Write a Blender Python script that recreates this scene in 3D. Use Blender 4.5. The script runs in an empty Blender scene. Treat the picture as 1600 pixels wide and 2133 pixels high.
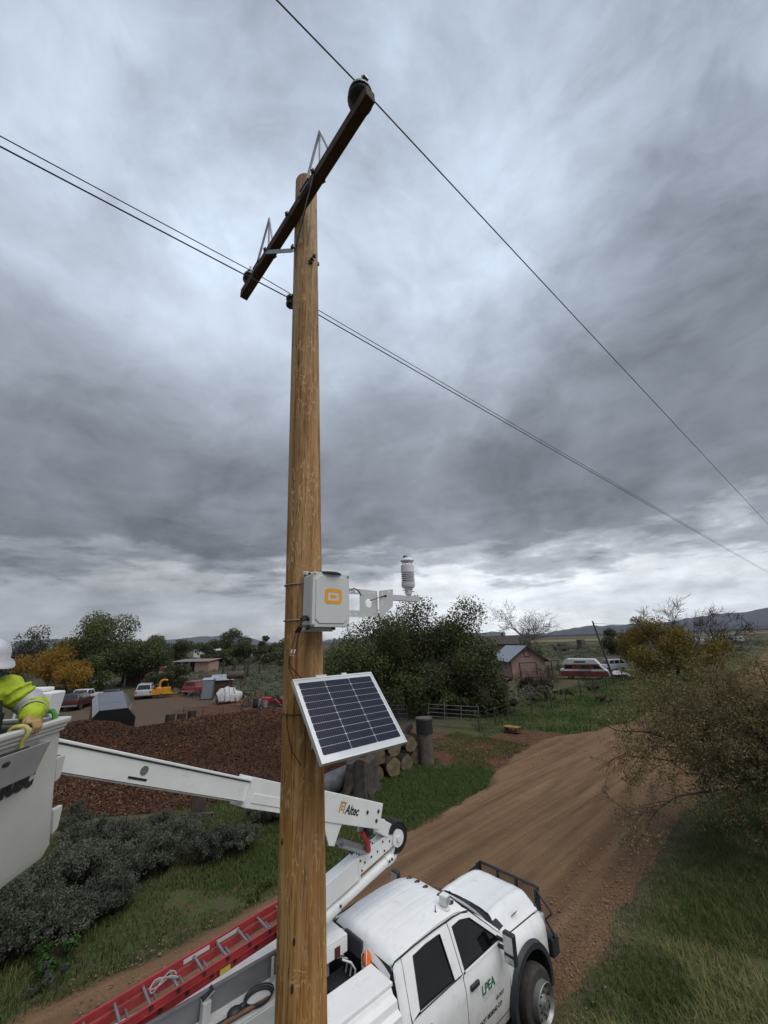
import bpy, bmesh, math, random
import numpy as np
from mathutils import Vector, Matrix
R = math.radians
random.seed(7)
rng = np.random.default_rng(11)
scene = bpy.context.scene
col = scene.collection

# ------------------------------------------------------------------ camera
CAM_H = 6.14
cam_d = bpy.data.cameras.new('camera')
cam_d.sensor_fit = 'HORIZONTAL'; cam_d.sensor_width = 36.0
cam_d.lens = 36.0 * 811.0 / 1600.0
cam_d.clip_start = 0.05; cam_d.clip_end = 30000
cam = bpy.data.objects.new('camera', cam_d); col.objects.link(cam)
_p, _r = R(18.42), R(1.864)
_f = Vector((0, math.cos(_p), math.sin(_p))); _u = Vector((0, -math.sin(_p), math.cos(_p))); _x = Vector((1, 0, 0))
_rt = _x * math.cos(_r) - _u * math.sin(_r); _up = _x * math.sin(_r) + _u * math.cos(_r)
cam.matrix_world = Matrix(((_rt.x, _up.x, -_f.x, 0), (_rt.y, _up.y, -_f.y, 0), (_rt.z, _up.z, -_f.z, CAM_H), (0, 0, 0, 1)))
scene.camera = cam

# ------------------------------------------------------------------ exposure
scene.view_settings.view_transform = 'Standard'
scene.view_settings.look = 'None'
scene.view_settings.exposure = 0.48
scene.view_settings.gamma = 1.0
scene.view_settings.use_curve_mapping = False

# ------------------------------------------------------------------ world: overcast deck over a Nishita sky
SUN_EL, SUN_AZ = R(58), R(128)          # azimuth measured from +Y towards +X
world = bpy.data.worlds.new('World'); scene.world = world
world.use_nodes = True
wn = world.node_tree.nodes; wl = world.node_tree.links
for n in list(wn): wn.remove(n)
def WN(t, **k):
    n = wn.new(t)
    for a, b in k.items(): setattr(n, a, b)
    return n
def wmath(op, a, b=None, c=None, clamp=False):
    n = WN('ShaderNodeMath', operation=op, use_clamp=clamp)
    for i, v in enumerate((a, b, c)):
        if v is None: continue
        if isinstance(v, (int, float)): n.inputs[i].default_value = v
        else: wl.new(v, n.inputs[i])
    return n.outputs[0]
def wnoise(vec, scale, detail=6, rough=0.55, dist=0.0, off=(0, 0, 0)):
    m = WN('ShaderNodeMapping'); m.inputs['Location'].default_value = off
    wl.new(vec, m.inputs['Vector'])
    n = WN('ShaderNodeTexNoise')
    wl.new(m.outputs[0], n.inputs['Vector'])
    n.inputs['Scale'].default_value = scale; n.inputs['Detail'].default_value = detail
    n.inputs['Roughness'].default_value = rough; n.inputs['Distortion'].default_value = dist
    return n.outputs[0]
def wramp(fac, stops, interp='LINEAR'):
    n = WN('ShaderNodeValToRGB'); cr = n.color_ramp; cr.interpolation = interp
    while len(cr.elements) < len(stops): cr.elements.new(0.5)
    for e, (p, c) in zip(cr.elements, stops):
        e.position = p; e.color = (c[0], c[1], c[2], 1) if isinstance(c, (tuple, list)) else (c, c, c, 1)
    wl.new(fac, n.inputs[0]); return n.outputs[0]
def wblob(vec, d, w):      # soft patch of thin cloud round one direction of the sky
    dv = Vector(d).normalized()
    n = WN('ShaderNodeVectorMath', operation='DOT_PRODUCT'); wl.new(vec, n.inputs[0]); n.inputs[1].default_value = dv
    m = WN('ShaderNodeMapRange', interpolation_type='SMOOTHERSTEP'); wl.new(n.outputs['Value'], m.inputs[0])
    m.inputs[1].default_value = math.cos(R(w)); m.inputs[2].default_value = 1.0
    return m.outputs[0]
tc = WN('ShaderNodeTexCoord'); D = tc.outputs['Generated']
sp = WN('ShaderNodeSeparateXYZ'); wl.new(D, sp.inputs[0])
dz = wmath('MAXIMUM', sp.outputs['Z'], 0.0)
def wplane(off):
    den = wmath('ADD', dz, off)
    c = WN('ShaderNodeCombineXYZ'); wl.new(wmath('DIVIDE', sp.outputs['X'], den), c.inputs[0]); wl.new(wmath('DIVIDE', sp.outputs['Y'], den), c.inputs[1])
    return c.outputs[0]
def wwarp(vec, scale, amount):
    n = WN('ShaderNodeTexNoise'); wl.new(vec, n.inputs['Vector']); n.inputs['Scale'].default_value = scale; n.inputs['Detail'].default_value = 3
    m = WN('ShaderNodeVectorMath', operation='MULTIPLY_ADD'); wl.new(n.outputs['Color'], m.inputs[0]); m.inputs[1].default_value = (amount,) * 3; wl.new(vec, m.inputs[2])
    return m.outputs[0]
P = wwarp(wplane(0.30), 1.6, 0.30)
PL = wplane(0.10)
Dm_ = WN('ShaderNodeMapping'); Dm_.inputs['Scale'].default_value = (1, 1, 1.45); wl.new(D, Dm_.inputs[0])
DS = wwarp(wwarp(Dm_.outputs[0], 1.7, 0.34), 6.0, 0.07)
nBig = wnoise(DS, 1.5, 4, 0.5, 0.0, (3.1, 1.7, 0))
nMid = wnoise(DS, 3.4, 10, 0.60, 0.0, (0.4, 7.3, 0))
nFine = wnoise(DS, 9.0, 10, 0.62, 0.0, (9.4, 2.3, 0))
nLow = wnoise(wwarp(PL, 0.9, 0.45), 1.6, 10, 0.60, 0.2, (1.4, 5.3, 0))
lowfade = WN('ShaderNodeMapRange', interpolation_type='SMOOTHSTEP'); wl.new(dz, lowfade.inputs[0])
lowfade.inputs[1].default_value = 0.45; lowfade.inputs[2].default_value = 0.20
nStreak_m = WN('ShaderNodeMapping'); nStreak_m.inputs['Scale'].default_value = (4.5, 4.5, 15); wl.new(D, nStreak_m.inputs[0])
nStreak = wnoise(wwarp(nStreak_m.outputs[0], 0.8, 0.8), 1.5, 8, 0.60, 0.3, (2, 4, 6))
zz = wmath('ADD', dz, wmath('MULTIPLY', wmath('SUBTRACT', nMid, 0.5), 0.10))
zz = wmath('ADD', zz, wmath('MULTIPLY', wmath('MULTIPLY', wmath('SUBTRACT', nLow, 0.5), 0.34), lowfade.outputs[0]), clamp=True)
base = wramp(zz, [(0.0, (.66, .70, .73)), (0.05, (.74, .77, .80)), (0.13, (.68, .71, .74)), (0.19, (.36, .385, .42)), (0.24, (.200, .217, .245)),
                  (0.38, (.198, .218, .252)), (0.52, (.248, .278, .325)), (0.66, (.325, .37, .44)), (0.80, (.40, .46, .55)), (1.0, (.345, .40, .485))], 'EASE')
# the left (west) part of the low sky is greyer than the gap on the right
az = WN('ShaderNodeMath', operation='ARCTAN2'); wl.new(sp.outputs['X'], az.inputs[0]); wl.new(sp.outputs['Y'], az.inputs[1])
azm = WN('ShaderNodeMapRange', interpolation_type='SMOOTHSTEP'); wl.new(az.outputs[0], azm.inputs[0])
azm.inputs[1].default_value = -0.45; azm.inputs[2].default_value = 0.12; azm.inputs[3].default_value = 0.52; azm.inputs[4].default_value = 1.15
low = WN('ShaderNodeMapRange', interpolation_type='SMOOTHSTEP'); wl.new(dz, low.inputs[0])
low.inputs[1].default_value = 0.10; low.inputs[2].default_value = 0.32; low.inputs[3].default_value = 1.0; low.inputs[4].default_value = 0.0
lowmul = wmath('ADD', 1.0, wmath('MULTIPLY', low.outputs[0], wmath('SUBTRACT', azm.outputs[0], 1.0)))
mod = wmath('ADD', 1.0, wmath('MULTIPLY', wmath('SUBTRACT', nBig, 0.5), 1.1))
mod = wmath('ADD', mod, wmath('MULTIPLY', wmath('SUBTRACT', nFine, 0.5), 0.75))
mod = wmath('ADD', mod, wmath('MULTIPLY', wmath('SUBTRACT', nMid, 0.5), 1.15))
mod = wmath('ADD', mod, wmath('MULTIPLY', wmath('MULTIPLY', wmath('SUBTRACT', nStreak, 0.5), 1.2), lowfade.outputs[0]))
SKY_BLOBS = [((-.392,.528,.753), 22, .22), ((-.246,.70,.67), 19, .42), ((.139,.488,.862), 22, .22), ((.235,.651,.722), 20, .30),
             ((.21,.977,.01), 9, .20), ((.187,.967,.172), 14, .15), ((-.557,.756,.342), 24, -.12), ((.55,.66,.51), 26, -.08), ((.483,.766,.425), 16, -.08)]
for d, w, a in SKY_BLOBS:
    mod = wmath('ADD', mod, wmath('MULTIPLY', wblob(D, d, w), a))
mod = wmath('MAXIMUM', wmath('MULTIPLY', mod, lowmul), 0.25)
sc = WN('ShaderNodeVectorMath', operation='SCALE'); wl.new(base, sc.inputs[0]); wl.new(wmath('MULTIPLY', mod, 10.0 * 0.86), sc.inputs['Scale'])
sky = WN('ShaderNodeTexSky', sky_type='NISHITA'); sky.sun_disc = False
sky.sun_elevation = SUN_EL; sky.sun_rotation = SUN_AZ; sky.altitude = 2000
mx = WN('ShaderNodeMixRGB'); mx.inputs[0].default_value = 0.97
wl.new(sky.outputs[0], mx.inputs[1]); wl.new(sc.outputs[0], mx.inputs[2])
bg = WN('ShaderNodeBackground'); bg.inputs['Strength'].default_value = 0.10
wl.new(mx.outputs[0], bg.inputs['Color'])
wo = WN('ShaderNodeOutputWorld'); wl.new(bg.outputs[0], wo.inputs['Surface'])

# ------------------------------------------------------------------ sun behind the cloud: one weak, very wide lamp
sl = bpy.data.lights.new('sun', 'SUN'); sl.energy = 1.5; sl.angle = R(60); sl.color = (1.0, 0.96, 0.90)
so = bpy.data.objects.new('sun', sl); col.objects.link(so)
sd = Vector((math.sin(SUN_AZ) * math.cos(SUN_EL), math.cos(SUN_AZ) * math.cos(SUN_EL), math.sin(SUN_EL)))
so.rotation_euler = (-sd).to_track_quat('-Z', 'Y').to_euler(); so.location = (0, 0, 40)
# ------------------------------------------------------------------ helpers
def V(*a): return Vector(a)
E1 = V(math.cos(R(42.343)), math.sin(R(42.343)), 0)      # along the road
E2 = V(-E1.y, E1.x, 0)                                   # to the left of it
EU = -E2                                                 # to the right of it
EZ = V(0, 0, 1)

def tag(o, label=None, cat=None, group=None, kind=None):
    if label: o['label'] = label
    if cat: o['category'] = cat
    if group: o['group'] = group
    if kind: o['kind'] = kind
    return o
def empty(name, loc, label, cat, group=None, rz=0.0):
    o = bpy.data.objects.new(name, None); col.objects.link(o)
    o.location = loc; o.rotation_euler = (0, 0, rz); o.empty_display_size = 0.2
    return tag(o, label, cat, group)
def copy_tree(o, parent=None):
    c = o.copy(); col.objects.link(c)
    if parent is not None: c.parent = parent
    for ch in list(o.children): copy_tree(ch, c)
    return c

class MB:
    """collects shapes; build() links them as ONE mesh object"""
    def __init__(s): s.v = []; s.f = []; s.m = []; s.uv = None
    def _add(s, vs, fs, mi=0):
        n = len(s.v); s.v += [tuple(v) for v in vs]
        s.f += [tuple(i + n for i in f) for f in fs]; s.m += [mi] * len(fs); return s
    def box(s, c, d, rot=None, mi=0):
        c = Vector(c); x, y, z = d[0] / 2, d[1] / 2, d[2] / 2
        vs = [Vector(p) for p in ((-x,-y,-z),(x,-y,-z),(x,y,-z),(-x,y,-z),(-x,-y,z),(x,-y,z),(x,y,z),(-x,y,z))]
        if rot is not None: vs = [rot @ v for v in vs]
        return s._add([v + c for v in vs], [(0,3,2,1),(4,5,6,7),(0,1,5,4),(1,2,6,5),(2,3,7,6),(3,0,4,7)], mi)
    def beam(s, a, b, w, h, up=(0, 0, 1), mi=0):
        a, b = Vector(a), Vector(b); d = (b - a); L = d.length; d.normalize()
        up = Vector(up); sd = d.cross(up)
        if sd.length < 1e-5: sd = d.cross(V(0, 1, 0))
        sd.normalize(); u2 = sd.cross(d)
        return s.box((a + b) / 2, (L, w, h), Matrix((d, sd, u2)).transposed(), mi)
    def prism(s, poly, axis, c0, c1, mi=0):
        """poly of 2-D points extruded along axis ('x': (y,z), 'y': (x,z), 'z': (x,y))"""
        def mk(p, c): return {'x': (c, p[0], p[1]), 'y': (p[0], c, p[1]), 'z': (p[0], p[1], c)}[axis]
        n = len(poly); vs = [mk(p, c0) for p in poly] + [mk(p, c1) for p in poly]
        fs = [tuple(range(n)), tuple(range(2 * n - 1, n - 1, -1))]
        fs += [(i, i + n, (i + 1) % n + n, (i + 1) % n) for i in range(n)]
        return s._add(vs, fs, mi)
    def tube(s, pts, r, n=8, cap=True, mi=0):
        pts = [Vector(p) for p in pts]; m = len(pts)
        rr = r if isinstance(r, (list, tuple)) else [r] * m
        vs = []; prev = None
        for i, p in enumerate(pts):
            t = (pts[min(i + 1, m - 1)] - pts[max(i - 1, 0)])
            if t.length < 1e-9: t = V(0, 0, 1)
            t.normalize()
            if prev is None:
                a = V(0, 0, 1) if abs(t.z) < .9 else V(1, 0, 0)
                u = t.cross(a).normalized()
            else:
                u = prev - t * prev.dot(t)
                if u.length < 1e-6: u = t.cross(V(1, 0, 0))
                u.normalize()
            prev = u; w = t.cross(u)
            for k in range(n):
                an = 2 * math.pi * k / n
                vs.append(p + (u * math.cos(an) + w * math.sin(an)) * rr[i])
        fs = [(i * n + k, i * n + (k + 1) % n, (i + 1) * n + (k + 1) % n, (i + 1) * n + k) for i in range(m - 1) for k in range(n)]
        if cap: fs += [tuple(range(n - 1, -1, -1)), tuple(range((m - 1) * n, m * n))]
        return s._add(vs, fs, mi)
    def lathe(s, prof, c=(0, 0, 0), axis='z', n=24, mi=0, rot=None):
        """prof of (radius, height)"""
        c = Vector(c); vs = []
        for r, h in prof:
            for k in range(n):
                a = 2 * math.pi * k / n; x, y = r * math.cos(a), r * math.sin(a)
                p = {'z': V(x, y, h), 'x': V(h, x, y), 'y': V(y, h, x)}[axis]
                if rot is not None: p = rot @ p
                vs.append(p + c)
        m = len(prof)
        fs = [(i * n + k, i * n + (k + 1) % n, (i + 1) * n + (k + 1) % n, (i + 1) * n + k) for i in range(m - 1) for k in range(n)]
        if prof[0][0] > 1e-6: fs.append(tuple(range(n - 1, -1, -1)))
        if prof[-1][0] > 1e-6: fs.append(tuple(range((m - 1) * n, m * n)))
        return s._add(vs, fs, mi)
    def ball(s, c, r, n=12, m=8, mi=0, sc=(1, 1, 1), rot=None):
        c = Vector(c); vs = []; fs = []
        for i in range(m + 1):
            t = math.pi * i / m
            for k in range(n):
                a = 2 * math.pi * k / n
                p = V(r * sc[0] * math.sin(t) * math.cos(a), r * sc[1] * math.sin(t) * math.sin(a), r * sc[2] * math.cos(t))
                if rot is not None: p = rot @ p
                vs.append(p + c)
        for i in range(m):
            for k in range(n): fs.append((i * n + k, (i + 1) * n + k, (i + 1) * n + (k + 1) % n, i * n + (k + 1) % n))
        return s._add(vs, fs, mi)
    def grid(s, fn, us, vs_, mi=0, close_u=False):
        n = len(s.v); nu, nv = len(us), len(vs_)
        s.v += [tuple(fn(u, v)) for u in us for v in vs_]
        for i in range(nu - (0 if close_u else 1)):
            for j in range(nv - 1):
                a = n + i * nv + j; b = n + ((i + 1) % nu) * nv + j
                s.f.append((a, b, b + 1, a + 1)); s.m.append(mi)
        return s
    def quad(s, a, b, c, d, mi=0): return s._add([a, b, c, d], [(0, 1, 2, 3)], mi)
    def xform(s, M): s.v = [tuple(M @ Vector(v)) for v in s.v]; return s
    def build(s, name, mat, parent=None, smooth=False, bevel=0.0, seg=2, fix=True, weld=True, angle=35, solid=0.0, label=None):
        me = bpy.data.meshes.new(name); me.from_pydata(s.v, [], s.f)
        mats = mat if isinstance(mat, (list, tuple)) else [mat]
        for m_ in mats: me.materials.append(m_)
        if len(mats) > 1: me.polygons.foreach_set('material_index', s.m)
        bm = bmesh.new(); bm.from_mesh(me)
        if weld: bmesh.ops.remove_doubles(bm, verts=bm.verts, dist=1e-5)
        if fix: bmesh.ops.recalc_face_normals(bm, faces=bm.faces)
        if solid: bmesh.ops.solidify(bm, geom=bm.faces[:], thickness=solid)
        if bevel:
            es = [e for e in bm.edges if len(e.link_faces) == 2 and e.calc_face_angle(0) > R(30)]
            bmesh.ops.bevel(bm, geom=es, offset=bevel, segments=seg, affect='EDGES', profile=0.6, clamp_overlap=True)
        if smooth:
            for f in bm.faces: f.smooth = True
            for e in bm.edges: e.smooth = len(e.link_faces) != 2 or e.calc_face_angle(0) < R(angle)
        bm.to_mesh(me); bm.free()
        o = bpy.data.objects.new(name, me); col.objects.link(o)
        if parent is not None: o.parent = parent
        if label: o['label'] = label
        return o

def spline(pts, k=5):
    P_ = [Vector(p) for p in pts]; out = []
    for i in range(len(P_) - 1):
        a, b, c, d = P_[max(i - 1, 0)], P_[i], P_[i + 1], P_[min(i + 2, len(P_) - 1)]
        for j in range(k):
            t = j / k; out.append(.5 * ((2 * b) + (c - a) * t + (2 * a - 5 * b + 4 * c - d) * t * t + (3 * b - a - 3 * c + d) * t ** 3))
    return out + [P_[-1]]

def np_mesh(name, verts, faces, mat, parent=None, attrs=None, smooth=False):
    """verts (n,3), faces (m,k) arrays; attrs: name -> (n,) per-vertex floats or (n,4) colours"""
    me = bpy.data.meshes.new(name)
    verts = np.ascontiguousarray(verts, dtype=np.float32); faces = np.ascontiguousarray(faces, dtype=np.int32)
    n, (m, k) = len(verts), faces.shape
    me.vertices.add(n); me.vertices.foreach_set('co', verts.ravel())
    me.loops.add(m * k); me.loops.foreach_set('vertex_index', faces.ravel())
    me.polygons.add(m); me.polygons.foreach_set('loop_start', np.arange(m, dtype=np.int32) * k)
    if smooth: me.polygons.foreach_set('use_smooth', np.ones(m, dtype=bool))
    for an, av in (attrs or {}).items():
        av = np.asarray(av, dtype=np.float32)
        if av.ndim == 1:
            a = me.attributes.new(an, 'FLOAT', 'POINT'); a.data.foreach_set('value', np.ascontiguousarray(av))
        else:
            a = me.attributes.new(an, 'FLOAT_COLOR', 'POINT'); a.data.foreach_set('color', np.ascontiguousarray(av).ravel())
    for m_ in (mat if isinstance(mat, (list, tuple)) else [mat]): me.materials.append(m_)
    me.update(calc_edges=True); me.validate()
    o = bpy.data.objects.new(name, me); col.objects.link(o)
    if parent is not None: o.parent = parent
    return o

# ------------------------------------------------------------------ materials
class NT:
    def __init__(s, name):
        s.mat = bpy.data.materials.new(name); s.mat.use_nodes = True
        s.n = s.mat.node_tree.nodes; s.l = s.mat.node_tree.links
        s.b = s.n['Principled BSDF']; s.tc = s.n.new('ShaderNodeTexCoord')
    def new(s, t, **k):
        n = s.n.new(t)
        for a, b in k.items(): setattr(n, a, b)
        return n
    def put(s, v, sock):
        if isinstance(v, (int, float)): sock.default_value = v
        elif isinstance(v, (tuple, list)): sock.default_value = (*v, 1) if len(v) == 3 and len(sock.default_value) == 4 else v
        else: s.l.new(v, sock)
    def math(s, op, a, b=None, clamp=False):
        n = s.new('ShaderNodeMath', operation=op, use_clamp=clamp); s.put(a, n.inputs[0])
        if b is not None: s.put(b, n.inputs[1])
        return n.outputs[0]
    def map(s, vec=None, scale=(1, 1, 1), loc=(0, 0, 0), rot=(0, 0, 0)):
        m = s.new('ShaderNodeMapping'); s.l.new(vec if vec is not None else s.tc.outputs['Object'], m.inputs[0])
        m.inputs['Scale'].default_value = scale if isinstance(scale, tuple) else (scale,) * 3
        m.inputs['Location'].default_value = loc; m.inputs['Rotation'].default_value = rot
        return m.outputs[0]
    def noise(s, scale, detail=4, rough=0.55, vec=None, dist=0.0):
        n = s.new('ShaderNodeTexNoise'); s.l.new(vec if vec is not None else s.tc.outputs['Object'], n.inputs['Vector'])
        n.inputs['Scale'].default_value = scale; n.inputs['Detail'].default_value = detail
        n.inputs['Roughness'].default_value = rough; n.inputs['Distortion'].default_value = dist
        return n.outputs[0]
    def ramp(s, fac, stops):
        n = s.new('ShaderNodeValToRGB'); cr = n.color_ramp
        while len(cr.elements) < len(stops): cr.elements.new(0.5)
        for e, (p, c) in zip(cr.elements, stops):
            e.position = p; e.color = (*c, 1) if isinstance(c, (tuple, list)) else (c, c, c, 1)
        s.l.new(fac, n.inputs[0]); return n.outputs[0]
    def mix(s, fac, a, b, blend='MIX'):
        n = s.new('ShaderNodeMixRGB', blend_type=blend); s.put(fac, n.inputs[0]); s.put(a, n.inputs[1]); s.put(b, n.inputs[2])
        return n.outputs[0]
    def bump(s, h, strength=0.3, dist=0.02):
        n = s.new('ShaderNodeBump'); s.l.new(h, n.inputs['Height']); n.inputs['Strength'].default_value = strength; n.inputs['Distance'].default_value = dist
        s.l.new(n.outputs[0], s.b.inputs['Normal']); return n
    def attr(s, name, out='Fac'):
        a = s.new('ShaderNodeAttribute'); a.attribute_name = name; return a.outputs[out]
    def set(s, **k):
        names = {'color': 'Base Color', 'rough': 'Roughness', 'metal': 'Metallic', 'spec': 'Specular IOR Level', 'coat': 'Coat Weight', 'alpha': 'Alpha', 'emit': 'Emission Color', 'estr': 'Emission Strength'}
        for a, v in k.items(): s.put(v, s.b.inputs[names[a]])
        return s
def sc3(c, k): return tuple(min(1.0, x * k) for x in c)
_mats = {}
def mat(name, c, rough=0.6, metal=0.0, var=0.18, scale=6.0, bump=0.0, bscale=40.0, spec=0.5, c2=None, detail=5, coat=0.0):
    """plain procedural surface: two close tones mixed by noise, roughness variation, optional fine relief"""
    if name in _mats: return _mats[name]
    t = NT(name); n1 = t.noise(scale, detail, 0.6)
    a, b = (sc3(c, 1 - var), sc3(c, 1 + var)) if c2 is None else (c, c2)
    t.set(color=t.ramp(n1, [(0.3, a), (0.7, b)]), metal=metal, spec=spec, coat=coat)
    n2 = t.noise(scale * 2.7, 4, 0.6)
    t.set(rough=t.ramp(n2, [(0.3, max(0.02, rough * 0.8)), (0.7, min(1, rough * 1.2))]))
    if bump: t.bump(t.noise(bscale, 6, 0.65), bump, 0.01)
    _mats[name] = t.mat; return t.mat
def leaf_mat(name, c1, c2, trans=0.25, rough=0.6):
    t = NT(name); f = t.attr('tint')
    oi = t.new('ShaderNodeObjectInfo'); c = t.mix(f, c1, c2); hv = t.new('ShaderNodeHueSaturation'); t.l.new(c, hv.inputs['Color'])
    t.l.new(t.math('ADD', .78, t.math('MULTIPLY', oi.outputs['Random'], .44)), hv.inputs['Value']); t.l.new(t.math('ADD', .492, t.math('MULTIPLY', oi.outputs['Random'], .016)), hv.inputs['Hue']); c = hv.outputs[0]
    t.set(color=c, rough=rough, spec=0.25)
    tr = t.new('ShaderNodeBsdfTranslucent'); t.l.new(c, tr.inputs[0])
    ms = t.new('ShaderNodeMixShader'); ms.inputs[0].default_value = trans
    t.l.new(t.b.outputs[0], ms.inputs[1]); t.l.new(tr.outputs[0], ms.inputs[2])
    t.l.new(ms.outputs[0], t.n['Material Output'].inputs[0])
    return t.mat
def glass_mat(name, tint=(.02, .022, .025), rough=0.03):
    return mat(name, tint, rough, 0, 0.1, 3.0, spec=0.8)

def text_part(body, size, m, parent, origin, xdir, ydir, name='lettering', extrude=0.001, bold=0.0, align='LEFT', shear=0.0):
    cu = bpy.data.curves.new(name, 'FONT'); cu.body = body; cu.size = size; cu.extrude = extrude; cu.offset = bold; cu.align_x = align; cu.shear = shear
    cu.resolution_u = 3
    t = bpy.data.objects.new(name, cu); col.objects.link(t)
    dg = bpy.context.evaluated_depsgraph_get(); dg.update()
    me = bpy.data.meshes.new_from_object(t.evaluated_get(dg)); bpy.data.objects.remove(t); bpy.data.curves.remove(cu)
    x = Vector(xdir).normalized(); y = Vector(ydir); y = (y - x * y.dot(x)).normalized(); z = x.cross(y)
    me.transform(Matrix(((x.x, y.x, z.x, origin[0]), (x.y, y.y, z.y, origin[1]), (x.z, y.z, z.z, origin[2]), (0, 0, 0, 1))))
    me.materials.clear(); me.materials.append(m); me.name = name
    o = bpy.data.objects.new(name, me); col.objects.link(o)
    if parent is not None: o.parent = parent
    return o
# ------------------------------------------------------------------ land
_lat = np.random.default_rng(5).random((256, 256))
def vnoise(x, y, s=1.0):
    x = np.asarray(x, float) / s + 1000; y = np.asarray(y, float) / s + 1000
    xi = np.floor(x).astype(int); yi = np.floor(y).astype(int); fx = x - xi; fy = y - yi
    fx = fx * fx * (3 - 2 * fx); fy = fy * fy * (3 - 2 * fy)
    g = lambda i, j: _lat[i % 256, j % 256]
    return (g(xi, yi) * (1 - fx) + g(xi + 1, yi) * fx) * (1 - fy) + (g(xi, yi + 1) * (1 - fx) + g(xi + 1, yi + 1) * fx) * fy
def fbm(x, y, s=4.0, o=4):
    a, t, r = 1.0, 0.0, 0.0
    for i in range(o):
        t = t + a * vnoise(x + 37.1 * i, y - 11.7 * i, s / 2 ** i); r += a; a *= 0.5
    return t / r
def sstep(a, b, x):
    t = np.clip((x - a) / (b - a), 0, 1); return t * t * (3 - 2 * t)
def st(x, y): return x * E1.x + y * E1.y, x * EU.x + y * EU.y      # along the road, to its right
def road_left(s): return np.interp(s, [-30, 0, 8, 12, 17, 19.5, 22, 27, 30, 34, 60, 90, 140, 400], [-11.9, -11.9, -11.6, -11.9, -12.6, -13.6, -14.4, -14.4, -13.2, -12.5, -12.7, -13.6, -15, -22])
def road_right(s): return np.interp(s, [-30, 8, 14, 20, 60, 140, 400], [-4.5, -4.45, -4.65, -4.9, -6.0, -8.0, -15])
def seg_d(x, y, pts):
    best = np.full(np.shape(x), 1e9)
    for (x0, y0), (x1, y1) in zip(pts[:-1], pts[1:]):
        dx, dy = x1 - x0, y1 - y0; t = np.clip(((x - x0) * dx + (y - y0) * dy) / (dx * dx + dy * dy), 0, 1)
        best = np.minimum(best, np.hypot(x - x0 - t * dx, y - y0 - t * dy))
    return best
DRIVE = [(9.0, 27.0), (6.2, 25.4), (3.2, 27.0), (1.0, 28.6), (-4, 32.5), (-11, 38.5), (-19, 45)]
def z_yard(x, y):
    d = np.minimum(seg_d(x, y, [(-30, 53), (-24, 48), (-18, 43), (-13, 39)]) / 6.8, seg_d(x, y, [(-21, 37), (-30, 50)]) / 6.0)
    return 1 - sstep(0.72, 1.18, d + 0.35 * (fbm(x, y, 5) - .5))
def z_drive(x, y): return 1 - sstep(2.5, 3.9, seg_d(x, y, DRIVE) + 1.6 * (fbm(x, y, 3) - .5))
def z_grass(x, y):
    s, t = st(x, y)
    a = sstep(-4.9, -4.3, t) * (1 - sstep(4, 14, t))                                         # right verge
    b = sstep(-14.8, -13.6, t) * (1 - sstep(-12.2, -11.6, t)) * (1 - sstep(19, 23, s))       # left verge
    c = (1 - sstep(0.7, 1.15, np.hypot((x + 1.2) / 6.5, (y - 18.7) / 5.0)))                  # island by the log wall
    d = (1 - sstep(0.7, 1.1, seg_d(x, y, [(11, 33), (17, 38), (26, 47), (38, 58)]) / 7.5))   # beyond the driveway
    e = (1 - sstep(0.75, 1.1, seg_d(x, y, [(50, 70), (90, 115)]) / 14))
    f = 0.6 * (1 - sstep(0.7, 1.1, seg_d(x, y, [(-36, 62), (-22, 52), (-14, 44), (-9, 39)]) / 3.2))
    return np.clip(np.maximum.reduce([a, b, c, d, e, f]), 0, 1)
def mulch_h(x, y):
    h1 = 2.35 * np.clip(1 - (np.hypot((x + 17.3) / 5.3, (y - 24.9) / 4.9)) ** 1.7, 0, None)
    d = seg_d(x, y, [(-14.5, 26.2), (-12.5, 27.2), (-9.2, 30.5)])
    h2 = 1.75 * np.clip(1 - (d / 7.2) ** 1.5, 0, None)
    h3 = 1.0 * np.clip(1 - (np.hypot((x + 4.4) / 4.2, (y - 25.6) / 4.4)) ** 1.8, 0, None)
    h4 = .75 * np.clip(1 - (np.hypot((x + 11.5) / 6.5, (y - 21.6) / 3.6)) ** 2, 0, None)
    h = np.maximum(np.maximum(np.maximum(h1, h2), h3), h4)
    return h * (0.86 + 0.34 * fbm(x, y, 2.6)) + 0.10 * (fbm(x, y, .8) - .5) * (h > .05)

# ground sheet, out to the horizon
def axis_pts(lo, hi, step, far, n):
    mid = np.arange(lo, hi + 1e-6, step); g = np.geomspace(1, far, n) - 1
    return np.concatenate([lo - (g[1:] + 0)[::-1], mid, hi + g[1:]])
gx = axis_pts(-46, 46, 0.55, 9300, 34); gy = axis_pts(-14, 76, 0.55, 9300, 34)
GX, GY = np.meshgrid(gx, gy, indexing='ij')
near = (1 - sstep(60, 110, np.hypot(GX, GY)))
GZ = 0.08 * (fbm(GX, GY, 3.0) - .5) * near + 0.0 * GX - 0.02
s_, t_ = st(GX, GY)
onroad = sstep(0.5, 1.5, t_ - road_left(s_)) * sstep(0.5, 1.5, road_right(s_) - t_)
GZ = np.where(onroad > 0, GZ * (1 - onroad) - 0.10 * onroad, GZ)
bank = sstep(-4.0, -2.0, t_) * (1 - sstep(3, 9, t_)) * near
GZ = GZ + 0.22 * bank * fbm(GX, GY, 2.0)
zone = np.zeros((GX.size, 4), np.float32)
zone[:, 0] = z_yard(GX, GY).ravel(); zone[:, 1] = z_grass(GX, GY).ravel(); zone[:, 2] = z_drive(GX, GY).ravel(); zone[:, 3] = 1
nx, ny = GX.shape; ii = np.arange(nx * ny).reshape(nx, ny)
gf = np.stack([ii[:-1, :-1], ii[1:, :-1], ii[1:, 1:], ii[:-1, 1:]], -1).reshape(-1, 4)
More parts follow.
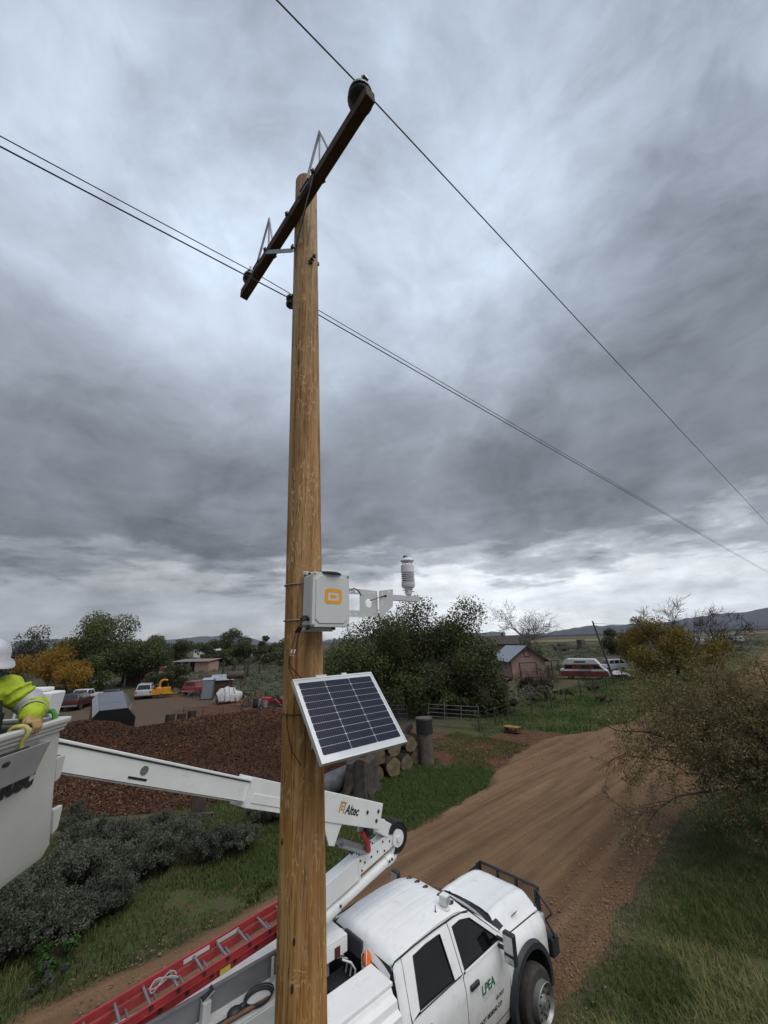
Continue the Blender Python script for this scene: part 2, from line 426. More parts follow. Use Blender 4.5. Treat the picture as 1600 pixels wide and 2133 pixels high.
def ground_material():
    t = NT('ground_soil_and_grass')
    n1 = t.noise(0.35, 7, 0.6); n2 = t.noise(2.4, 7, 0.65); n3 = t.noise(14, 5, 0.65); nfar = t.noise(0.035, 8, 0.62)
    steppe = t.ramp(n2, [(0.30, (.034, .034, .017)), (0.48, (.068, .062, .033)), (0.62, (.105, .088, .046)), (0.78, (.145, .115, .064))])
    steppe = t.mix(t.ramp(nfar, [(0.38, 0.0), (0.62, 0.75)]), steppe, t.ramp(n1, [(0.3, (.050, .052, .030)), (0.7, (.095, .090, .048))]))
    grass = t.mix(t.ramp(n2, [(0.40, 0.0), (0.62, 0.85)]), t.ramp(n3, [(0.25, (.030, .044, .012)), (0.5, (.055, .078, .022)), (0.75, (.095, .105, .042))]), t.ramp(n3, [(0.3, (.060, .042, .027)), (0.7, (.115, .085, .055))]))
    dirt = t.ramp(n2, [(0.25, (.075, .052, .036)), (0.55, (.105, .075, .053)), (0.8, (.14, .105, .075))])
    drive = t.ramp(n2, [(0.25, (.055, .026, .017)), (0.5, (.095, .047, .030)), (0.75, (.14, .080, .052))])
    a = t.new('ShaderNodeAttribute'); a.attribute_name = 'zone'
    sp_ = t.new('ShaderNodeSeparateColor'); t.l.new(a.outputs['Color'], sp_.inputs[0])
    def edge(ch): return t.ramp(t.math('ADD', sp_.outputs[ch], t.math('MULTIPLY', t.math('SUBTRACT', n2, 0.5), 0.9)), [(0.38, 0.0), (0.62, 1.0)])
    c = t.mix(edge(1), steppe, grass); c = t.mix(edge(0), c, dirt); c = t.mix(edge(2), c, drive)
    t.set(color=c, rough=0.95, spec=0.15)
    t.bump(t.math('ADD', n3, t.math('MULTIPLY', n2, 2.0)), 0.6, 0.05)
    return t.mat
ground = np_mesh('ground', np.stack([GX, GY, GZ], -1).reshape(-1, 3), gf, ground_material(), attrs={'zone': zone}, smooth=True)
tag(ground, kind='structure')

# dirt road: a sheet with real ruts, raggedly worn edges
rs = np.concatenate([np.arange(-16, 60, 0.35), np.geomspace(60, 700, 60)]); rt = np.linspace(0, 1, 72)
RS, RT = np.meshgrid(rs, rt, indexing='ij')
wl_ = road_left(RS) - 0.55 * (fbm(RS, RS * 0 + 3, 1.7, 5) - .42) * 2.0; wr_ = road_right(RS) + 0.55 * (fbm(RS, RS * 0 + 9, 1.7, 5) - .5) * 2.0
TT = wl_ + (wr_ - wl_) * RT
edge_in = np.minimum(RT, 1 - RT)
tt = TT - (road_left(RS) + road_right(RS)) / 2
track = np.zeros_like(tt)
rz = 0.02 + 0.05 * sstep(0, .12, edge_in) + 0.03 * np.cos(tt * .45)
for c0, w0, a0 in ((-2.6, .35, .035), (-1.9, .25, .02), (-.9, .30, .035), (.25, .3, .03), (.95, .25, .025), (1.9, .4, .045), (2.6, .3, .03)):
    track = np.maximum(track, np.exp(-((tt - c0 - .25 * (fbm(RS, RS * 0 + c0 * 7, 6, 3) - .5)) / (w0 * .75)) ** 2) * sstep(.28, .62, fbm(RS, RS * 0 + c0 * 3, 5, 3)))
    rz = rz - 1.7 * a0 * np.exp(-((tt - c0 - .25 * (fbm(RS, RS * 0 + c0 * 7, 6, 3) - .5)) / w0) ** 2) * (0.6 + .8 * fbm(RS, RS * 0 + c0, 4))
rz = rz + 0.03 * (fbm(RS, TT * 3, 1.5) - .5) + 0.022 * sstep(2.4, 3.1, tt) * (fbm(RS, TT, .5) - .2)
ei_m = edge_in * (wr_ - wl_); rz = np.where(ei_m < .9, rz - .20 * (1 - ei_m / .9) ** 1.6 + .03 * (fbm(RS, TT, .7, 3) - .5), rz)
RX = RS * E1.x + TT * EU.x; RY = RS * E1.y + TT * EU.y
nr, nc = RS.shape; ii = np.arange(nr * nc).reshape(nr, nc)
rf = np.stack([ii[:-1, :-1], ii[:-1, 1:], ii[1:, 1:], ii[1:, :-1]], -1).reshape(-1, 4)
def road_material():
    t = NT('packed_red_dirt'); a = t.new('ShaderNodeAttribute'); a.attribute_name = 'lane'
    vec = a.outputs['Vector']
    streak = t.noise(1.0, 6, 0.6, t.map(vec, (0.10, 2.2, 1))); streak2 = t.noise(1.0, 6, 0.62, t.map(vec, (0.22, 6.0, 1), (4, 9, 0)))
    n2 = t.noise(1.1, 6, 0.6); n3 = t.noise(22, 6, 0.7)
    f = t.math('ADD', t.math('MULTIPLY', streak, 0.55), t.math('ADD', t.math('MULTIPLY', streak2, 0.30), t.math('MULTIPLY', n2, 0.15)))
    c = t.ramp(f, [(0.36, (.092, .049, .024)), (0.46, (.160, .093, .050)), (0.55, (.205, .126, .070)), (0.68, (.26, .172, .102))])
    tk = t.math('MULTIPLY', t.attr('track'), t.ramp(t.math('ADD', t.math('MULTIPLY', n3, .5), t.math('MULTIPLY', streak2, .5)), [(0.38, 0.25), (0.6, 0.85)]))
    c = t.mix(tk, c, (.085, .045, .022))
    # loose darker gravel near the right edge
    sp_ = t.new('ShaderNodeSeparateXYZ'); t.l.new(vec, sp_.inputs[0])
    g = t.math('ADD', sp_.outputs[2], t.math('MULTIPLY', t.math('SUBTRACT', n2, 0.5), 0.6))
    gravel = t.ramp(n3, [(0.3, (.055, .028, .014)), (0.52, (.130, .070, .036)), (0.72, (.25, .16, .095))])
    c = t.mix(t.ramp(g, [(0.55, 0.0), (0.8, 0.85)]), c, gravel)
    n4 = t.noise(60, 4, 0.7); c = t.mix(t.ramp(n3, [(0.35, 0.5), (0.58, 0.0)]), c, (.075, .042, .024)); c = t.mix(t.ramp(n4, [(0.60, 0.0), (0.72, 0.45)]), c, (.27, .18, .11))
    ed_ = t.math('ADD', a.outputs['Alpha'], t.math('ADD', t.math('MULTIPLY', t.math('SUBTRACT', n2, 0.5), 1.1), t.math('MULTIPLY', t.math('SUBTRACT', n3, 0.5), 0.6)))
    soil = t.ramp(n3, [(0.3, (.034, .036, .014)), (0.55, (.075, .055, .032)), (0.75, (.105, .095, .048))])
    c = t.mix(t.ramp(ed_, [(0.25, 1.0), (0.6, 0.0)]), c, soil)
    t.set(color=c, rough=0.9, spec=0.2)
    t.bump(t.math('ADD', t.math('MULTIPLY', n3, 1.0), t.math('MULTIPLY', streak2, 1.5)), 0.55, 0.03)
    return t.mat
lane = np.zeros((RS.size, 4), np.float32); lane[:, 0] = RS.ravel(); lane[:, 1] = TT.ravel(); lane[:, 2] = sstep(1.6, 3.2, tt).ravel(); lane[:, 3] = (edge_in * (wr_ - wl_)).ravel()
road = np_mesh('dirt_road', np.stack([RX, RY, rz], -1).reshape(-1, 3), rf, road_material(), attrs={'lane': lane, 'track': track.ravel()}, smooth=True)
tag(road, kind='structure')
NS = 17000; ss = 2 + 34 * rng.random(NS) ** 1.5; k_ = rng.random(NS); tl0 = road_left(ss); tr0 = road_right(ss); tp = np.where(rng.random(NS) < .5, tr0 - .5 - 2.4 * k_ ** 1.2, tl0 + (tr0 - tl0) * k_)
pr = rng.uniform(.006, .024, NS) * (1 + (rng.random(NS) < .03)); oc = np.array([(1,0,0),(0,1,0),(-1,0,0),(0,-1,0),(0,0,.75),(0,0,-.5)], float)
pv = oc[None] * pr[:, None, None] * rng.uniform(.6, 1.3, (NS, 6, 1)); ca, sa = np.cos(k_ * 40), np.sin(k_ * 40); pv = np.stack([pv[..., 0] * ca[:, None] - pv[..., 1] * sa[:, None], pv[..., 0] * sa[:, None] + pv[..., 1] * ca[:, None], pv[..., 2]], -1)
pv += np.stack([ss * E1.x + tp * EU.x, ss * E1.y + tp * EU.y, np.full(NS, .055)], -1)[:, None, :]
of = np.array([(0,1,4),(1,2,4),(2,3,4),(3,0,4),(1,0,5),(2,1,5),(3,2,5),(0,3,5)])
tag(np_mesh('road_stones', pv.reshape(-1, 3), (np.arange(NS)[:, None, None] * 6 + of[None]).reshape(-1, 3), mat('dusty_road_stone', (.12, .080, .052), .9, 0, .5, 3, c2=(.30, .22, .16))), kind='stuff')

# wood chip heap
mx_, my_ = np.meshgrid(np.arange(-24.5, 1.2, .22), np.arange(16.5, 37.5, .22), indexing='ij')
mh = mulch_h(mx_, my_); mz = np.where(mh > .02, mh, -.25)
ii = np.arange(mx_.size).reshape(mx_.shape)
mf = np.stack([ii[:-1, :-1], ii[1:, :-1], ii[1:, 1:], ii[:-1, 1:]], -1).reshape(-1, 4)
keep = (mz.ravel()[mf].max(1) > 0); mf = mf[keep]
m_chip = mat('damp_wood_chips', (.044, .020, .011), 0.9, 0, .4, 34, 0.6, 60, c2=(.072, .034, .019), spec=.15)
pile = np_mesh('wood_chip_heap', np.stack([mx_, my_, mz], -1).reshape(-1, 3), mf, m_chip, smooth=True)
tag(pile, kind='structure')
N = 150000
px_ = rng.uniform(-24, 1, N); py_ = rng.uniform(17, 37, N); ph = mulch_h(px_, py_); k = (ph > .03) & (rng.random(N) < np.where(py_ < 30, 1, .6)); px_, py_, ph = px_[k], py_[k], ph[k]
def flakes(x, y, z, ln, wd, tint, name, m, tilt=0.5, kind='stuff'):
    n = len(x); a = rng.uniform(0, 2 * np.pi, n); e = rng.normal(0, tilt, n); rl = rng.normal(0, tilt, n)
    d = np.stack([np.cos(a) * np.cos(e), np.sin(a) * np.cos(e), np.sin(e)], -1)
    w = np.stack([-np.sin(a) * np.cos(rl), np.cos(a) * np.cos(rl), np.sin(rl)], -1)
    c = np.stack([x, y, z], -1); L = ln[:, None] * d; W = wd[:, None] * w
    vs = np.stack([c - L - W, c + L - W * .7, c + L * .9 + W, c - L * .8 + W * .8], 1).reshape(-1, 3)
    fs = np.arange(4 * n).reshape(n, 4)
    o = np_mesh(name, vs, fs, m, attrs={'tint': np.repeat(tint, 4)})
    return tag(o, kind=kind)
m_flake = leaf_mat('chip_flakes', (.038, .017, .010), (.26, .13, .065), 0.0, 0.8)
n = len(px_)
flakes(px_, py_, ph + .02, rng.uniform(.025, .085, n), rng.uniform(.010, .028, n), np.clip(rng.beta(.7, 3.0, n) * (.5 + 1.1 * sstep(.35, .65, fbm(px_, py_, 2.5))), 0, 1), 'wood_chips', m_flake)
# chips strewn over the driveway mouth
N = 9000
u = rng.random(N); i = rng.integers(0, len(DRIVE) - 1, N); dr = np.array(DRIVE)
qx = dr[i, 0] + (dr[i + 1, 0] - dr[i, 0]) * u + rng.normal(0, 1.5, N); qy = dr[i, 1] + (dr[i + 1, 1] - dr[i, 1]) * u + rng.normal(0, 1.5, N)
flakes(qx, qy, np.full(N, .045), rng.uniform(.02, .07, N), rng.uniform(.008, .025, N), np.clip(rng.beta(1.6, 2.2, N), 0, 1), 'strewn_wood_chips', m_flake, 0.25)

# far straw field, tree line and hills
m_straw = mat('straw_stubble', (.14, .115, .055), 0.95, 0, .15, .02, c2=(.20, .165, .085), spec=.1)
f = MB(); f._add([(115, 405, .5), (330, 420, .5), (420, 640, .5), (150, 720, .5)], [(0, 1, 2, 3)])
f._add([(420, 560, .6), (900, 640, .6), (1000, 900, .6), (420, 800, .6)], [(0, 1, 2, 3)])
tag(f.build('straw_field', m_straw), kind='structure')
def hill_range(name, az0, az1, dist, hfun, m, depth=900, n=220):
    az = np.radians(np.linspace(az0, az1, n)); rows = []
    prof = [(0, 0), (.25, .30), (.45, .52), (.65, .75), (.82, .93), (1, 1.0), (1.5, .6), (2.2, -.05)]
    h = hfun(np.degrees(az))
    for k, (dd, hh) in enumerate(prof):
        d = dist + dd * depth; nz = 1 + .25 * (fbm(np.degrees(az) * 10 + k * 13, np.degrees(az) * 0 + k * 2.0, 6) - .5) * (0 < hh < 1)
        rows.append(np.stack([np.sin(az) * d, np.cos(az) * d, h * hh * nz - (12 if hh <= 0 else 0)], -1))
    vs = np.stack(rows, 1).reshape(-1, 3); kk = len(prof); ii = np.arange(n * kk).reshape(n, kk)
    fs = np.stack([ii[:-1, :-1], ii[1:, :-1], ii[1:, 1:], ii[:-1, 1:]], -1).reshape(-1, 4)
    return tag(np_mesh(name, vs, fs, m, smooth=True), kind='structure')
m_hill = mat('far_scrub_haze_tint', (.050, .060, .066), 1, 0, .25, .004, c2=(.085, .095, .10), spec=.05, detail=8)  # some of the blue of distant haze is painted into the slope colour
m_hill2 = mat('dark_mountain_haze_tint', (.026, .028, .034), 1, 0, .3, .003, c2=(.060, .062, .070), spec=.05, detail=9)  # this dark slope colour carries painted haze blue as well
m_hill3 = mat('wooded_foot_slope', (.020, .023, .024), 1, 0, .25, .01, spec=.05)
def h_left(a): return 40 + 110 * np.exp(-((a + 40) / 5.5) ** 2) + 95 * np.exp(-((a + 22) / 4.0) ** 2) + 75 * np.exp(-((a + 27) / 9) ** 2) + 70 * (fbm(a * 3, a * 0, 5) - .5) + 55 * sstep(-12, 0, a)
def h_right(a): return np.clip(30 + 130 * sstep(17, 27, a) + 165 * sstep(31, 47, a) + 200 * sstep(45, 60, a) + 60 * (fbm(a * 4, a * 0 + 4, 5) - .5), 5, None)
hill_range('distant_hills', -62, 16, 6200, h_left, m_hill)
hill_range('cloud_topped_mountain', 14, 78, 6400, h_right, m_hill2, 1600)
hill_range('wooded_foothill', -60, 78, 3300, lambda a: 11 + 7 * fbm(a * 6, a * 0 + 8, 3), m_hill3, 300, 400)
# ------------------------------------------------------------------ vegetation builders
def grass_stuff(name, x, y, z, h, w, lean, tint, m):
    n = len(x); a = rng.uniform(0, 2 * np.pi, n); wa = a + np.pi / 2
    d = np.stack([np.cos(a), np.sin(a), np.zeros(n)], -1); wv = np.stack([np.cos(wa), np.sin(wa), np.zeros(n)], -1) * w[:, None] / 2
    b = np.stack([x, y, z], -1); up = np.array([0, 0, 1.0])
    p1 = b + up * (h * .55)[:, None] + d * (h * lean * .35)[:, None]; p2 = b + up * (h * (1 - .35 * lean))[:, None] + d * (h * lean)[:, None]
    vs = np.stack([b - wv, b + wv, p1 + wv * .8, p1 - wv * .8, p2 + wv * .15, p2 - wv * .15], 1).reshape(-1, 3)
    o6 = np.arange(n)[:, None] * 6
    fs = np.concatenate([o6 + np.array([[0, 1, 2, 3]]), o6 + np.array([[3, 2, 4, 5]])], 0)
    o = np_mesh(name, vs, fs, m, attrs={'tint': np.repeat(tint, 6)}); return tag(o, kind='stuff')

def leaf_cloud(cent, size, out=None, flat=0.0, asp=0.55):
    """four-cornered leaves round given centres, random pose"""
    n = len(cent)
    q = rng.normal(size=(n, 3)); q /= np.linalg.norm(q, axis=1)[:, None] + 1e-9
    if out is not None: q = q * .8 + out * .6; q /= np.linalg.norm(q, axis=1)[:, None] + 1e-9
    r = rng.normal(size=(n, 3)); r[:, 2] -= flat
    L = r - (r * q).sum(1)[:, None] * q; L /= np.linalg.norm(L, axis=1)[:, None] + 1e-9
    W = np.cross(q, L); s = size[:, None]
    vs = np.stack([cent - L * s, cent - L * s * .1 + W * s * asp, cent + L * s, cent + L * s * .05 - W * s * asp], 1).reshape(-1, 3)
    return vs, np.arange(4 * n).reshape(n, 4)

def skeleton(base, height, trunk_r, rnd, levels=3, spread=0.8, nb=(5, 4, 4), first=0.25, lean=(0, 0), up=0.25, wob=0.12, ratio=0.62, trunk_frac=0.55):
    """recursive limbs -> list of (points, radii, level)"""
    out = []
    def limb(p, d, L, r, lev):
        pts = [p.copy()]; rad = [r]; n = 5 if lev < 2 else 4
        for i in range(n):
            d = (d + V(rnd.gauss(0, wob), rnd.gauss(0, wob), rnd.gauss(0, wob) + (up * .12 if lev else 0))).normalized()
            p = p + d * (L / n); pts.append(p.copy()); rad.append(r * (1 - .78 * (i + 1) / n))
        out.append((pts, rad, lev))
        if lev >= levels: return
        for k in range(nb[min(lev, len(nb) - 1)]):
            t = first + (1 - first) * (k + rnd.random()) / nb[min(lev, len(nb) - 1)] if lev == 0 else 0.2 + .8 * rnd.random()
            t = min(t, .99); i = min(int(t * n), n - 1); q = pts[i].lerp(pts[i + 1], t * n - i)
            ax = d.orthogonal().normalized(); ax.rotate(Matrix.Rotation(rnd.random() * 6.283, 3, d))
            nd = (d * (1 - spread * .55) + ax * spread + V(0, 0, up * .3)).normalized()
            limb(q, nd, L * ratio * (1.1 - .45 * t if lev == 0 else .75 + .5 * rnd.random()) * (1.25 if lev == 0 else 1), max(rad[i] * .62, trunk_r * .03), lev + 1)
    limb(Vector(base), V(lean[0], lean[1], 1).normalized(), height * trunk_frac, trunk_r, 0)
    return out

m_bark = mat('grey_brown_bark', (.050, .040, .032), .95, 0, .35, 12, .8, 30, spec=.1)
m_bark_pale = mat('weathered_pale_bark', (.115, .100, .088), .95, 0, .3, 12, .6, 30, spec=.1)
def limbs_mesh(sk, name, m, parent, nmin=3, rmin=.004):
    b = MB()
    for pts, rad, lev in sk: b.tube(pts, [max(r, rmin) for r in rad], 7 if lev == 0 else (5 if lev == 1 else nmin), cap=False)
    return b.build(name, m, parent, smooth=True, weld=False, fix=False, angle=80)

def tree(name, base, label, cat, leafm, height=8, width=6, trunk_r=.16, nleaf=9000, leaf=.13, seed=1, lobes=14, low=0.18, group=None, barkm=None, hang=0.2, dens=0.75, sk_kw=None, flatten=1.0, gap=0.5):
    """tapered trunk with limbs + a crown of leaf faces gathered in uneven clumps"""
    rnd = random.Random(seed); g = np.random.default_rng(seed)
    root = empty(name, base, label, cat, group)
    kw = dict(levels=3, spread=.75, nb=(7, 5, 4), first=.22); kw.update(sk_kw or {})
    sk = skeleton((0, 0, -.1), height, trunk_r, rnd, **kw)
    limbs_mesh(sk, 'trunk', barkm or m_bark, root)
    # lobes over an uneven dome
    cs = []; hz = height * (1 - low) / 2; zc = height * low + hz
    while len(cs) < lobes:
        d = g.normal(size=3); d /= np.linalg.norm(d); r = g.random() ** .45
        p = np.array([d[0] * width / 2 * r, d[1] * width / 2 * r, zc + d[2] * hz * r * flatten])
        if p[2] > height * low * .8: cs.append((p, g.uniform(.45, 1.0)))
    cents = []; outs = []; tints = []
    wsum = sum(w for _, w in cs); R0 = min(width, height) * .5
    for p, w in cs:
        k = int(nleaf * w / wsum); rad = R0 * (.26 + .30 * w)
        d = g.normal(size=(k, 3)); d /= np.linalg.norm(d, axis=1)[:, None]
        rr = rad * g.random(k) ** .38
        c = p + d * rr[:, None] * np.array([1, 1, .78]); c[:, 2] -= hang * g.random(k) * rad
        hn = (np.sin(c[:, 0] * 2.3 / max(.4, R0 * .25) + seed) * np.sin(c[:, 1] * 2.1 / max(.4, R0 * .25) + 2 * seed) * np.sin(c[:, 2] * 2.6 / max(.4, R0 * .25)))
        kp = g.random(k) < dens + gap * hn
        cents.append(c[kp]); outs.append(d[kp]); tints.append(np.clip(g.beta(2, 2, kp.sum()) * .7 + .3 * g.random(), 0, 1))
    c = np.concatenate(cents); c[:, 2] = np.maximum(c[:, 2], .06)
    vs, fs = leaf_cloud(c, leaf * g.uniform(.55, 1.25, len(c)), np.concatenate(outs))
    np_mesh('crown', vs, fs, leafm, root, {'tint': np.repeat(np.concatenate(tints), 4)})
    return root

def bare_tree(name, base, label, height, seed, group=None, spread=.8, trunk_r=.2, m=None, levels=4, nb=(6, 5, 5, 4), rmin=.004, **kw):
    root = empty(name, base, label, 'tree', group)
    sk = skeleton((0, 0, -.1), height, trunk_r, random.Random(seed), levels=levels, spread=spread, nb=nb, **kw)
    lo = [s for s in sk if s[2] <= 1]; hi = [s for s in sk if s[2] > 1]
    limbs_mesh(lo, 'trunk', m or m_bark_pale, root, rmin=rmin); limbs_mesh(hi, 'twigs', m or m_bark_pale, root, rmin=rmin)
    return root

def shrub_mesh(seed, w, h, nleaf, leaf, leafm, stemm, spiky=.5):
    """sagebrush: many upright leafy stems from one foot -> (foliage mesh object, stems mesh object)"""
    g = np.random.default_rng(seed); b = MB(); cents = []; tints = []
    ns = 64; lob = [((w * .33 * math.cos(j * 1.26 + seed) * g.uniform(.3, 1.15), w * .33 * math.sin(j * 1.26 + seed) * g.uniform(.3, 1.15)), g.uniform(.5, 1.08)) for j in range(6)]
    for i in range(ns):
        lc, lh = lob[i % len(lob)]; q_ = g.normal(0, .13 * w, 2); top = np.array([lc[0] + q_[0], lc[1] + q_[1], 0]); r = math.hypot(top[0], top[1]); hh = lh * h * (1 - 2.2 * (q_ @ q_) / w ** 2) * g.uniform(.8, 1.12); top[2] = max(hh, .15); mid = top * np.array([.55, .55, .5]) + g.normal(0, .04, 3)
        b.tube([V(top[0] * .12, top[1] * .12, -.05), V(*mid), V(*top)], [.018, .012, .004], 3, cap=False)
        k = nleaf // ns; t = g.random(k) ** .30; rr = (.05 + .14 * t) * w
        c = mid + (top - mid) * t[:, None] * 1.05 + g.normal(size=(k, 3)) * (.020 + .028 * t)[:, None] * w * np.array([1, 1, .9])
        cents.append(c); tints.append(np.clip(g.beta(2, 2.2, k) * .6 + .4 * g.random(), 0, 1))
    c = np.concatenate(cents); c[:, 2] = np.maximum(c[:, 2], .03)
    vs, fs = leaf_cloud(c, leaf * g.uniform(.5, 1.3, len(c)), None, -spiky, .38)
    return (vs, fs, np.repeat(np.concatenate(tints), 4)), b
# ------------------------------------------------------------------ utility pole and what is bolted to it
def wb(mb, name, m, root, **k):
    L = root.location if root.parent is None else root.parent.location + root.location
    mb.v = [(v[0] - L.x, v[1] - L.y, v[2] - L.z) for v in mb.v]
    return mb.build(name, m, root, **k)
def pole_c(z): return V(-.449 - .0272 * z, 3.013 - .005 * z, z)
def pole_r(z): return float(np.interp(z, [0, 4.1, 5.1, 7.4, 10.0, 11], [.168, .147, .1425, .131, .120, .115]))
def pm(z, u=0, v=0): return pole_c(z) + EU * u + E1 * v

def pole_wood():
    t = NT('knife_scored_pole_wood'); o = t.tc.outputs['Object']
    sz = t.new('ShaderNodeSeparateXYZ'); t.l.new(o, sz.inputs[0])
    grain = t.noise(1.0, 7, 0.62, t.map(o, (34, 34, 1.5))); big = t.noise(1.0, 4, 0.5, t.map(o, (9, 9, .55)))
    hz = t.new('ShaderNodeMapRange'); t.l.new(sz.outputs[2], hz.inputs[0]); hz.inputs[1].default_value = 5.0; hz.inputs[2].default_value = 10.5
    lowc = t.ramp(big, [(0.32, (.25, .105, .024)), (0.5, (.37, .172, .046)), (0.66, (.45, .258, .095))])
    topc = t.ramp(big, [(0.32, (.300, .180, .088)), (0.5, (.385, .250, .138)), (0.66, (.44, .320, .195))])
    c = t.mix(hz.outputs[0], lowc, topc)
    c = t.mix(t.ramp(grain, [(0.34, 0.75), (0.5, 0.0)]), c, (.120, .052, .016))
    c = t.mix(t.ramp(grain, [(0.53, 0.0), (0.70, 0.55)]), c, (.50, .34, .17))
    curl = t.noise(1.0, 2, 0.5, t.map(o, (17, 17, 4.2)), 1.4)
    line = t.ramp(t.math('ABSOLUTE', t.math('SUBTRACT', curl, 0.5)), [(0.0, 1.0), (0.016, 0.85), (0.036, 0.0)])
    patch = t.ramp(t.noise(2.2, 3, 0.5), [(0.38, 0.0), (0.54, 0.85)])
    fine = t.noise(26, 3, 0.6)
    line = t.math('MULTIPLY', t.math('MULTIPLY', line, patch), t.ramp(fine, [(0.35, 0.2), (0.6, 1.0)]))
    c = t.mix(line, c, (.60, .42, .21))
    crack = t.noise(1.0, 3, 0.5, t.map(o, (42, 42, .75), (3, 1, 2)), 0.25)
    c = t.mix(t.ramp(t.math('ABSOLUTE', t.math('SUBTRACT', crack, 0.40)), [(0.0, 0.9), (0.020, 0.0)]), c, (.050, .020, .007))
    c = t.mix(t.ramp(t.noise(1.0, 5, 0.6, t.map(o, (6, 6, .35), (7, 2, 0))), [(0.50, 0.0), (0.70, 0.30)]), c, (.30, .225, .150))
    t.set(color=c, rough=0.75, spec=0.25)
    t.bump(t.math('ADD', t.math('MULTIPLY', grain, 0.6), t.math('MULTIPLY', line, 0.7)), 0.55, 0.006)
    return t.mat
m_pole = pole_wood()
m_arm = mat('dark_creosoted_timber', (.050, .030, .020), .85, 0, .35, 5, .5, 60, c2=(.095, .060, .042), spec=.2)
m_steel = mat('galvanised_steel', (.30, .31, .32), .5, .75, .2, 18)
m_dark_steel = mat('dull_dark_hardware', (.045, .045, .045), .55, .5, .3, 20)
m_rubber = mat('black_rubber', (.014, .014, .015), .6, 0, .3, 12, .2, 80)
m_wire = mat('weathered_conductor', (.050, .047, .044), .6, .35, .2, 8)
m_porc = mat('dark_insulator_glaze', (.016, .018, .016), .25, 0, .3, 8)

pole = empty('utility_pole', (pole_c(0).x, pole_c(0).y, 0), 'tall knife-scored brown timber utility pole with a dark crossarm, centre foreground', 'utility pole')
b = MB()
zs = np.concatenate([np.arange(-.3, 3.6, .4), np.arange(3.6, 11.0, .035), [11.0]])
def psurf(z, k):
    a = 2 * math.pi * k / 56; c = pole_c(z); r = pole_r(z)
    r *= 1 + .016 * (float(fbm(math.cos(a) * 3 + 9, z * .5 + math.sin(a) * 3, 1.2, 3)) - .5) + .010 * (float(vnoise(a * 9, z * 1.3, 1.0)) - .5)
    return c + V(math.cos(a) * r, math.sin(a) * r, 0)
vals = [[psurf(z, k) for k in range(56)] for z in zs]; b.v = [tuple(p) for row in vals for p in row]
nz = len(zs)
b.f = [(i * 56 + k, i * 56 + (k + 1) % 56, (i + 1) * 56 + (k + 1) % 56, (i + 1) * 56 + k) for i in range(nz - 1) for k in range(56)]
b.f.append(tuple((nz - 1) * 56 + k for k in range(56))); b.m = [0] * len(b.f)
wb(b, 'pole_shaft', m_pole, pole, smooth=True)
ARM_A, ARM_B = V(-1.675, 3.77, 10.33), V(0.002, 1.910, 10.33)
AU = (ARM_B - ARM_A).normalized(); AN = V(-AU.y, AU.x, 0)      # AN points back towards the pole? (to the road side)
if (pole_c(10.3) - ARM_A).dot(AN) < 0: AN = -AN
def armp(s, n=0, z=0): return ARM_A + AU * s + AN * n + EZ * z
ARM_L = (ARM_B - ARM_A).length
b = MB(); N = 30
for i in range(1): b.beam(ARM_A, ARM_B, .092, .122)
arm = wb(b, 'crossarm', m_arm, pole, bevel=.007, seg=2)
s_mid = (pole_c(10.33) - ARM_A).dot(AU)
# V brace in two flat legs, through bolts, lower bracket
for sgn in (-1, 1):
    b = MB(); q = pole_c(9.93) - AN * (pole_r(9.9) + .012) + AU * (.03 * sgn)
    b.beam(armp(s_mid + .50 * sgn, -.052, -.03), q, .042, .008, AN)
    wb(b, 'brace', m_dark_steel if sgn > 0 else m_steel, pole, bevel=.002)
for k_, (q, d) in enumerate(((armp(s_mid, 0), AN), (armp(s_mid + .5, -.0), AN), (armp(s_mid - .5, 0), AN), (pole_c(9.93), AN), (pole_c(9.78) + EU * .02, EU))):
    b = MB(); hb = .30 if k_ == 0 else (.075 if k_ < 3 else .16)
    b.tube([q - d * .085, q + d * hb] if k_ < 3 else [q - d * .16, q + d * .16], .009, 8)
    b.beam(q - d * (.062 if k_ < 3 else .150), q - d * (.075 if k_ < 3 else .165), .036, .036); b.beam(q + d * (hb - .025), q + d * (hb - .01), .034, .034)
    wb(b, 'bolt', m_dark_steel, pole)
# clamp on the side and spool bracket for the neutral
b = MB(); c = pole_c(9.72) + EU * (pole_r(9.3) + .012) - E1 * .02
b.box(c, (.03, .02, .06)); b.tube([c - E1 * .03 - EZ * .02, c + E1 * .03 + EZ * .03], .008, 8); b.box(c + EU * .018 + EZ * .015, (.025, .02, .02))
wb(b, 'ground_clamp', m_dark_steel, pole, bevel=.004)
NEU = pole_c(9.50) + E2 * .235 - E1 * .03
b = MB(); b.tube([pole_c(9.78) + E2 * .12, pole_c(9.64) + E2 * .18, NEU + EZ * .05], .011, 8); b.tube([pole_c(9.56) + E2 * .11 - E1 * .02, NEU + EZ * .02], .012, 8)
b.box(NEU + EZ * .065, (.05, .05, .014)); b.box(NEU - EZ * .065, (.05, .05, .014))
wb(b, 'spool_bracket', m_dark_steel, pole)
b = MB(); b.lathe([(.022, -.055), (.05, -.05), (.052, -.025), (.03, -.008), (.03, .008), (.052, .025), (.05, .05), (.022, .055)], NEU, n=18)
wb(b, 'spool_insulator', m_porc, pole, smooth=True)
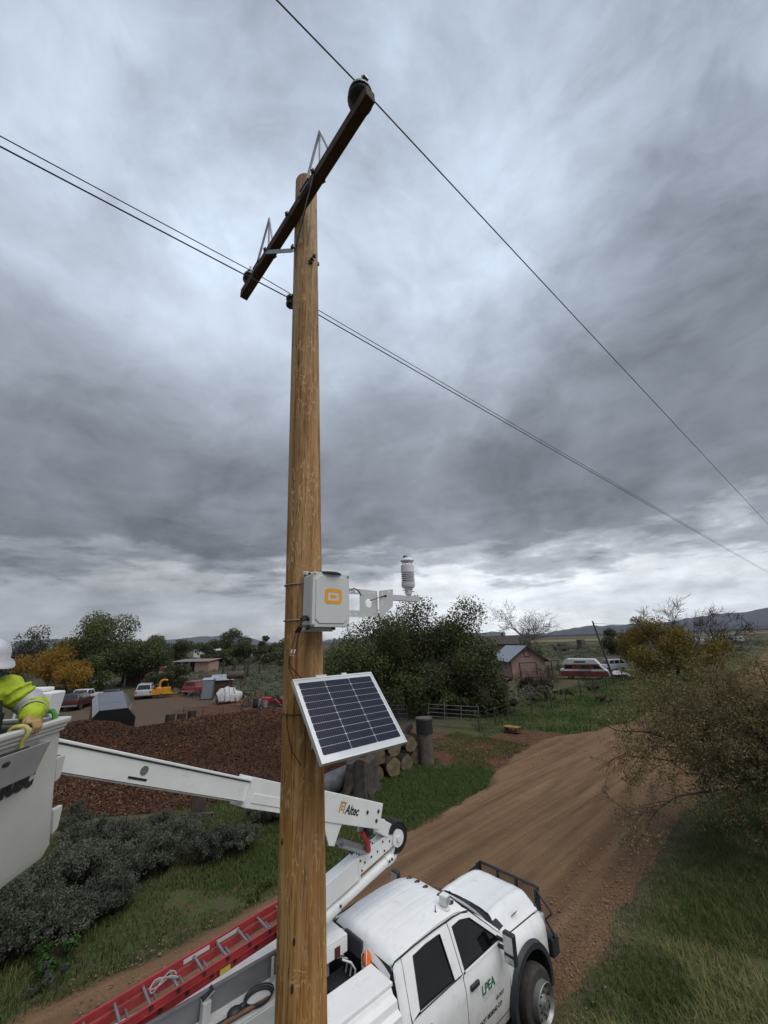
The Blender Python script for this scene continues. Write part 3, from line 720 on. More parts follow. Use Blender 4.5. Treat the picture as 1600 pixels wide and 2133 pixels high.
# pin insulators at both ends
INS = []
for s, sc_ in ((.16, .86), (ARM_L - .13, 1.12)):
    c = armp(s, 0, .061); INS.append(c)
    b = MB(); b.lathe([(h[0] * sc_, h[1] * sc_) for h in ((.02, 0), (.03, .01), (.092, .035), (.098, .055), (.06, .075), (.068, .085), (.094, .10), (.088, .135), (.055, .16), (.048, .175), (.056, .19), (.05, .205), (.03, .215))], c, n=22)
    wb(b, 'insulator', m_porc, pole, smooth=True, angle=60)
    b = MB(); t_ = c + EZ * .215 * sc_ + AU * (.035 if sc_ > 1 else -.02)
    b.box(t_ + EZ * .012, (.05, .10, .022), Matrix.Rotation(R(42), 3, 'Z')); b.tube([t_, t_ + EZ * .10], .013, 8); b.box(t_ + EZ * .04 + E1 * .02, (.05, .03, .03)); b.tube([t_ + E2 * .025, t_ + E2 * .025 + EZ * .085], .010, 6)
    wb(b, 'wire_clamp', m_steel, pole, bevel=.003)
# two wire A-frames that keep birds off the arm
for s0 in (.42, ARM_L - .98):
    b = MB(); ap = armp(s0 + .20, .0, .68)
    for ds, dn in ((0.0, -.03), (.17, .04), (.42, -.03)): b.tube([armp(s0 + ds, dn, .06), ap], .0125, 6)
    g_ = wb(b, 'perch_guard', m_steel, pole)
    b = MB(); b.box(armp(s0 + .02, -.052, .0), (.16, .006, .05), Matrix.Rotation(math.atan2(AU.y, AU.x), 3, 'Z')); b.box(armp(s0 + .02, -.03, .064), (.16, .05, .006), Matrix.Rotation(math.atan2(AU.y, AU.x), 3, 'Z'))
    wb(b, 'guard_foot', m_dark_steel, pole)
# short stubs: knots on the shaft
for z, a, r_ in ((9.95, 200, .014), (8.75, 215, .010), (8.52, 255, .012), (5.0, 225, .016), (4.55, 265, .018), (8.7, 243, .012), (4.35, 262, .020)):
    c = pole_c(z); q = c + V(math.cos(R(a)), math.sin(R(a)), 0) * (pole_r(z) + .001)
    b = MB(); b.ball(q, r_, 8, 6, sc=(.45, .45, 1.1)); wb(b, 'knot', mat('dark_knot', (.035, .016, .008), .8), pole, smooth=True)

# ------------------------------------------------------------------ conductors, each its own strand
WD = V(math.cos(R(40.7)), math.sin(R(40.7)), 0)
def line(name, p, label, r=.0058, sag=(1.0, .15), span=75, dirv=WD, n=60, twist=None):
    b = MB(); out = []
    for sgn in (-1, 1):
        pts = []; sg_ = sag[0] if sgn < 0 else sag[1]
        for i in range(n + 1):
            t = (i / n) ** 1.6; pts.append(p + dirv * (sgn * span * t) - EZ * (4 * sg_ * t * (1 - t)))
        b.tube(pts, r, 6)
    o = b.build(name, m_wire, None, smooth=True)
    return tag(o, label, 'power line', 'overhead conductors on the pole')
line('power_line', INS[1] + EZ * .262, 'single overhead conductor clamped on the right end of the crossarm', .0062)
line('power_line', INS[0] + EZ * .205, 'overhead conductor on the far left crossarm insulator, upper of the left pair')
line('power_line', NEU - E2 * .03 , 'neutral conductor on the small side spool below the crossarm, lower of the left pair', .0062)

# ------------------------------------------------------------------ instrument box
m_box = mat('light_grey_polycarbonate', (.52, .535, .535), .38, 0, .04, 4, .03, 90)
m_lid = mat('pale_grey_lid', (.56, .575, .575), .35, 0, .04, 4)
m_orange = mat('orange_print', (.80, .34, .010), .4, 0, .05, 5)
m_blk = mat('matt_black_plastic', (.012, .012, .013), .5, 0, .3, 10)
m_alu = mat('white_powder_coat', (.52, .53, .53), .45, .1, .06, 9)
Q = Matrix((E1, EU, EZ)).transposed()          # local (along road, away from pole, up)
def mp(v, u, z, zr=6.43): return pole_c(zr) * 1.0 + E1 * v + EU * u + EZ * (z - zr)
ebox = empty('equipment_box', mp(.045, .24, 6.25), 'pale grey instrument box with an orange square badge strapped to the pole', 'equipment box')
def rrect(w, h, r, n=5):
    pts = []
    for cx_, cy_, a0 in ((w / 2 - r, h / 2 - r, 0), (-w / 2 + r, h / 2 - r, 90), (-w / 2 + r, -h / 2 + r, 180), (w / 2 - r, -h / 2 + r, 270)):
        for i in range(n + 1): a = R(a0 + 90 * i / n); pts.append((cx_ + r * math.cos(a), cy_ + r * math.sin(a)))
    return pts
def slab(b, w, h, r, u0, u1, cv, cz, mi=0, n=5):
    pts = rrect(w, h, r, n); k = len(pts)
    vs = [mp(cv + p[0], u0, cz + p[1]) for p in pts] + [mp(cv + p[0], u1, cz + p[1]) for p in pts]
    b._add(vs, [tuple(range(k)), tuple(range(2 * k - 1, k - 1, -1))] + [(i, (i + 1) % k, (i + 1) % k + k, i + k) for i in range(k)], mi)
b = MB(); slab(b, .285, .345, .012, .155, .268, .045, 6.433); wb(b, 'box_body', m_box, ebox, bevel=.004)
b = MB(); slab(b, .312, .372, .022, .268, .300, .045, 6.433); lid = wb(b, 'lid', m_lid, ebox, bevel=.005, seg=3)
b = MB()      # raised centre field with clipped corners
w, h, c_ = .270, .330, .030
poly = [(-w/2+c_, -h/2), (w/2-c_, -h/2), (w/2, -h/2+c_), (w/2, h/2-c_), (w/2-c_, h/2), (-w/2+c_, h/2), (-w/2, h/2-c_), (-w/2, -h/2+c_)]
vs = [mp(.045 + p[0], .299, 6.433 + p[1]) for p in poly] + [mp(.045 + p[0] * .965, .307, 6.433 + p[1] * .97) for p in poly]
b._add(vs, [tuple(range(8)), tuple(range(15, 7, -1))] + [(i, (i + 1) % 8, (i + 1) % 8 + 8, i + 8) for i in range(8)])
wb(b, 'lid_panel', m_lid, ebox, bevel=.0015)
b = MB()      # badge: ring + bar
po, pi_ = rrect(.142, .104, .024, 6), rrect(.090, .058, .010, 6); k = len(po); CZ = 6.455; CV = .056
b._add([mp(CV + p[0], .3085, CZ + p[1]) for p in po] + [mp(CV + p[0], .3085, CZ + p[1]) for p in pi_], [(i, (i + 1) % k, (i + 1) % k + k, i + k) for i in range(k)])
wb(b, 'badge_ring', m_orange, ebox, fix=False)
b = MB(); b._add([mp(CV + x, .3085, CZ + z) for x, z in ((-.026, -.0105), (.026, -.0105), (.026, .0105), (-.026, .0105))], [(0, 1, 2, 3)]); wb(b, 'badge_bar', m_orange, ebox, fix=False)
for dv in (-.143, .143):
    for dz_ in (-.172, .172):
        b = MB(); b.lathe([(.0085, 0), (.0085, .005), (.004, .006)], mp(.045 + dv, .299, 6.433 + dz_), n=10, rot=Q @ Matrix.Rotation(R(-90), 3, 'X')); wb(b, 'lid_screw', m_steel, ebox)
b = MB(); b.lathe([(.112, 0), (.112, .008), (.098, .017), (.04, .022), (0, .023)], mp(.045, .225, 6.611), n=36); wb(b, 'antenna_disc', m_blk, ebox, smooth=True)
for zf in (6.242, 6.622):
    b = MB(); b.box(mp(.03, .165, zf), (.26, .045, .022), Q); b.box(mp(.03, .150, zf), (.26, .006, .04), Q); wb(b, 'mounting_rail', m_alu, ebox, bevel=.003)
    for dv in (-.075, .135):
        b = MB(); b.lathe([(.009, 0), (.009, .012)], mp(dv, .187, zf), n=8, rot=Q @ Matrix.Rotation(R(-90), 3, 'X')); wb(b, 'rail_bolt', m_dark_steel, ebox)
for zf in (6.560, 6.305):
    b = MB(); rr = pole_r(zf) + .006; c = pole_c(zf)
    pts = [c + E1 * (rr * math.cos(R(a))) + EU * (rr * math.sin(R(a))) for a in range(160, 381, 10)]
    pts = [c + EU * .165 - E1 * (.13)] + [c + E1 * (-rr) + EU * .05] + pts[::1][2:] if False else [c + E1 * (rr * math.cos(R(a))) + EU * (rr * math.sin(R(a))) for a in np.arange(130, 410.1, 8)]
    b.tube([c + EU * .16 - E1 * .10] + pts + [c + EU * .16 + E1 * .10], .0048, 6); wb(b, 'strap', m_steel, ebox, smooth=True)
b = MB(); g0 = mp(-.10, .215, 6.315)      # cable glands on the left face
for dz_, du in ((0, 0), (-.012, .025)): b.tube([g0 + EU * du + EZ * dz_, g0 - E1 * .030 + EU * du + EZ * dz_, g0 - E1 * .045 + EU * du + EZ * (dz_ - .012)], [.013, .012, .010], 8)
wb(b, 'cable_gland', m_blk, ebox, smooth=True)

# ------------------------------------------------------------------ solar panel
PT, PB = (.165, 5.925), (.525, 5.508); PL = math.hypot(PB[0] - PT[0], PB[1] - PT[1]); PW = .665; PVC = .150
pdn = (EU * (PB[0] - PT[0]) + EZ * (PB[1] - PT[1])).normalized(); pnm = E1.cross(-pdn).normalized()
if pnm.z < 0: pnm = -pnm
P0 = pole_c(5.8); P0 = V(P0.x, P0.y, 0)
def pp(a, d, n=0): return P0 + E1 * (PVC + a) + EU * PT[0] + EZ * PT[1] + pdn * d + pnm * n
panel = empty('solar_panel', pp(0, PL / 2, 0), 'tilted silver-framed solar panel bolted to the pole under the grey box', 'solar panel')
PM = Matrix((E1, pdn, pnm)).transposed()
m_frame = mat('anodised_frame', (.55, .57, .58), .38, .35, .05, 20)
m_back = mat('white_backsheet', (.56, .58, .60), .12, 0, .03, 10, coat=.5)
def cell_mat():
    t = NT('dark_silicon_cell'); o = t.tc.outputs['Object']
    s_ = t.new('ShaderNodeSeparateXYZ'); t.l.new(o, s_.inputs[0])
    fr = t.math('FRACT', t.math('MULTIPLY', s_.outputs[0], 1 / .0165)); ln = t.ramp(t.math('ABSOLUTE', t.math('SUBTRACT', fr, 0.5)), [(0.0, 1.0), (0.05, 1.0), (0.09, 0.0)])
    n1 = t.noise(14, 4, 0.5)
    c = t.mix(t.math('MULTIPLY', ln, .34), t.ramp(n1, [(0.3, (.009, .012, .026)), (0.7, (.016, .021, .042))]), (.22, .23, .25))
    t.set(color=c, rough=0.22, spec=0.10); return t.mat
m_cell = cell_mat()
FW, FD = .010, .028
b = MB()
for a, d, wa, wd in ((0, FW / 2, PW, FW), (0, PL - FW / 2, PW, FW), (-PW / 2 + FW / 2, PL / 2, FW, PL - 2 * FW), (PW / 2 - FW / 2, PL / 2, FW, PL - 2 * FW)):
    b.box(pp(a, d, -FD / 2 + .003), (wa, wd, FD), PM)
wb(b, 'frame', m_frame, panel, bevel=.0012)
b = MB(); b.box(pp(0, PL / 2, -.003), (PW - 2 * FW, PL - 2 * FW, .006), PM); wb(b, 'backsheet', m_back, panel)
ML, MT, MBm = .030, .034, .044
cw = (PW - 2 * ML - 2 * .0042) / 3; ch = (PL - MT - MBm - 9 * .0032) / 10
proto = None
for i in range(3):
    for j in range(10):
        q = pp(-PW / 2 + ML + cw / 2 + i * (cw + .0042), MT + ch / 2 + j * (ch + .0032), .0012)
        if proto is None:
            b = MB(); w2, h2, cc = cw / 2, ch / 2, .004
            pl = [(-w2 + cc, -h2), (w2 - cc, -h2), (w2, -h2 + cc), (w2, h2 - cc), (w2 - cc, h2), (-w2 + cc, h2), (-w2, h2 - cc), (-w2, -h2 + cc)]
            b.prism(pl, 'z', -.0008, .0008); proto = b.build('cell', m_cell, panel); o = proto
        else:
            o = proto.copy(); col.objects.link(o); o.parent = panel
        o.matrix_local = Matrix.Translation(q - panel.location) @ PM.to_4x4()
b = MB()
for a in (-.12, .10): b.box(pp(a, -.012, -.018), (.045, .03, .004), PM); b.beam(pp(a, .02, -.028), pp(a, PL * .62, -.028), .035, .02, pnm)
for d in (.06, PL * .6): b.beam(pp(-.14, d, -.045), pp(.13, d, -.045), .03, .02, pnm)
b.beam(pp(-.15, .07, -.05), pole_c(5.72) + EU * (pole_r(5.7) - .01), .05, .03); b.beam(pp(-.12, PL * .6, -.05), pole_c(5.50) + EU * (pole_r(5.5) - .02), .05, .03)
b.box(pp(-.10, -.008, -.012), (.085, .03, .005), PM)
wb(b, 'panel_bracket', m_alu, panel)
b = MB(); zf = 5.70; c = pole_c(zf); rr = pole_r(zf) + .004
b.tube([c + E1 * (rr * math.cos(R(a))) + EU * (rr * math.sin(R(a))) for a in np.arange(100, 441, 10)], .004, 5); wb(b, 'strap', m_dark_steel, panel)
# leads down from the box with connectors and white tags
for k, dv in enumerate((-.150, -.132)):
    top = g0 - E1 * .045 + EU * (.025 * k) + EZ * (-.012)
    pts = [top, top - EZ * .05 - E1 * .008, mp(-.156 + .014 * k, .175 + .02 * k, 6.22), mp(-.168 + .016 * k, .155 + .02 * k, 6.12), mp(-.180 - .004 * k, .14 + .02 * k, 6.02), pp(-PW / 2 + .03 + .06 * k, .0, -.03), pp(-PW / 2 + .02, .10, -.06)]
    b = MB(); b.tube(spline(pts), .0032, 6); wb(b, 'cable', m_rubber, panel, smooth=True)
    b = MB(); q0 = pts[1]; q1 = pts[2]; b.tube([q0, q0.lerp(q1, .1), q0.lerp(q1, .45), q0.lerp(q1, .5), q0.lerp(q1, 1.0)], [.006, .0105, .0105, .008, .010], 8); wb(b, 'connector', m_blk, panel, smooth=True)
    b = MB(); q0, q1 = pts[3], pts[4]; b.tube([q0.lerp(q1, .1), q0.lerp(q1, .36)], .0052, 8); b.tube([q0.lerp(q1, .44), q0.lerp(q1, .50)], .0052, 8); wb(b, 'cable_tag', mat('white_tag', (.6, .6, .58), .5), panel)
b = MB(); b.tube([pole_c(5.70) - E1 * .145 + EU * .03, pole_c(5.62) - E1 * .15 + EU * .06, pole_c(5.50) - E1 * .14 + EU * .10, pole_c(5.42) - E1 * .10 + EU * .15], .003, 6); wb(b, 'cable', m_rubber, panel, smooth=True)

# ------------------------------------------------------------------ bracket and weather sensor
brk = empty('sensor_bracket', mp(.30, .05, 6.44), 'white perforated steel bracket reaching out to the right of the grey box', 'bracket')
def plate(b, outer, holes, u0, th=.004, shear=0.0):
    """flat plate in the (along-road, up) plane with real holes"""
    bm = bmesh.new(); es = []
    for loop in [outer] + holes:
        vs = [bm.verts.new(mp(p[0], u0 + shear * (p[0] - .57) , p[1])) for p in loop]
        es += [bm.edges.new((vs[i], vs[(i + 1) % len(vs)])) for i in range(len(vs))]
    bmesh.ops.triangle_fill(bm, edges=es, use_beauty=True)
    bm.verts.index_update(); fs = [tuple(v.index for v in f.verts) for f in bm.faces]; vs = [v.co.copy() for v in bm.verts]; bm.free()
    b._add(vs, fs)
def circ(x, z, r, n=14): return [(x + r * math.cos(2 * math.pi * i / n), z + r * math.sin(2 * math.pi * i / n)) for i in range(n)]
U0 = .05
b = MB(); ox = [(.20, 6.338), (.505, 6.338), (.69, 6.345), (.69, 6.557), (.505, 6.562), (.20, 6.565)]
holes = [[(.33, 6.388), (.498, 6.388), (.498, 6.518), (.33, 6.518)][::-1], circ(.592, 6.452, .036, 18)]
holes += [circ(x, z, .006, 8) for x in (.54, .60, .655) for z in (6.362, 6.540)] + [circ(x, z, .010, 10) for x in (.36, .40, .46) for z in (6.540,)] + [circ(x, 6.362, .008, 8) for x in (.40, .46)]
plate(b, ox, holes, U0); wb(b, 'mounting_plate', m_alu, brk, fix=True, solid=.004)
b = MB(); ox = [(.692, 6.345), (.72, 6.345), (.832, 6.430), (.838, 6.578), (.692, 6.557)]
plate(b, ox, [circ(.725, 6.47, .006, 8), circ(.725, 6.445, .006, 8), circ(.80, 6.555, .006, 8), circ(.73, 6.535, .006, 8), circ(.80, 6.51, .006, 8)], U0, shear=.14); wb(b, 'angled_plate', m_alu, brk, solid=.004)
b = MB(); b.box(mp(.995, U0 - .02, 6.512), (.44, .042, .050), Q); wb(b, 'arm', m_alu, brk, bevel=.003)
b = MB(); b.box(mp(.27, U0 + .02, 6.35), (.16, .05, .03), Q); b.box(mp(.22, U0 + .05, 6.45), (.03, .06, .22), Q); wb(b, 'box_clip', m_alu, brk, bevel=.002)
b = MB(); b.tube([mp(.592, U0 + .012, 6.47), mp(.62, U0 + .03, 6.478), mp(.70, U0 + .035, 6.507), mp(.745, U0 + .03, 6.515)], .0035, 6); b.tube([mp(.745, U0 + .028, 6.515), mp(.765, U0 + .028, 6.518)], .010, 8)
wb(b, 'cable', m_rubber, brk, smooth=True)
b = MB(); b.tube([mp(.36, U0 + .02, 6.53), mp(.41, U0 + .03, 6.56), mp(.46, U0 + .03, 6.545), mp(.49, U0 + .025, 6.505)], .0045, 6); wb(b, 'cable', m_rubber, brk, smooth=True)
sens = empty('weather_sensor', mp(1.095, U0 - .02, 6.539), 'white louvred all-in-one weather sensor standing on the end of the bracket arm', 'weather sensor')
m_sens = mat('lilac_white_plastic', (.66, .66, .72), .45, 0, .05, 9)
SB = mp(1.095, U0 - .02, 6.539)
def L(prof, name, m=m_sens, n=30, **k): bb = MB(); bb.lathe(prof, SB, n=n); return wb(bb, name, m, sens, smooth=True, **k)
L([(.024, 0), (.024, .012), (.033, .014), (.033, .060), (.036, .062), (.036, .068), (.02, .07)], 'collar')
L([(.03, .066), (.052, .072), (.063, .088), (.064, .116), (.058, .120)], 'lower_cup')
for i in range(5):
    z0 = .123 + i * .0185; L([(.046, z0 + .0), (.0635, z0 + .002), (.0645, z0 + .0055), (.060, z0 + .0095), (.045, z0 + .0125), (.040, z0 + .0005)], 'louvre')
L([(.040, .120), (.044, .121), (.044, .216), (.03, .218)], 'louvre_core', mat('louvre_shade_grey', (.05, .05, .06), .7))  # dark colour puts the shade between the louvres into the core
L([(.050, .214), (.0625, .217), (.0625, .285), (.058, .289), (.02, .290)], 'body')
for i in range(4):
    bb = MB(); a = R(20 + 90 * i); bb.tube([SB + V(.046 * math.cos(a), .046 * math.sin(a), .288), SB + V(.046 * math.cos(a), .046 * math.sin(a), .322)], .0055, 8); wb(bb, 'pillar', m_sens, sens)
L([(.02, .319), (.060, .321), (.0645, .330), (.060, .340), (.046, .354), (.020, .362), (0, .363)], 'cap')
bb = MB(); bb.ball(SB + V(-.016, -.01, .360), .024, 12, 8); wb(bb, 'dark_dome', mat('smoked_dome', (.05, .05, .055), .15), sens, smooth=True)
bb = MB(); bb.ball(SB + V(.030, .012, .350), .018, 10, 8); wb(bb, 'white_dome', m_sens, sens, smooth=True)
for i in range(6):
    bb = MB(); a = R(60 * i + 10); bb.tube([SB + V(.03 * math.cos(a), .03 * math.sin(a), .04 + .012 * (i % 2)), SB + V(.056 * math.cos(a), .056 * math.sin(a), .04 + .012 * (i % 2))], .0045, 6); wb(bb, 'set_screw', m_steel, sens)
# ------------------------------------------------------------------ bucket truck (local: x forward from the front axle, y left, z up)
TR0 = V(1.562, 9.52, 0.02); TH = R(42.343)
truck = empty('bucket_truck', TR0, 'white crew-cab bucket truck with green door letters and raised boom on the dirt road', 'bucket truck', rz=TH)
TM = Matrix.Translation(TR0) @ Matrix.Rotation(TH, 4, 'Z'); TMI = TM.inverted()
def tl(p): return TMI @ Vector(p)            # world -> truck
def white_paint():
    t = NT('dusty_white_truck_paint')
    n1 = t.noise(1.3, 6, .62); n2 = t.noise(22, 5, .7); n3 = t.noise(5, 6, .65)
    c = t.ramp(n1, [(0.35, (.72, .735, .74)), (0.65, (.80, .81, .815))])
    c = t.mix(t.ramp(n3, [(0.56, 0.0), (0.72, 0.35)]), c, (.42, .38, .33))
    c = t.mix(t.ramp(n2, [(0.70, 0.0), (0.78, 0.55)]), c, (.22, .19, .16))
    s_ = t.new('ShaderNodeSeparateXYZ'); t.l.new(t.tc.outputs['Object'], s_.inputs[0])
    low = t.new('ShaderNodeMapRange'); t.l.new(s_.outputs[2], low.inputs[0]); low.inputs[1].default_value = 1.25; low.inputs[2].default_value = 0.45
    c = t.mix(t.math('MULTIPLY', low.outputs[0], t.math('ADD', .15, t.math('MULTIPLY', n3, .8))), c, (.24, .185, .14))
    t.set(color=c, rough=.34, spec=.4, coat=.15); return t.mat
m_white = white_paint()
m_fg = mat('white_boom_gelcoat', (.66, .67, .66), .4, 0, .06, 3, c2=(.78, .79, .785))
_t = NT('scuffed_white_gelcoat'); _n1 = _t.noise(2.2, 7, .65); _n2 = _t.noise(1.0, 5, .6, _t.map(None, (2.0, 14.0, 9.0))); _n3 = _t.noise(40, 4, .6)
_c = _t.ramp(_n1, [(0.3, (.66, .67, .66)), (0.7, (.78, .79, .785))]); _c = _t.mix(_t.ramp(_n2, [(0.60, 0.0), (0.74, 0.35)]), _c, (.40, .38, .34)); _c = _t.mix(_t.ramp(_n3, [(0.70, 0.0), (0.76, 0.5)]), _c, (.20, .19, .17)); _t.set(color=_c, rough=.42, spec=.4); m_fg = _t.mat
m_bktm = mat('yellowed_bucket_gelcoat', (.50, .49, .455), .5, 0, .05, 2.5, c2=(.57, .56, .53))
m_jamb = mat('dark_seam_rubber', (.020, .020, .022), .7)
m_tint = mat('tinted_glass', (.004, .005, .006), .03, 0, .1, 3, spec=.22)
m_trim = mat('textured_black_trim', (.024, .026, .032), .55, 0, .2, 30)
m_tyre = mat('dusty_tyre_rubber', (.040, .036, .033), .85, 0, .35, 7, .4, 50)
m_rim = mat('grey_steel_rim', (.28, .28, .27), .4, .6, .15, 9)
m_deck = mat('scuffed_white_deck', (.48, .48, .47), .6, 0, .15, 4)
m_greywall = mat('dull_aluminium_wall', (.20, .205, .215), .5, .4, .12, 6)
m_red = mat('red_fibreglass', (.34, .034, .036), .55, 0, .22, 3)
m_amber = mat('amber_lens', (.75, .14, .01), .15, 0, .1, 20)
m_green = mat('green_vinyl', (.012, .16, .075), .5, 0, .1, 9)
m_ink = mat('black_vinyl', (.012, .012, .014), .5, 0, .1, 9)
m_gold = mat('ochre_vinyl', (.50, .27, .04), .5, 0, .1, 9)
m_greyink = mat('grey_vinyl', (.25, .25, .25), .5, 0, .1, 9)
m_lamp = mat('clear_lamp_glass', (.60, .62, .63), .05, .4, .2, 30)

def ys(z): return float(np.interp(z, [.40, .55, .75, .98, 1.20, 1.36, 1.42, 1.86, 1.92], [.925, .955, .975, .985, .975, .930, .905, .715, .660]))
def side(x, z, off=0.0): return V(x, -(ys(z) + off), z)
def mirror(mb):      # add the left-hand twin
    n = len(mb.v); mb.v += [(v[0], -v[1], v[2]) for v in mb.v]; k = len(mb.f)
    mb.f += [tuple(i + n for i in reversed(f)) for f in mb.f[:k]]; mb.m += mb.m[:k]; return mb
def both(fn, name, m, **k):
    out = []
    for sgn in (1, -1):
        b = MB(); fn(b)
        if sgn < 0: b.v = [(v[0], -v[1], v[2]) for v in b.v]; b.f = [tuple(reversed(f)) for f in b.f]
        out.append(b.build(name, m, truck, **k))
    return out
def resample(pts, n):
    P_ = np.array(pts, float); d = np.r_[0, np.cumsum(np.hypot(*(P_[1:] - P_[:-1]).T))]; t = np.linspace(0, d[-1], n)
    # keep corners: merge original params
    t = np.unique(np.concatenate([t, d])); return np.stack([np.interp(t, d, P_[:, 0]), np.interp(t, d, P_[:, 1])], -1)
def ring(b, outer, hole, off=0.0, n=7):
    """strip between two matching polylines (same corner count) on the body side"""
    for (o0, o1), (h0, h1) in zip(zip(outer[:-1], outer[1:]), zip(hole[:-1], hole[1:])):
        for i in range(n):
            t0, t1 = i / n, (i + 1) / n
            q = [(o0[0] + (o1[0] - o0[0]) * t, o0[1] + (o1[1] - o0[1]) * t) for t in (t0, t1)]
            r = [(h0[0] + (h1[0] - h0[0]) * t, h0[1] + (h1[1] - h0[1]) * t) for t in (t0, t1)]
            b.quad(side(*q[0], off), side(*q[1], off), side(*r[1], off), side(*r[0], off))
DOORS = {
 'front': dict(x0=-1.672, x1=-.575, outer=[(-1.672, 1.362), (-1.690, 1.893), (-1.40, 1.892), (-1.16, 1.842), (-.66, 1.452), (-.575, 1.362)],
               hole=[(-1.615, 1.385), (-1.625, 1.835), (-1.42, 1.838), (-1.20, 1.790), (-.78, 1.470), (-.67, 1.385)]),
 'rear': dict(x0=-2.755, x1=-1.688, outer=[(-2.755, 1.362), (-2.70, 1.885), (-2.25, 1.902), (-1.80, 1.897), (-1.705, 1.893), (-1.688, 1.362)],
              hole=[(-2.585, 1.395), (-2.50, 1.840), (-2.25, 1.855), (-1.95, 1.852), (-1.905, 1.850), (-1.855, 1.385)])}
m_int = mat('dark_cab_interior', (.015, .015, .016), .9)
for nm, d in DOORS.items():
    def panel_fn(b, d=d):
        zsl = np.linspace(.52, 1.362, 11)
        b.grid(lambda x, z: side(x, z, .004 + (.004 if .80 < z < .9 else 0)), np.linspace(d['x0'], d['x1'], 9), zsl)
        ring(b, d['outer'], d['hole'], .004)
        b.grid(lambda x, z: side(x, z, .004), [d['hole'][0][0], d['hole'][-1][0]], [1.362, 1.388])
    ds = both(panel_fn, nm + '_door', m_white, smooth=True, angle=25, solid=.012)
    def glass_fn(b, d=d):
        h = d['hole']; pts = [V(*side(x, z, -.014)) for x, z in h]
        n_ = 10
        lo = resample([h[0], h[-1]], n_); up = resample(h, n_)
        up = np.array([[np.interp(t, np.linspace(0, 1, len(up)), up[:, k]) for k in (0, 1)] for t in np.linspace(0, 1, 25)])
        for i in range(24):
            a, c = up[i], up[i + 1]; zb = 1.375
            b.quad(side(a[0], zb, -.012), side(c[0], zb, -.012), side(*c, -.014), side(*a, -.014))
    for g_, dr_ in zip(both(glass_fn, 'window', m_tint, smooth=True), ds): g_.parent = dr_
    def seal_fn(b, d=d):
        h = d['hole']; hh = [side(x, z, .003) for x, z in h + [h[0]]]; b.tube(hh, .008, 5)
    for g_, dr_ in zip(both(seal_fn, 'window_seal', m_jamb), ds): g_.parent = dr_
    hx = {'front': -1.49, 'rear': -2.53}[nm]
    def handle_fn(b):
        b.box(V(hx, -(ys(1.2) + .022), 1.20), (.20, .045, .062)); 
    for g_, dr_ in zip(both(handle_fn, 'handle', m_trim, bevel=.016, seg=3), ds): g_.parent = dr_
# dark jambs behind the seams, rocker, rear corner and belt strips
def jamb(b): b.grid(lambda x, z: side(x, z, -.016), np.linspace(-2.86, -.50, 8), np.concatenate([np.linspace(.45, 1.37, 9)]))
both(jamb, 'door_jamb', m_jamb, smooth=True)
def pillars(b):
    for xa, xb in ((-2.86, -2.75), (-1.74, -1.62)): b.grid(lambda x, z: side(x, z, -.018), [xa, xb], np.linspace(1.36, 1.88, 6))
both(pillars, 'pillar_seal', m_jamb)
def corner(b):
    xr = lambda z: np.interp(z, [.5, 1.36, 1.9], [-2.90, -2.90, -2.86])
    xf = lambda z: np.interp(z, [.5, 1.362, 1.885], [-2.766, -2.766, -2.712])
    b.grid(lambda t, z: side(xr(z) + (xf(z) - xr(z)) * t, z, .004 - .03 * (1 - t) ** 4), np.linspace(0, 1, 7), np.linspace(.52, 1.89, 22))
both(corner, 'cab_corner', m_white, smooth=True, solid=.010)
def belt(b):
    pts = [side(x, 1.374, .004) for x in np.linspace(-2.59, -.67, 14)]; b.tube(pts, .009, 5)
both(belt, 'belt_moulding', m_jamb)
both(lambda b: b.grid(lambda x, z: side(x, z, .012), np.linspace(-2.86, -.60, 4), [.40, .46, .515]), 'rocker', m_white, smooth=True)
# roof with crown, edge gutters and shallow ribs
def zroof(x): return float(np.interp(x, [-2.92, -2.86, -2.78, -2.4, -1.9, -1.5, -1.36, -1.25, -1.12], [1.80, 1.915, 1.965, 2.015, 2.035, 2.022, 1.995, 1.955, 1.895]))
def xfr(t): return -1.29 + .13 * t * t
def roof_pt(s, t):
    x = -2.92 + (xfr(t) + 2.92) * s; y = .672 * t
    z = zroof(x if s < .9 else x) - .085 * abs(t) ** 3.2 - .012 * t * t
    if -2.72 < x < -1.55:
        for yc in (.16, .36): z -= .006 * math.exp(-((abs(y) - yc) / .018) ** 2)
    return V(x, y, z)
b = MB(); b.grid(roof_pt, np.linspace(0, 1, 40), np.linspace(-1, 1, 61)); b.build('roof', m_white, truck, smooth=True, angle=50, solid=-.01)
def gutter(b):
    pts = [V(x, -.685 - .006, zz_) for x, zz_ in ((-2.87, 1.86), (-2.82, 1.893), (-2.5, 1.912), (-2.0, 1.922), (-1.55, 1.912), (-1.28, 1.875))] + [V(-1.14, -.69, 1.845), V(-.9, -.765, 1.65), V(-.62, -.872, 1.425)]
    b.tube(pts, .010, 6)
both(gutter, 'roof_gutter', m_jamb, smooth=True)
def rail(b):     # painted rail between gutter and door frames
    A = [(-2.86, .690, 1.878), (-2.4, .692, 1.902), (-1.9, .692, 1.908), (-1.5, .692, 1.900), (-1.2, .70, 1.862), (-.90, .772, 1.64), (-.60, .880, 1.41)]
    Bq = [(-2.86, .652, 1.880), (-2.4, .652, 1.928), (-1.9, .655, 1.940), (-1.5, .652, 1.925), (-1.2, .632, 1.880), (-.86, .70, 1.66), (-.52, .80, 1.405)]
    for (a0, a1), (b0, b1) in zip(zip(A[:-1], A[1:]), zip(Bq[:-1], Bq[1:])):
        b.quad(*[V(p[0], -p[1], p[2]) for p in (a0, a1, b1, b0)])
both(rail, 'roof_rail', m_white, smooth=True)
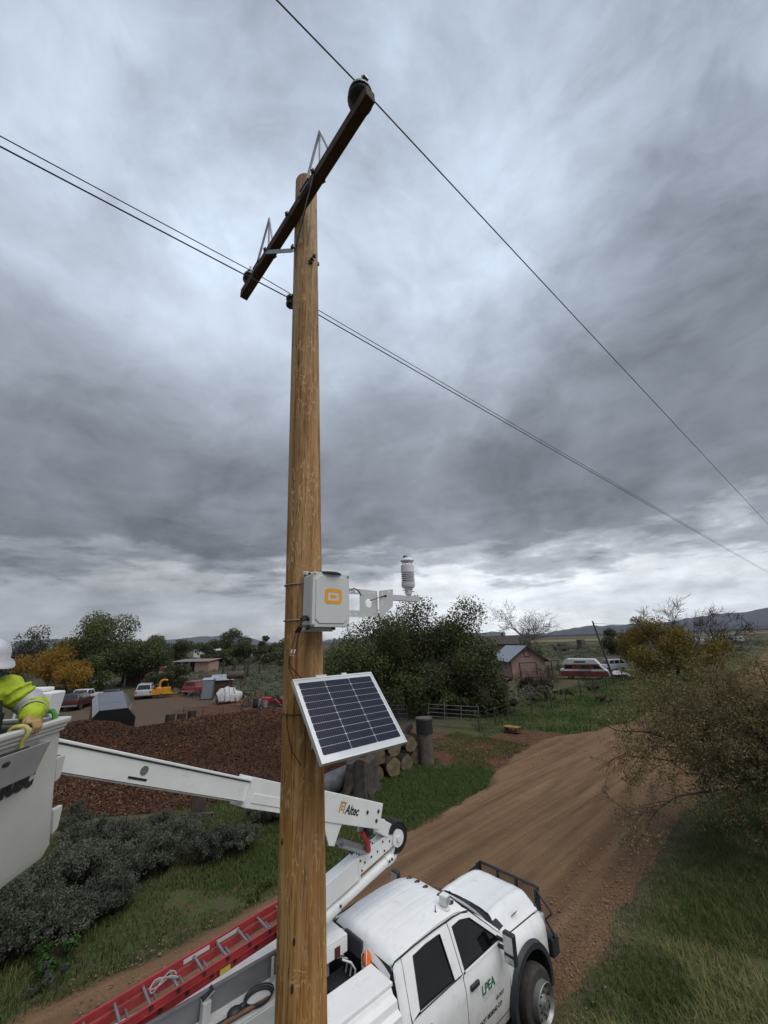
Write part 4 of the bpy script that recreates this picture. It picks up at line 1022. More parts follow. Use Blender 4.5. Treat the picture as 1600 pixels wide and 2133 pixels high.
# windscreen, cowl
def ws(t, s):
    top = V(xfr(t) + .01, .64 * t, zroof(xfr(t)) - .085 * abs(t) ** 3.2 - .02); bot = V(-.34 - .20 * t * t, .80 * t, 1.405)
    p = top.lerp(bot, s); p.z += .03 * math.sin(math.pi * s); return p
b = MB(); b.grid(ws, np.linspace(-1, 1, 21), np.linspace(0, 1, 8)); b.build('windscreen', m_tint, truck, smooth=True)
b = MB(); b.grid(lambda t, s: V(-.36 - .20 * t * t + .17 * s, .82 * t, 1.392 + .012 * s), np.linspace(-1, 1, 21), [0, .5, 1]); b.build('cowl', m_trim, truck, smooth=True)
for y0 in (.55, -.05):
    b = MB(); b.tube([V(-.28, y0, 1.42), V(-.36, y0 - .25, 1.44), V(-.43, y0 - .50, 1.45)], .010, 5); b.build('wiper', m_jamb, truck)
# bonnet, wings
def hood(s, t):
    a = abs(t); xr = -.25 - .26 * t * t; xf = .92 - .16 * a ** 2.5
    x = xr + (xf - xr) * s; y = .80 * t
    zc = float(np.interp(s, [0, .15, .5, .8, .93, 1], [1.415, 1.440, 1.445, 1.42, 1.375, 1.27]))
    edge = float(np.interp(s, [0, .3, 1], [1.27, 1.235, 1.20]))
    k = sstep(.66, 1.0, a); z = zc * (1 - k) + min(edge, zc) * k
    z += .016 * math.exp(-((a - .60) / .06) ** 2) * (1 - .5 * s) - .014 * math.exp(-(a / .30) ** 4)
    return V(x, y, z)
b = MB(); b.grid(hood, np.linspace(0, 1, 26), np.linspace(-1, 1, 61)); b.build('bonnet', m_white, truck, smooth=True, angle=50, solid=-.01)
both(lambda b: b.tube([V(-.53, -.808, 1.262), V(-.2, -.812, 1.236), V(.3, -.812, 1.212), V(.74, -.812, 1.192)], .006, 4), 'bonnet_gap', m_jamb)
AX, AZ, AR = 0.0, .46, .56
def wing_y(x, z): return float(np.interp(z, [.50, .80, 1.02, 1.12, 1.18, 1.205], [.985, .99, .975, .93, .86, .818])) - .10 * float(sstep(.55, .95, x))
def wing(b):
    zt = lambda x: np.interp(x, [-.56, 0, .78], [1.262, 1.225, 1.192])
    nx = 36
    for i in range(nx):
        xs_ = [-.562 + 1.35 * j / nx for j in (i, i + 1)]
        cols = []
        for x in xs_:
            d = AR * AR - (x - AX) ** 2; zb = AZ + math.sqrt(d) if d > 0 else .50
            zb = max(zb, .50); zz_ = np.linspace(zb, zt(x), 12)
            cols.append([V(x, -wing_y(x, 1.205 - (zt(x) - z) if z > 1.0 else z) , z) for z in zz_])
        for k in range(11): b.quad(cols[0][k], cols[1][k], cols[1][k + 1], cols[0][k + 1])
both(wing, 'wing', m_white, smooth=True, angle=40, solid=.008)
def flare(b):
    n = 22; prof = [(AR - .035, 1.00), (AR - .03, 1.065), (AR + .05, 1.06), (AR + .075, .985)]
    ang = [R(a) for a in np.linspace(-14, 196, n + 1)]
    b.grid(lambda a, k: V(AX + prof[int(k)][0] * math.cos(a) * 1.02, -prof[int(k)][1], AZ + prof[int(k)][0] * math.sin(a) * 1.02), ang, [0, 1, 2, 3])
both(flare, 'wheel_arch_flare', m_trim, smooth=True, angle=50, solid=.012)
def well(b):
    ang = [R(a) for a in np.linspace(-10, 190, 20)]
    b.grid(lambda a, y: V(AX + AR * math.cos(a), -y, AZ + AR * math.sin(a)), ang, [.55, 1.0])
both(well, 'wheel_well', m_jamb, smooth=True)
# nose: grille, lamps, bumper, brush guard
b = MB(); b.box(V(.78, 0, .98), (.20, 1.50, .50)); b.build('grille', m_trim, truck, bevel=.03)
both(lambda b: b.box(V(.80, -.74, 1.02), (.17, .25, .22)), 'headlight', m_lamp, bevel=.03)
b = MB(); b.box(V(1.02, 0, .62), (.24, 1.92, .30)); b.build('bumper', m_trim, truck, bevel=.05, seg=3)
b = MB(); b.tube([V(1.03, -.70, 1.30), V(1.03, -.66, 1.42), V(1.03, .66, 1.42), V(1.03, .70, 1.30)], .026, 8)
for y in (-.66, -.22, .22, .66): b.box(V(1.03, y, 1.07), (.05, .035, .70))
b.tube([V(1.03, -.66, 1.0), V(1.03, .66, 1.0)], .02, 6)
for s in (-1, 1):
    b.prism([(1.41, .67 * s), (1.41, .70 * s), (.72, .72 * s), (.72, .66 * s)], 'x', .95, 1.08) if False else b.box(V(1.0, .685 * s, 1.10), (.17, .022, .62))
    b.tube([V(1.0, .69 * s, 1.36), V(.98, .93 * s, 1.17), V(.98, .97 * s, 1.12), V(.95, .84 * s, 1.00), V(.95, .97 * s, .84), V(.97, .98 * s, .78), V(.98, .72 * s, .68)], .020, 7)
guard = b.build('brush_guard', m_trim, truck, smooth=True, angle=45)
b = MB()
for i in range(34): b.tube([V(1.035, -.64 + i * .0385, .75), V(1.035, -.64 + i * .0385, 1.40)], .0045, 3, cap=False)
for i in range(17): b.tube([V(1.035, -.66, .76 + i * .0385), V(1.035, .66, .76 + i * .0385)], .0045, 3, cap=False)
b.build('guard_mesh', m_trim, guard)
# wheels
def wheel(x, s, dual=False):
    y = s * (1.135 if not dual else 1.06)
    b = MB(); W = .115
    prof = [(.255, -W), (.300, -W - .006), (.370, -W), (.398, -W * .75), (.405, -W * .3), (.405, W * .3), (.398, W * .75), (.370, W), (.300, W + .006), (.255, W)]
    b.lathe(prof, (x, y - s * W, .415), 'y', 40); ty = b.build('tyre', m_tyre, truck, smooth=True, angle=30)
    for i in range(0):
        pass
    b = MB(); n = 40; rr = [(0, -.02), (.256, -.02), (.258, .112), (.250, .120), (.240, .105), (.222, .066), (.175, .055), (.110, .062), (.100, .075), (.060, .09), (.055, .115), (0, .12)]
    b.lathe([(r_, s * h_) for r_, h_ in rr], (x, y - .0 - s * .010, .415), 'y', n); rim = b.build('rim', m_rim, truck, smooth=True, angle=40)
    for i in range(8):
        a = R(45 * i + 10); c = V(x + .200 * math.cos(a), y + s * .050, .415 + .200 * math.sin(a))
        b = MB(); b.ball(c, .030, 10, 6, sc=(1.35, .35, .85), rot=Matrix.Rotation(-a + R(90), 3, 'Y')); b.build('rim_hole', m_jamb, rim, smooth=True)
        a += R(22.5); c = V(x + .128 * math.cos(a), y + s * .054, .415 + .128 * math.sin(a))
        b = MB(); b.tube([c, c + V(0, s * .022, 0)], .012, 6); b.build('wheel_nut', m_dark_steel, rim)
for s in (-1, 1):
    wheel(.0, s); wheel(-4.45, s)
# mirrors
def mir(c, s):
    b = MB(); b.box(c, (.10, .205, .40)); h_ = b.build('mirror', m_trim, truck, bevel=.035, seg=3)
    b = MB(); b.box(c + V(-.052, 0, .06), (.006, .165, .22)); b.build('mirror_glass', m_lamp, h_)
    b = MB(); b.box(c + V(-.052, 0, -.135), (.006, .15, .08), None); b.build('convex_glass', m_lamp, h_)
    b = MB(); b.tube([V(-.72, s * .90, 1.42), c + V(0, -s * .08, .05)], .028, 6); b.tube([V(-.74, s * .93, 1.34), c + V(0, -s * .08, -.04)], .028, 6); b.build('mirror_arm', m_trim, h_)
mir(V(-.74, -1.16, 1.39), -1); mir(V(-.98, 1.25, 1.52), 1)
# roof lamps
for y in (-.52, -.30, 0, .22, .44):
    x = -1.43 + .10 * abs(y); b = MB(); b.ball(V(x, y, zroof(x) - .085 * abs(y / .672) ** 3.2 + .004), .058, 12, 6, sc=(1.25, .62, .55)); b.build('marker_light', mat('smoked_amber_lens', (.035, .022, .018), .2), truck, smooth=True)
b = MB(); c = V(-1.55, -.545, 1.965); b.lathe([(.085, 0), (.085, .02), (.05, .035), (.045, .055)], c, n=20); sp_ = b.build('spotlight', m_fg, truck, smooth=True)
b = MB(); b.box(c + V(.0, 0, .125), (.135, .125, .13), Matrix.Rotation(R(-84), 3, 'Z')); b.build('spotlight_head', m_fg, sp_, bevel=.02, seg=3)
b = MB(); b.box(c + V(.008, -.068, .125), (.02, .10, .10), Matrix.Rotation(R(-84), 3, 'Z')); b.build('spotlight_lens', m_lamp, sp_, bevel=.004)
b = MB(); b.lathe([(.018, 0), (.018, .012), (.008, .02), (.006, .09)], V(-1.76, -.525, 1.985), n=10); b.build('antenna_stub', m_dark_steel, truck)
# bonnet badges, wing badge, lettering
both(lambda b: b.box(V(.12, -.715, 1.345), (.16, .006, .065), Matrix.Rotation(R(38), 3, 'X')), 'bonnet_badge', mat('dark_red_badge', (.10, .015, .015), .35), bevel=.002)
def doorside(x, z, off=.010): return side(x, z, off)
text_part('LPEA', .155, m_green, truck, doorside(-1.33, 1.00), (1, 0, 0), side(-1.3, 1.12) - side(-1.3, 1.0), bold=.004)
b = MB(); b.grid(lambda x, z: side(x, z, .0085), [-1.33, -.90], [.970, .975]); b.build('underline', m_greyink, truck)
b = MB(); b.grid(lambda x, z: side(x, z, .0085), [-1.30, -1.05], [.935, .941]); b.build('underline', m_greyink, truck)
text_part('NEW CASTLE', .048, m_ink, truck, doorside(-1.02, .80), (1, 0, 0), side(-1, .9) - side(-1, .8), bold=.0012) if False else None
text_part('US DOT', .06, m_ink, truck, doorside(-1.0, .805), (1, 0, 0), side(-1, .9) - side(-1, .8), bold=.0015, shear=.15)
text_part('DOT 0838242 CO', .075, m_ink, truck, doorside(-1.42, .690), (1, 0, 0), side(-1, .80) - side(-1, .69), bold=.001)
text_part('C', .11, m_ink, truck, V(-.38, -.996, .955), (1, 0, 0), (0, .06, 1), bold=.005)
b = MB(); b.box(V(-.32, -.996, .935), (.16, .003, .018)); b.build('badge_bar', m_ink, truck)
text_part('344', .07, m_ink, truck, V(-.52, -.868, 1.275), (1, -.02, -.03), (0, .7, .7), bold=.001)

# ---- behind the cab: dark rear wall, deck, lockers
b = MB(); b.grid(lambda y, z: V(-2.905, y, z), np.linspace(-.92, .92, 3), [.5, 1.0, 1.36]); b.grid(lambda t, z: V(-2.90 + .02 * (z - 1.36), t * (ys(z) - .02), z), [-1, 0, 1], np.linspace(1.36, 1.87, 5)); b.build('cab_rear_wall', m_jamb, truck)
b = MB(); b.box(V(-2.99, .03, 1.875), (.06, .42, .20), Matrix.Rotation(R(8), 3, 'Y')); b.build('rear_window_pad', m_trim, truck, bevel=.03)
b = MB(); b.box(V(-4.35, 0, .80), (2.9, 2.0, .12)); b.box(V(-4.35, -1.0, .98), (2.88, .12, .30)); b.build('chassis_bed', m_jamb, truck)
b = MB(); b.box(V(-4.40, .10, 1.08), (2.7, 1.0, .06)); b.build('deck_plate', mat('black_void_deck', (.030, .030, .032), .6, .3, .3, 14), truck)  # black colour stands in for the dark void behind the cab
def locker(y0, y1, name):
    s = -1 if y0 < 0 else 1; o_, i_ = (y0, y1)
    b = MB(); b.box(V(-4.41, (o_ + i_) / 2, 1.775), (2.90, abs(o_ - i_), .045)); lid_ = b.build(name + '_lid', m_white, truck, bevel=.012)
    b = MB(); poly = [(i_, .90), (i_, 1.752), (o_, 1.752), (o_ + s * .03, 1.70), (o_ + s * .11, 1.68), (o_ + s * .125, 1.60), (o_ + s * .19, 1.57), (o_ + s * .20, .70), (i_, .70)]
    b.prism(poly, 'x', -5.84, -2.985); lk = b.build(name, m_white, truck, bevel=.010)
    for k in range(4):
        b = MB(); b.box(V(-3.34 - .72 * k, o_ + s * .203, 1.16), (.66, .014, .70)); dd = b.build('locker_door', m_white, lk, bevel=.006)
        b = MB(); b.box(V(-3.34 - .72 * k, o_ + s * .216, 1.44), (.09, .02, .06)); b.build('latch', m_dark_steel, dd, bevel=.004)
locker(-.80, -.345, 'right_locker')
locker(1.14, .66, 'left_locker')
b = MB(); b.box(V(-4.55, .44, 1.64), (2.55, .40, .05)); b.box(V(-4.55, .25, 1.36), (2.55, .04, .56)); b.build('raised_deck', m_deck, truck, bevel=.01)
b = MB(); b.box(V(-4.45, .648, 1.80), (2.8, .02, .26)); b.box(V(-4.45, .636, 1.92), (2.8, .04, .03)); b.build('rack_wall', m_greywall, truck, bevel=.004)
# beacon on a stalk
b = MB(); b.tube([V(-2.99, -.29, 1.0), V(-2.99, -.29, 1.70)], .018, 8); b.lathe([(.075, 1.70), (.082, 1.72), (.078, 1.76), (.062, 1.775)], V(-2.99, -.29, 0), n=20); bc = b.build('beacon', mat('grey_beacon_base', (.30, .30, .30), .5), truck, smooth=True)
b = MB(); b.lathe([(.056, 1.772), (.060, 1.80), (.056, 1.87), (.040, 1.895), (0, 1.90)], V(-2.99, -.29, 0), n=20); b.build('beacon_lens', m_amber, bc, smooth=True)
b = MB()
for k in range(4):
    a = R(45 + 90 * k); b.tube([V(-2.99 + .075 * math.cos(a), -.29 + .075 * math.sin(a), 1.77), V(-2.99 + .072 * math.cos(a), -.29 + .072 * math.sin(a), 1.88), V(-2.99 + .02 * math.cos(a), -.29 + .02 * math.sin(a), 1.955)], .0055, 5)
b.build('beacon_cage', m_fg, bc)
# turret, valve cover, hoses and bits on the deck
b = MB(); b.lathe([(.34, 1.1), (.34, 1.3), (.24, 1.32), (.24, 1.95), (.30, 1.97), (.30, 2.06)], V(-3.78, .10, 0), n=28); b.box(V(-3.78, .27, 2.28), (.5, .06, .56)); b.box(V(-3.78, -.02, 2.28), (.5, .06, .56)); b.build('turret', m_fg, truck, smooth=True)
b = MB(); b.box(V(-3.33, .22, 2.02), (.42, .44, .06)); b.box(V(-3.52, .22, 1.78), (.04, .44, .44)); b.box(V(-3.33, .01, 1.93), (.42, .025, .16)); b.box(V(-3.13, .22, 1.93), (.02, .44, .16)); vc = b.build('valve_cover', m_fg, truck, bevel=.008)
b = MB(); b.box(V(-3.30, -.003, 1.91), (.10, .004, .12)); b.build('warning_label', mat('red_black_label', (.10, .02, .02), .5), vc)
for k in range(6):
    b = MB(); y = .06 + .05 * k; b.tube([V(-3.20 - .02 * k, y - .04, 1.78), V(-3.10, y - .12, 1.74), V(-3.05, y - .16, 1.66), V(-3.10, y - .12, 1.3)], .013, 6); b.build('hydraulic_hose', m_rubber if k % 2 else m_fg, truck, smooth=True)
b = MB(); b.box(V(-3.20, .0, 1.35), (.45, .50, .40)); b.build('pump_box', m_jamb, truck, bevel=.03)
for c, r_ in ((V(-3.62, -.12, 1.18), .26), (V(-3.58, -.10, 1.24), .22), (V(-3.66, -.12, 1.21), .30)):
    b = MB(); b.tube([c + V(r_ * math.cos(R(a)), r_ * .8 * math.sin(R(a)), .02 * math.sin(R(3 * a))) for a in range(0, 361, 15)], .014, 6); b.build('hose_coil', m_greywall, truck, smooth=True)
b = MB(); b.tube([V(-3.35, -.22, 1.5), V(-3.38, -.20, 1.3), V(-3.5, -.25, 1.15)], .015, 6); b.build('hydraulic_hose', m_rubber, truck, smooth=True)
# tools lying on the raised deck
b = MB(); c = V(-4.28, .40, 1.68)
for k in range(3): b.tube([c + V((.17 + .012 * k) * math.cos(R(a)), (.13 + .01 * k) * math.sin(R(a)), .02 * k) for a in range(0, 361, 15)], .010, 6)
tag(b.build('cable_coil', m_rubber, None, smooth=True), 'dark coil of cable lying on the white truck deck beside the pole', 'cable coil'); _o = bpy.context.scene.objects['cable_coil']; _o.matrix_world = TM
b = MB(); b.ball(V(-4.63, .36, 1.72), .09, 10, 7, sc=(1.1, .8, .6)); b.ball(V(-4.52, .40, 1.70), .06, 8, 6, sc=(1.3, .7, .6)); b.tube([V(-4.86, .36, 1.69), V(-4.6, .34, 1.70), V(-4.45, .32, 1.69)], .030, 7); o_ = b.build('work_glove_bag', m_blk, None, smooth=True); o_.matrix_world = TM
tag(o_, 'black tool pouch lying on the white truck deck near the wooden stick', 'tool pouch')
b = MB(); b.tube([V(-5.4, .28, 1.69), V(-4.75, .30, 1.72), V(-4.2, .29, 1.70)], .020, 7); o_ = b.build('wooden_stick', mat('worn_handle_wood', (.16, .075, .03), .7, 0, .25, 8), None, smooth=True); o_.matrix_world = TM
tag(o_, 'brown wooden stick lying along the white truck deck', 'stick')
b = MB(); b.box(V(-4.92, .57, 1.76), (.10, .10, .22)); b.box(V(-4.90, .60, 1.90), (.16, .10, .015), Matrix.Rotation(R(-25), 3, 'Y')); b.build('latch_post', m_deck, truck, bevel=.008)
b = MB(); b.box(V(-4.90, .60, 1.915), (.15, .10, .012), Matrix.Rotation(R(-25), 3, 'Y')); b.build('latch_pad', m_trim, truck)
for y, nm in ((.66, 'a'), ):
    b = MB(); b.box(V(-3.86, .60, 1.80), (.05, .03, .30)); b.tube([V(-3.84, .58, 1.95), V(-3.80, .50, 1.9), V(-3.80, .48, 1.68)], .04, 8); b.build('hose_hanger', m_jamb, truck, smooth=True)
    b = MB(); b.box(V(-4.02, .55, 1.80), (.04, .02, .26)); b.build('hanger_plate', m_deck, truck, bevel=.005)

# ---- lower boom with its levelling rod, elbow, upper boom, bucket
EL = V(-1.95, .20, 2.90); LP = V(-3.85, .20, 2.455); ld = (EL - LP).normalized()
b = MB(); b.beam(LP, EL + ld * .02, .17, .235); lb = b.build('lower_boom', m_fg, truck, bevel=.015)
b = MB(); b.beam(LP + ld * .0, LP + ld * 1.05, .215, .285); b.beam(LP + ld * 1.045, LP + ld * 1.065, .225, .295); b.build('boom_sleeve', m_fg, lb, bevel=.012)
up_ = V(0, 1, 0).cross(-ld); up_ = up_ if up_.z > 0 else -up_
b_n = 0
for t in (1.12, 1.2, 1.34, 1.48, 1.62, 1.76, 1.90):
    for vo in ((-.07, .07) if t in (1.12, 1.62) else (.0,)):
        c = LP + ld * t - V(0, .086, 0) + up_ * vo; b = MB(); b.tube([c, c - V(0, .010, 0)], .015, 7); b.build('boom_bolt', m_dark_steel, lb)
for t in (1.15, 1.45, 1.75):
    for yo in (-.03, .03):
        c = LP + ld * t + V(0, yo, 0) + up_ * .118; b = MB(); b.tube([c, c + up_ * .014], .013, 7); b.build('boom_bolt', m_dark_steel, lb)
RP0, RP1 = V(-3.85, .16, 2.19), V(-2.06, .16, 2.60)
rd = (RP1 - RP0).normalized()
b = MB(); b.tube([RP0, RP0 + rd * .68], .085, 16); b.tube([RP0 + rd * .62, RP1 - rd * .12], .070, 16); b.tube([RP1 - rd * .14, RP1], .082, 16); b.beam(RP1, EL + V(.05, -.04, -.10), .10, .14); b.build('levelling_rod', m_fg, lb, smooth=True)
for o_ in (.06, .12, .66):
    b = MB(); c = RP1 - rd * o_ if o_ < .5 else RP0 + rd * .68; c = c + V(0, -.075, .02); b.tube([c, c + V(0, -.016, 0)], .020, 8); b.build('rod_pin', m_dark_steel, lb)
# elbow: dark hose guard ring round a white hub
ER = .215
b = MB(); arc = [R(a) for a in np.linspace(-115, 150, 28)]
b.grid(lambda a, k: EL + V(ER * (1, 1.0, .62, .62)[int(k)] * math.cos(a), (-.10, .18, .18, -.10)[int(k)], ER * (1, 1.0, .62, .62)[int(k)] * math.sin(a) - .04), arc, [0, 1, 2, 3, ]); 
b.grid(lambda a, k: EL + V(ER * (.62, 1)[int(k)] * math.cos(a), -.10, ER * (.62, 1)[int(k)] * math.sin(a) - .04), arc, [0, 1]); elb = b.build('elbow_hose_guard', m_rubber, truck, smooth=True, angle=40)
for k in range(30):
    a = R(-112 + 9 * k); b = MB(); q = EL + V(ER * math.cos(a), 0, ER * math.sin(a) - .04)
    b.tube([q + V(0, -.11, 0), q + V(.015 * math.cos(a), .04, .015 * math.sin(a)), q + V(0, .19, 0)], .016, 5); b.build('guard_rib', m_rubber, elb)
b = MB(); b.tube([EL + V(0, -.12, -.05), EL + V(0, .16, -.05)], .125, 28); b.tube([EL + V(0, -.15, -.05), EL + V(0, -.11, -.05)], .045, 16); b.build('elbow_hub', m_fg, truck, smooth=True)
UB0 = V(-2.42, .15, 3.30); UB1 = tl((-3.02, 3.93, 5.275)); ud = (UB1 - UB0).normalized()
UL = (UB1 - UB0).length
us = ud.cross(V(0, 0, 1)).normalized(); uu = us.cross(ud)
def ub(t, s=0, h=0): return UB0 + ud * t + us * s + uu * h
b = MB(); b.beam(ub(-.02), ub(2.15), .25, .36); ob = b.build('upper_boom', m_fg, truck, bevel=.012)
b = MB(); b.beam(ub(1.95), ub(3.02), .29, .31); b.beam(ub(2.03, .148, -.05), ub(2.95, .148, -.05), .012, .10); b.beam(ub(2.03, -.148, -.05), ub(2.95, -.148, -.05), .012, .10); b.build('boom_collar', m_fg, ob, bevel=.02)
b = MB(); b.beam(ub(2.6), ub(UL + .25), .195, .235); tip = b.build('boom_extension', m_fg, ob, bevel=.02, seg=3)
b = MB(); b.beam(ub(3.02, 0, .118), ub(UL + .2, 0, .118), .235, .022); b.build('boom_rail', m_fg, ob, bevel=.006)
b = MB()
for s_ in (-.101, .101):
    b.beam(ub(3.03, s_, .098), ub(UL + .1, s_, .098), .004, .012)
    b.beam(ub(3.03, s_, -.10), ub(UL + .1, s_, -.10), .004, .006)
b.build('dark_edge_strip', mat('dark_strip_grey', (.08, .08, .08), .9), ob)  # thin dark strips under the rail and along the lower edge
nside = us if (TM.to_3x3() @ us).dot(V(0, 0, 0) + (V(0, 0, 6.14) - TM @ ub(1.0))) > 0 else -us
b = MB(); c = ub(4.42, 0, .02) + nside * .100; b.tube([c, c + nside * .004], .040, 18); b.build('round_sticker', mat('olive_print', (.12, .12, .09), .6), ob)
b = MB(); c = ub(4.45, 0, -.055) + nside * .100; b.box(c, (.20, .004, .020), Matrix((ud, nside, uu)).transposed()); b.build('arrow_sticker', m_ink, ob)
# mount plates under the steel end, lift cylinder, red hose clamp
b = MB()
for s_ in (-.11, .11): b._add([ub(1.02, s_, -.17), ub(1.48, s_, -.17), ub(1.22, s_, -.44), ub(1.10, s_, -.44), ub(1.02, s_ + .02, -.17), ub(1.48, s_ + .02, -.17), ub(1.22, s_ + .02, -.44), ub(1.10, s_ + .02, -.44)], [(0, 1, 2, 3), (7, 6, 5, 4), (0, 4, 5, 1), (1, 5, 6, 2), (2, 6, 7, 3), (3, 7, 4, 0)])
b.build('cylinder_lug', m_fg, ob)
b = MB(); c0 = ub(1.15, 0, -.38); c1 = V(-2.55, .18, 2.82); b.tube([c0, c0.lerp(c1, .35)], .028, 10); b.tube([c0.lerp(c1, .30), c1], .060, 14); b.build('lift_cylinder', m_steel, ob, smooth=True)
b = MB(); b.beam(ub(.12, .0, -.10), EL + V(-.06, .05, .02), .20, .20); b.beam(ub(.30, .09, -.15), EL + V(-.15, .10, .10), .03, .22); b.build('elbow_link', m_fg, truck, bevel=.02)
b = MB(); c = ub(.32, -.02, -.26); b.tube([c, c + V(.10, 0, -.12), c + V(.13, 0, -.28)], .045, 8); b.build('red_hose_clamp', m_red, truck, smooth=True)
b = MB(); c = ub(.20, -.05, -.22); b.ball(c, .09, 10, 7); b.build('hose_bundle', m_rubber, truck, smooth=True)
for t, h in ((.10, .06), (.12, -.07), (.42, .02)):
    b = MB(); c = ub(t, 0, h) + nside * .126; b.tube([c, c + nside * .010], .028, 12); b.build('boom_pin', m_dark_steel, ob)
# lettering on the steel end: reads from the tip towards the elbow
rdx = -ud; 
o0 = ub(1.02, 0, -.045) + nside * .1275
text_part('Altec', .165, m_ink, ob, o0 , rdx, uu, bold=.004, shear=.25)
b = MB(); q = o0 - rdx * .165
for (x0, y0, x1, y1) in ((0, 0, .03, .13), (.0, .115, .14, .14), (.11, .0, .14, .14), (.045, .075, .10, .095), (.045, .03, .10, .05), (.045, .03, .062, .095)):
    b._add([q + rdx * (x0 + .02 * y0 / .13) + uu * y0, q + rdx * (x1 + .02 * y0 / .13) + uu * y0, q + rdx * (x1 + .02 * y1 / .13) + uu * y1, q + rdx * (x0 + .02 * y1 / .13) + uu * y1], [(0, 1, 2, 3)])
b.build('logo_mark', m_gold, ob)

# bucket, in world axes then taken to the truck's
F1 = V(-.15, .989, 0).normalized(); N1 = V(.989, .15, 0).normalized(); BC = V(-2.60, 3.43, 0)
BM = TMI.to_3x3()
def bk(a, n, z): return tl(BC + F1 * (a + max(0, 5.6 - z) * .24) + N1 * (n + max(0, 5.6 - z) * .02) + EZ * z)      # a: along the face (0 at far corner), n: outwards
BL_, BD_ = 1.16, .64
def bk_loop(z, grow, r=.07, n=5):
    x0, x1, y0, y1 = -BL_ - grow, grow, -BD_ - grow, grow; pts = []
    for cx_, cy_, a0 in ((x1 - r, y1 - r, 0), (x0 + r, y1 - r, 90), (x0 + r, y0 + r, 180), (x1 - r, y0 + r, 270)):
        for i in range(n + 1): a = R(a0 + 90 * i / n); pts.append(bk(cx_ + r * math.cos(a), cy_ + r * math.sin(a), z))
    return pts
b = MB(); loops = [bk_loop(4.67, -.09), bk_loop(4.69, -.04), bk_loop(4.76, -.012), bk_loop(5.2, -.005), bk_loop(5.60, .01), bk_loop(5.60, -.012), bk_loop(5.0, -.03), bk_loop(4.76, -.04)]
k = len(loops[0]); b.v = [tuple(p) for l in loops for p in l]
b.f = [(i * k + j, i * k + (j + 1) % k, (i + 1) * k + (j + 1) % k, (i + 1) * k + j) for i in range(len(loops) - 1) for j in range(k)] + [tuple(range(k)), tuple(range((len(loops) - 1) * k, len(loops) * k))]; b.m = [0] * len(b.f)
bucket = b.build('bucket', m_bktm, truck, smooth=True, angle=40)
b = MB()
for zc_, gr, th in ((5.635, .055, .030), (5.603, .040, .026), (5.575, .028, .022)):
    l0, l1, l2, l3 = bk_loop(zc_ - th / 2, gr), bk_loop(zc_ + th / 2, gr), bk_loop(zc_ + th / 2, -.014), bk_loop(zc_ - th / 2, -.014)
    n0 = len(b.v); b.v += [tuple(p) for l in (l0, l1, l2, l3) for p in l]
    for i in range(4):
        for j in range(k): b.f.append((n0 + i * k + j, n0 + i * k + (j + 1) % k, n0 + ((i + 1) % 4) * k + (j + 1) % k, n0 + ((i + 1) % 4) * k + j)); b.m.append(0)
b.build('bucket_rim', m_bktm, bucket, bevel=.006, smooth=True, angle=40)
m_liner = mat('grey_liner', (.24, .24, .245), .6, 0, .1, 4)
b = MB(); l0, l1, l2 = bk_loop(5.59, -.02), bk_loop(4.80, -.05), bk_loop(4.785, -.05); n0 = 0; b.v = [tuple(p) for l in (l0, l1) for p in l]; b.f = [(j, (j + 1) % k, k + (j + 1) % k, k + j) for j in range(k)] + [tuple(range(k, 2 * k))]; b.m = [0] * (k + 1)
b.build('bucket_liner', m_liner, bucket, smooth=True)
text_part('Altec', .205, m_ink, bucket, bk(-.76, .006, 5.262), BM @ F1, (0, 0, 1), bold=.009, shear=.22)
for z0 in (5.20, 4.83):     # step scoops on the far end
    b = MB(); poly = [(0, .16), (.11, .155), (.105, .12), (.06, 0), (0, -.02)]
    vs = [bk(p[0] - .012, -.02, z0 + p[1]) for p in poly] + [bk(p[0] - .012, -.30, z0 + p[1]) for p in poly]
    b._add(vs, [tuple(range(5)), tuple(range(9, 4, -1))] + [(i, i + 5, (i + 1) % 5 + 5, (i + 1) % 5) for i in range(5)]); stp = b.build('bucket_step', m_bktm, bucket, bevel=.012)
    b = MB(); b._add([bk(.008, -.045, z0 + .1595), bk(.082, -.045, z0 + .1585), bk(.082, -.275, z0 + .1585), bk(.008, -.275, z0 + .1595)], [(0, 1, 2, 3)]); b.build('step_scoop_shade', m_jamb, stp)  # flat dark quad stands in for the shade inside the scoop
# tool tray on the near face
m_tray = mat('smoky_tray_plastic', (.30, .30, .295), .5, 0, .1, 4)
b = MB(); a0, a1 = -1.20, -.33
ins = [(a0, .012), (a1, .012), (a1 - .03, .14), (a0, .14)]; low_ = [(a0 + .04, .012), (a1 - .10, .012), (a1 - .12, .10), (a0 + .04, .10)]
top = [bk(x, n_, 5.55) for x, n_ in ins]; bt = [bk(x, n_, 5.36) for x, n_ in low_]; ti = [bk(x + (.012 if x == a0 else -.012), min(max(n_, .024), .128), 5.55) for x, n_ in ins]; bi = [bk(x, min(max(n_, .024), .088), 5.38) for x, n_ in low_]
b._add(top + bt + ti + bi, [(0, 1, 5, 4), (1, 2, 6, 5), (2, 3, 7, 6), (3, 0, 4, 7), (7, 6, 5, 4), (0, 8, 9, 1), (1, 9, 10, 2), (2, 10, 11, 3), (3, 11, 8, 0), (8, 12, 13, 9), (9, 13, 14, 10), (10, 14, 15, 11), (11, 15, 12, 8), (12, 15, 14, 13)])
b.build('tool_tray', m_tray, bucket, bevel=.006)
b = MB(); b.ball(bk(-.72, .07, 5.50), .055, 10, 7, sc=(1.0, 1.8, .6)); b.tube([bk(-.95, .06, 5.53), bk(-.50, .08, 5.53)], .018, 7); tb = b.build('tray_tools', m_blk, bucket, smooth=True)
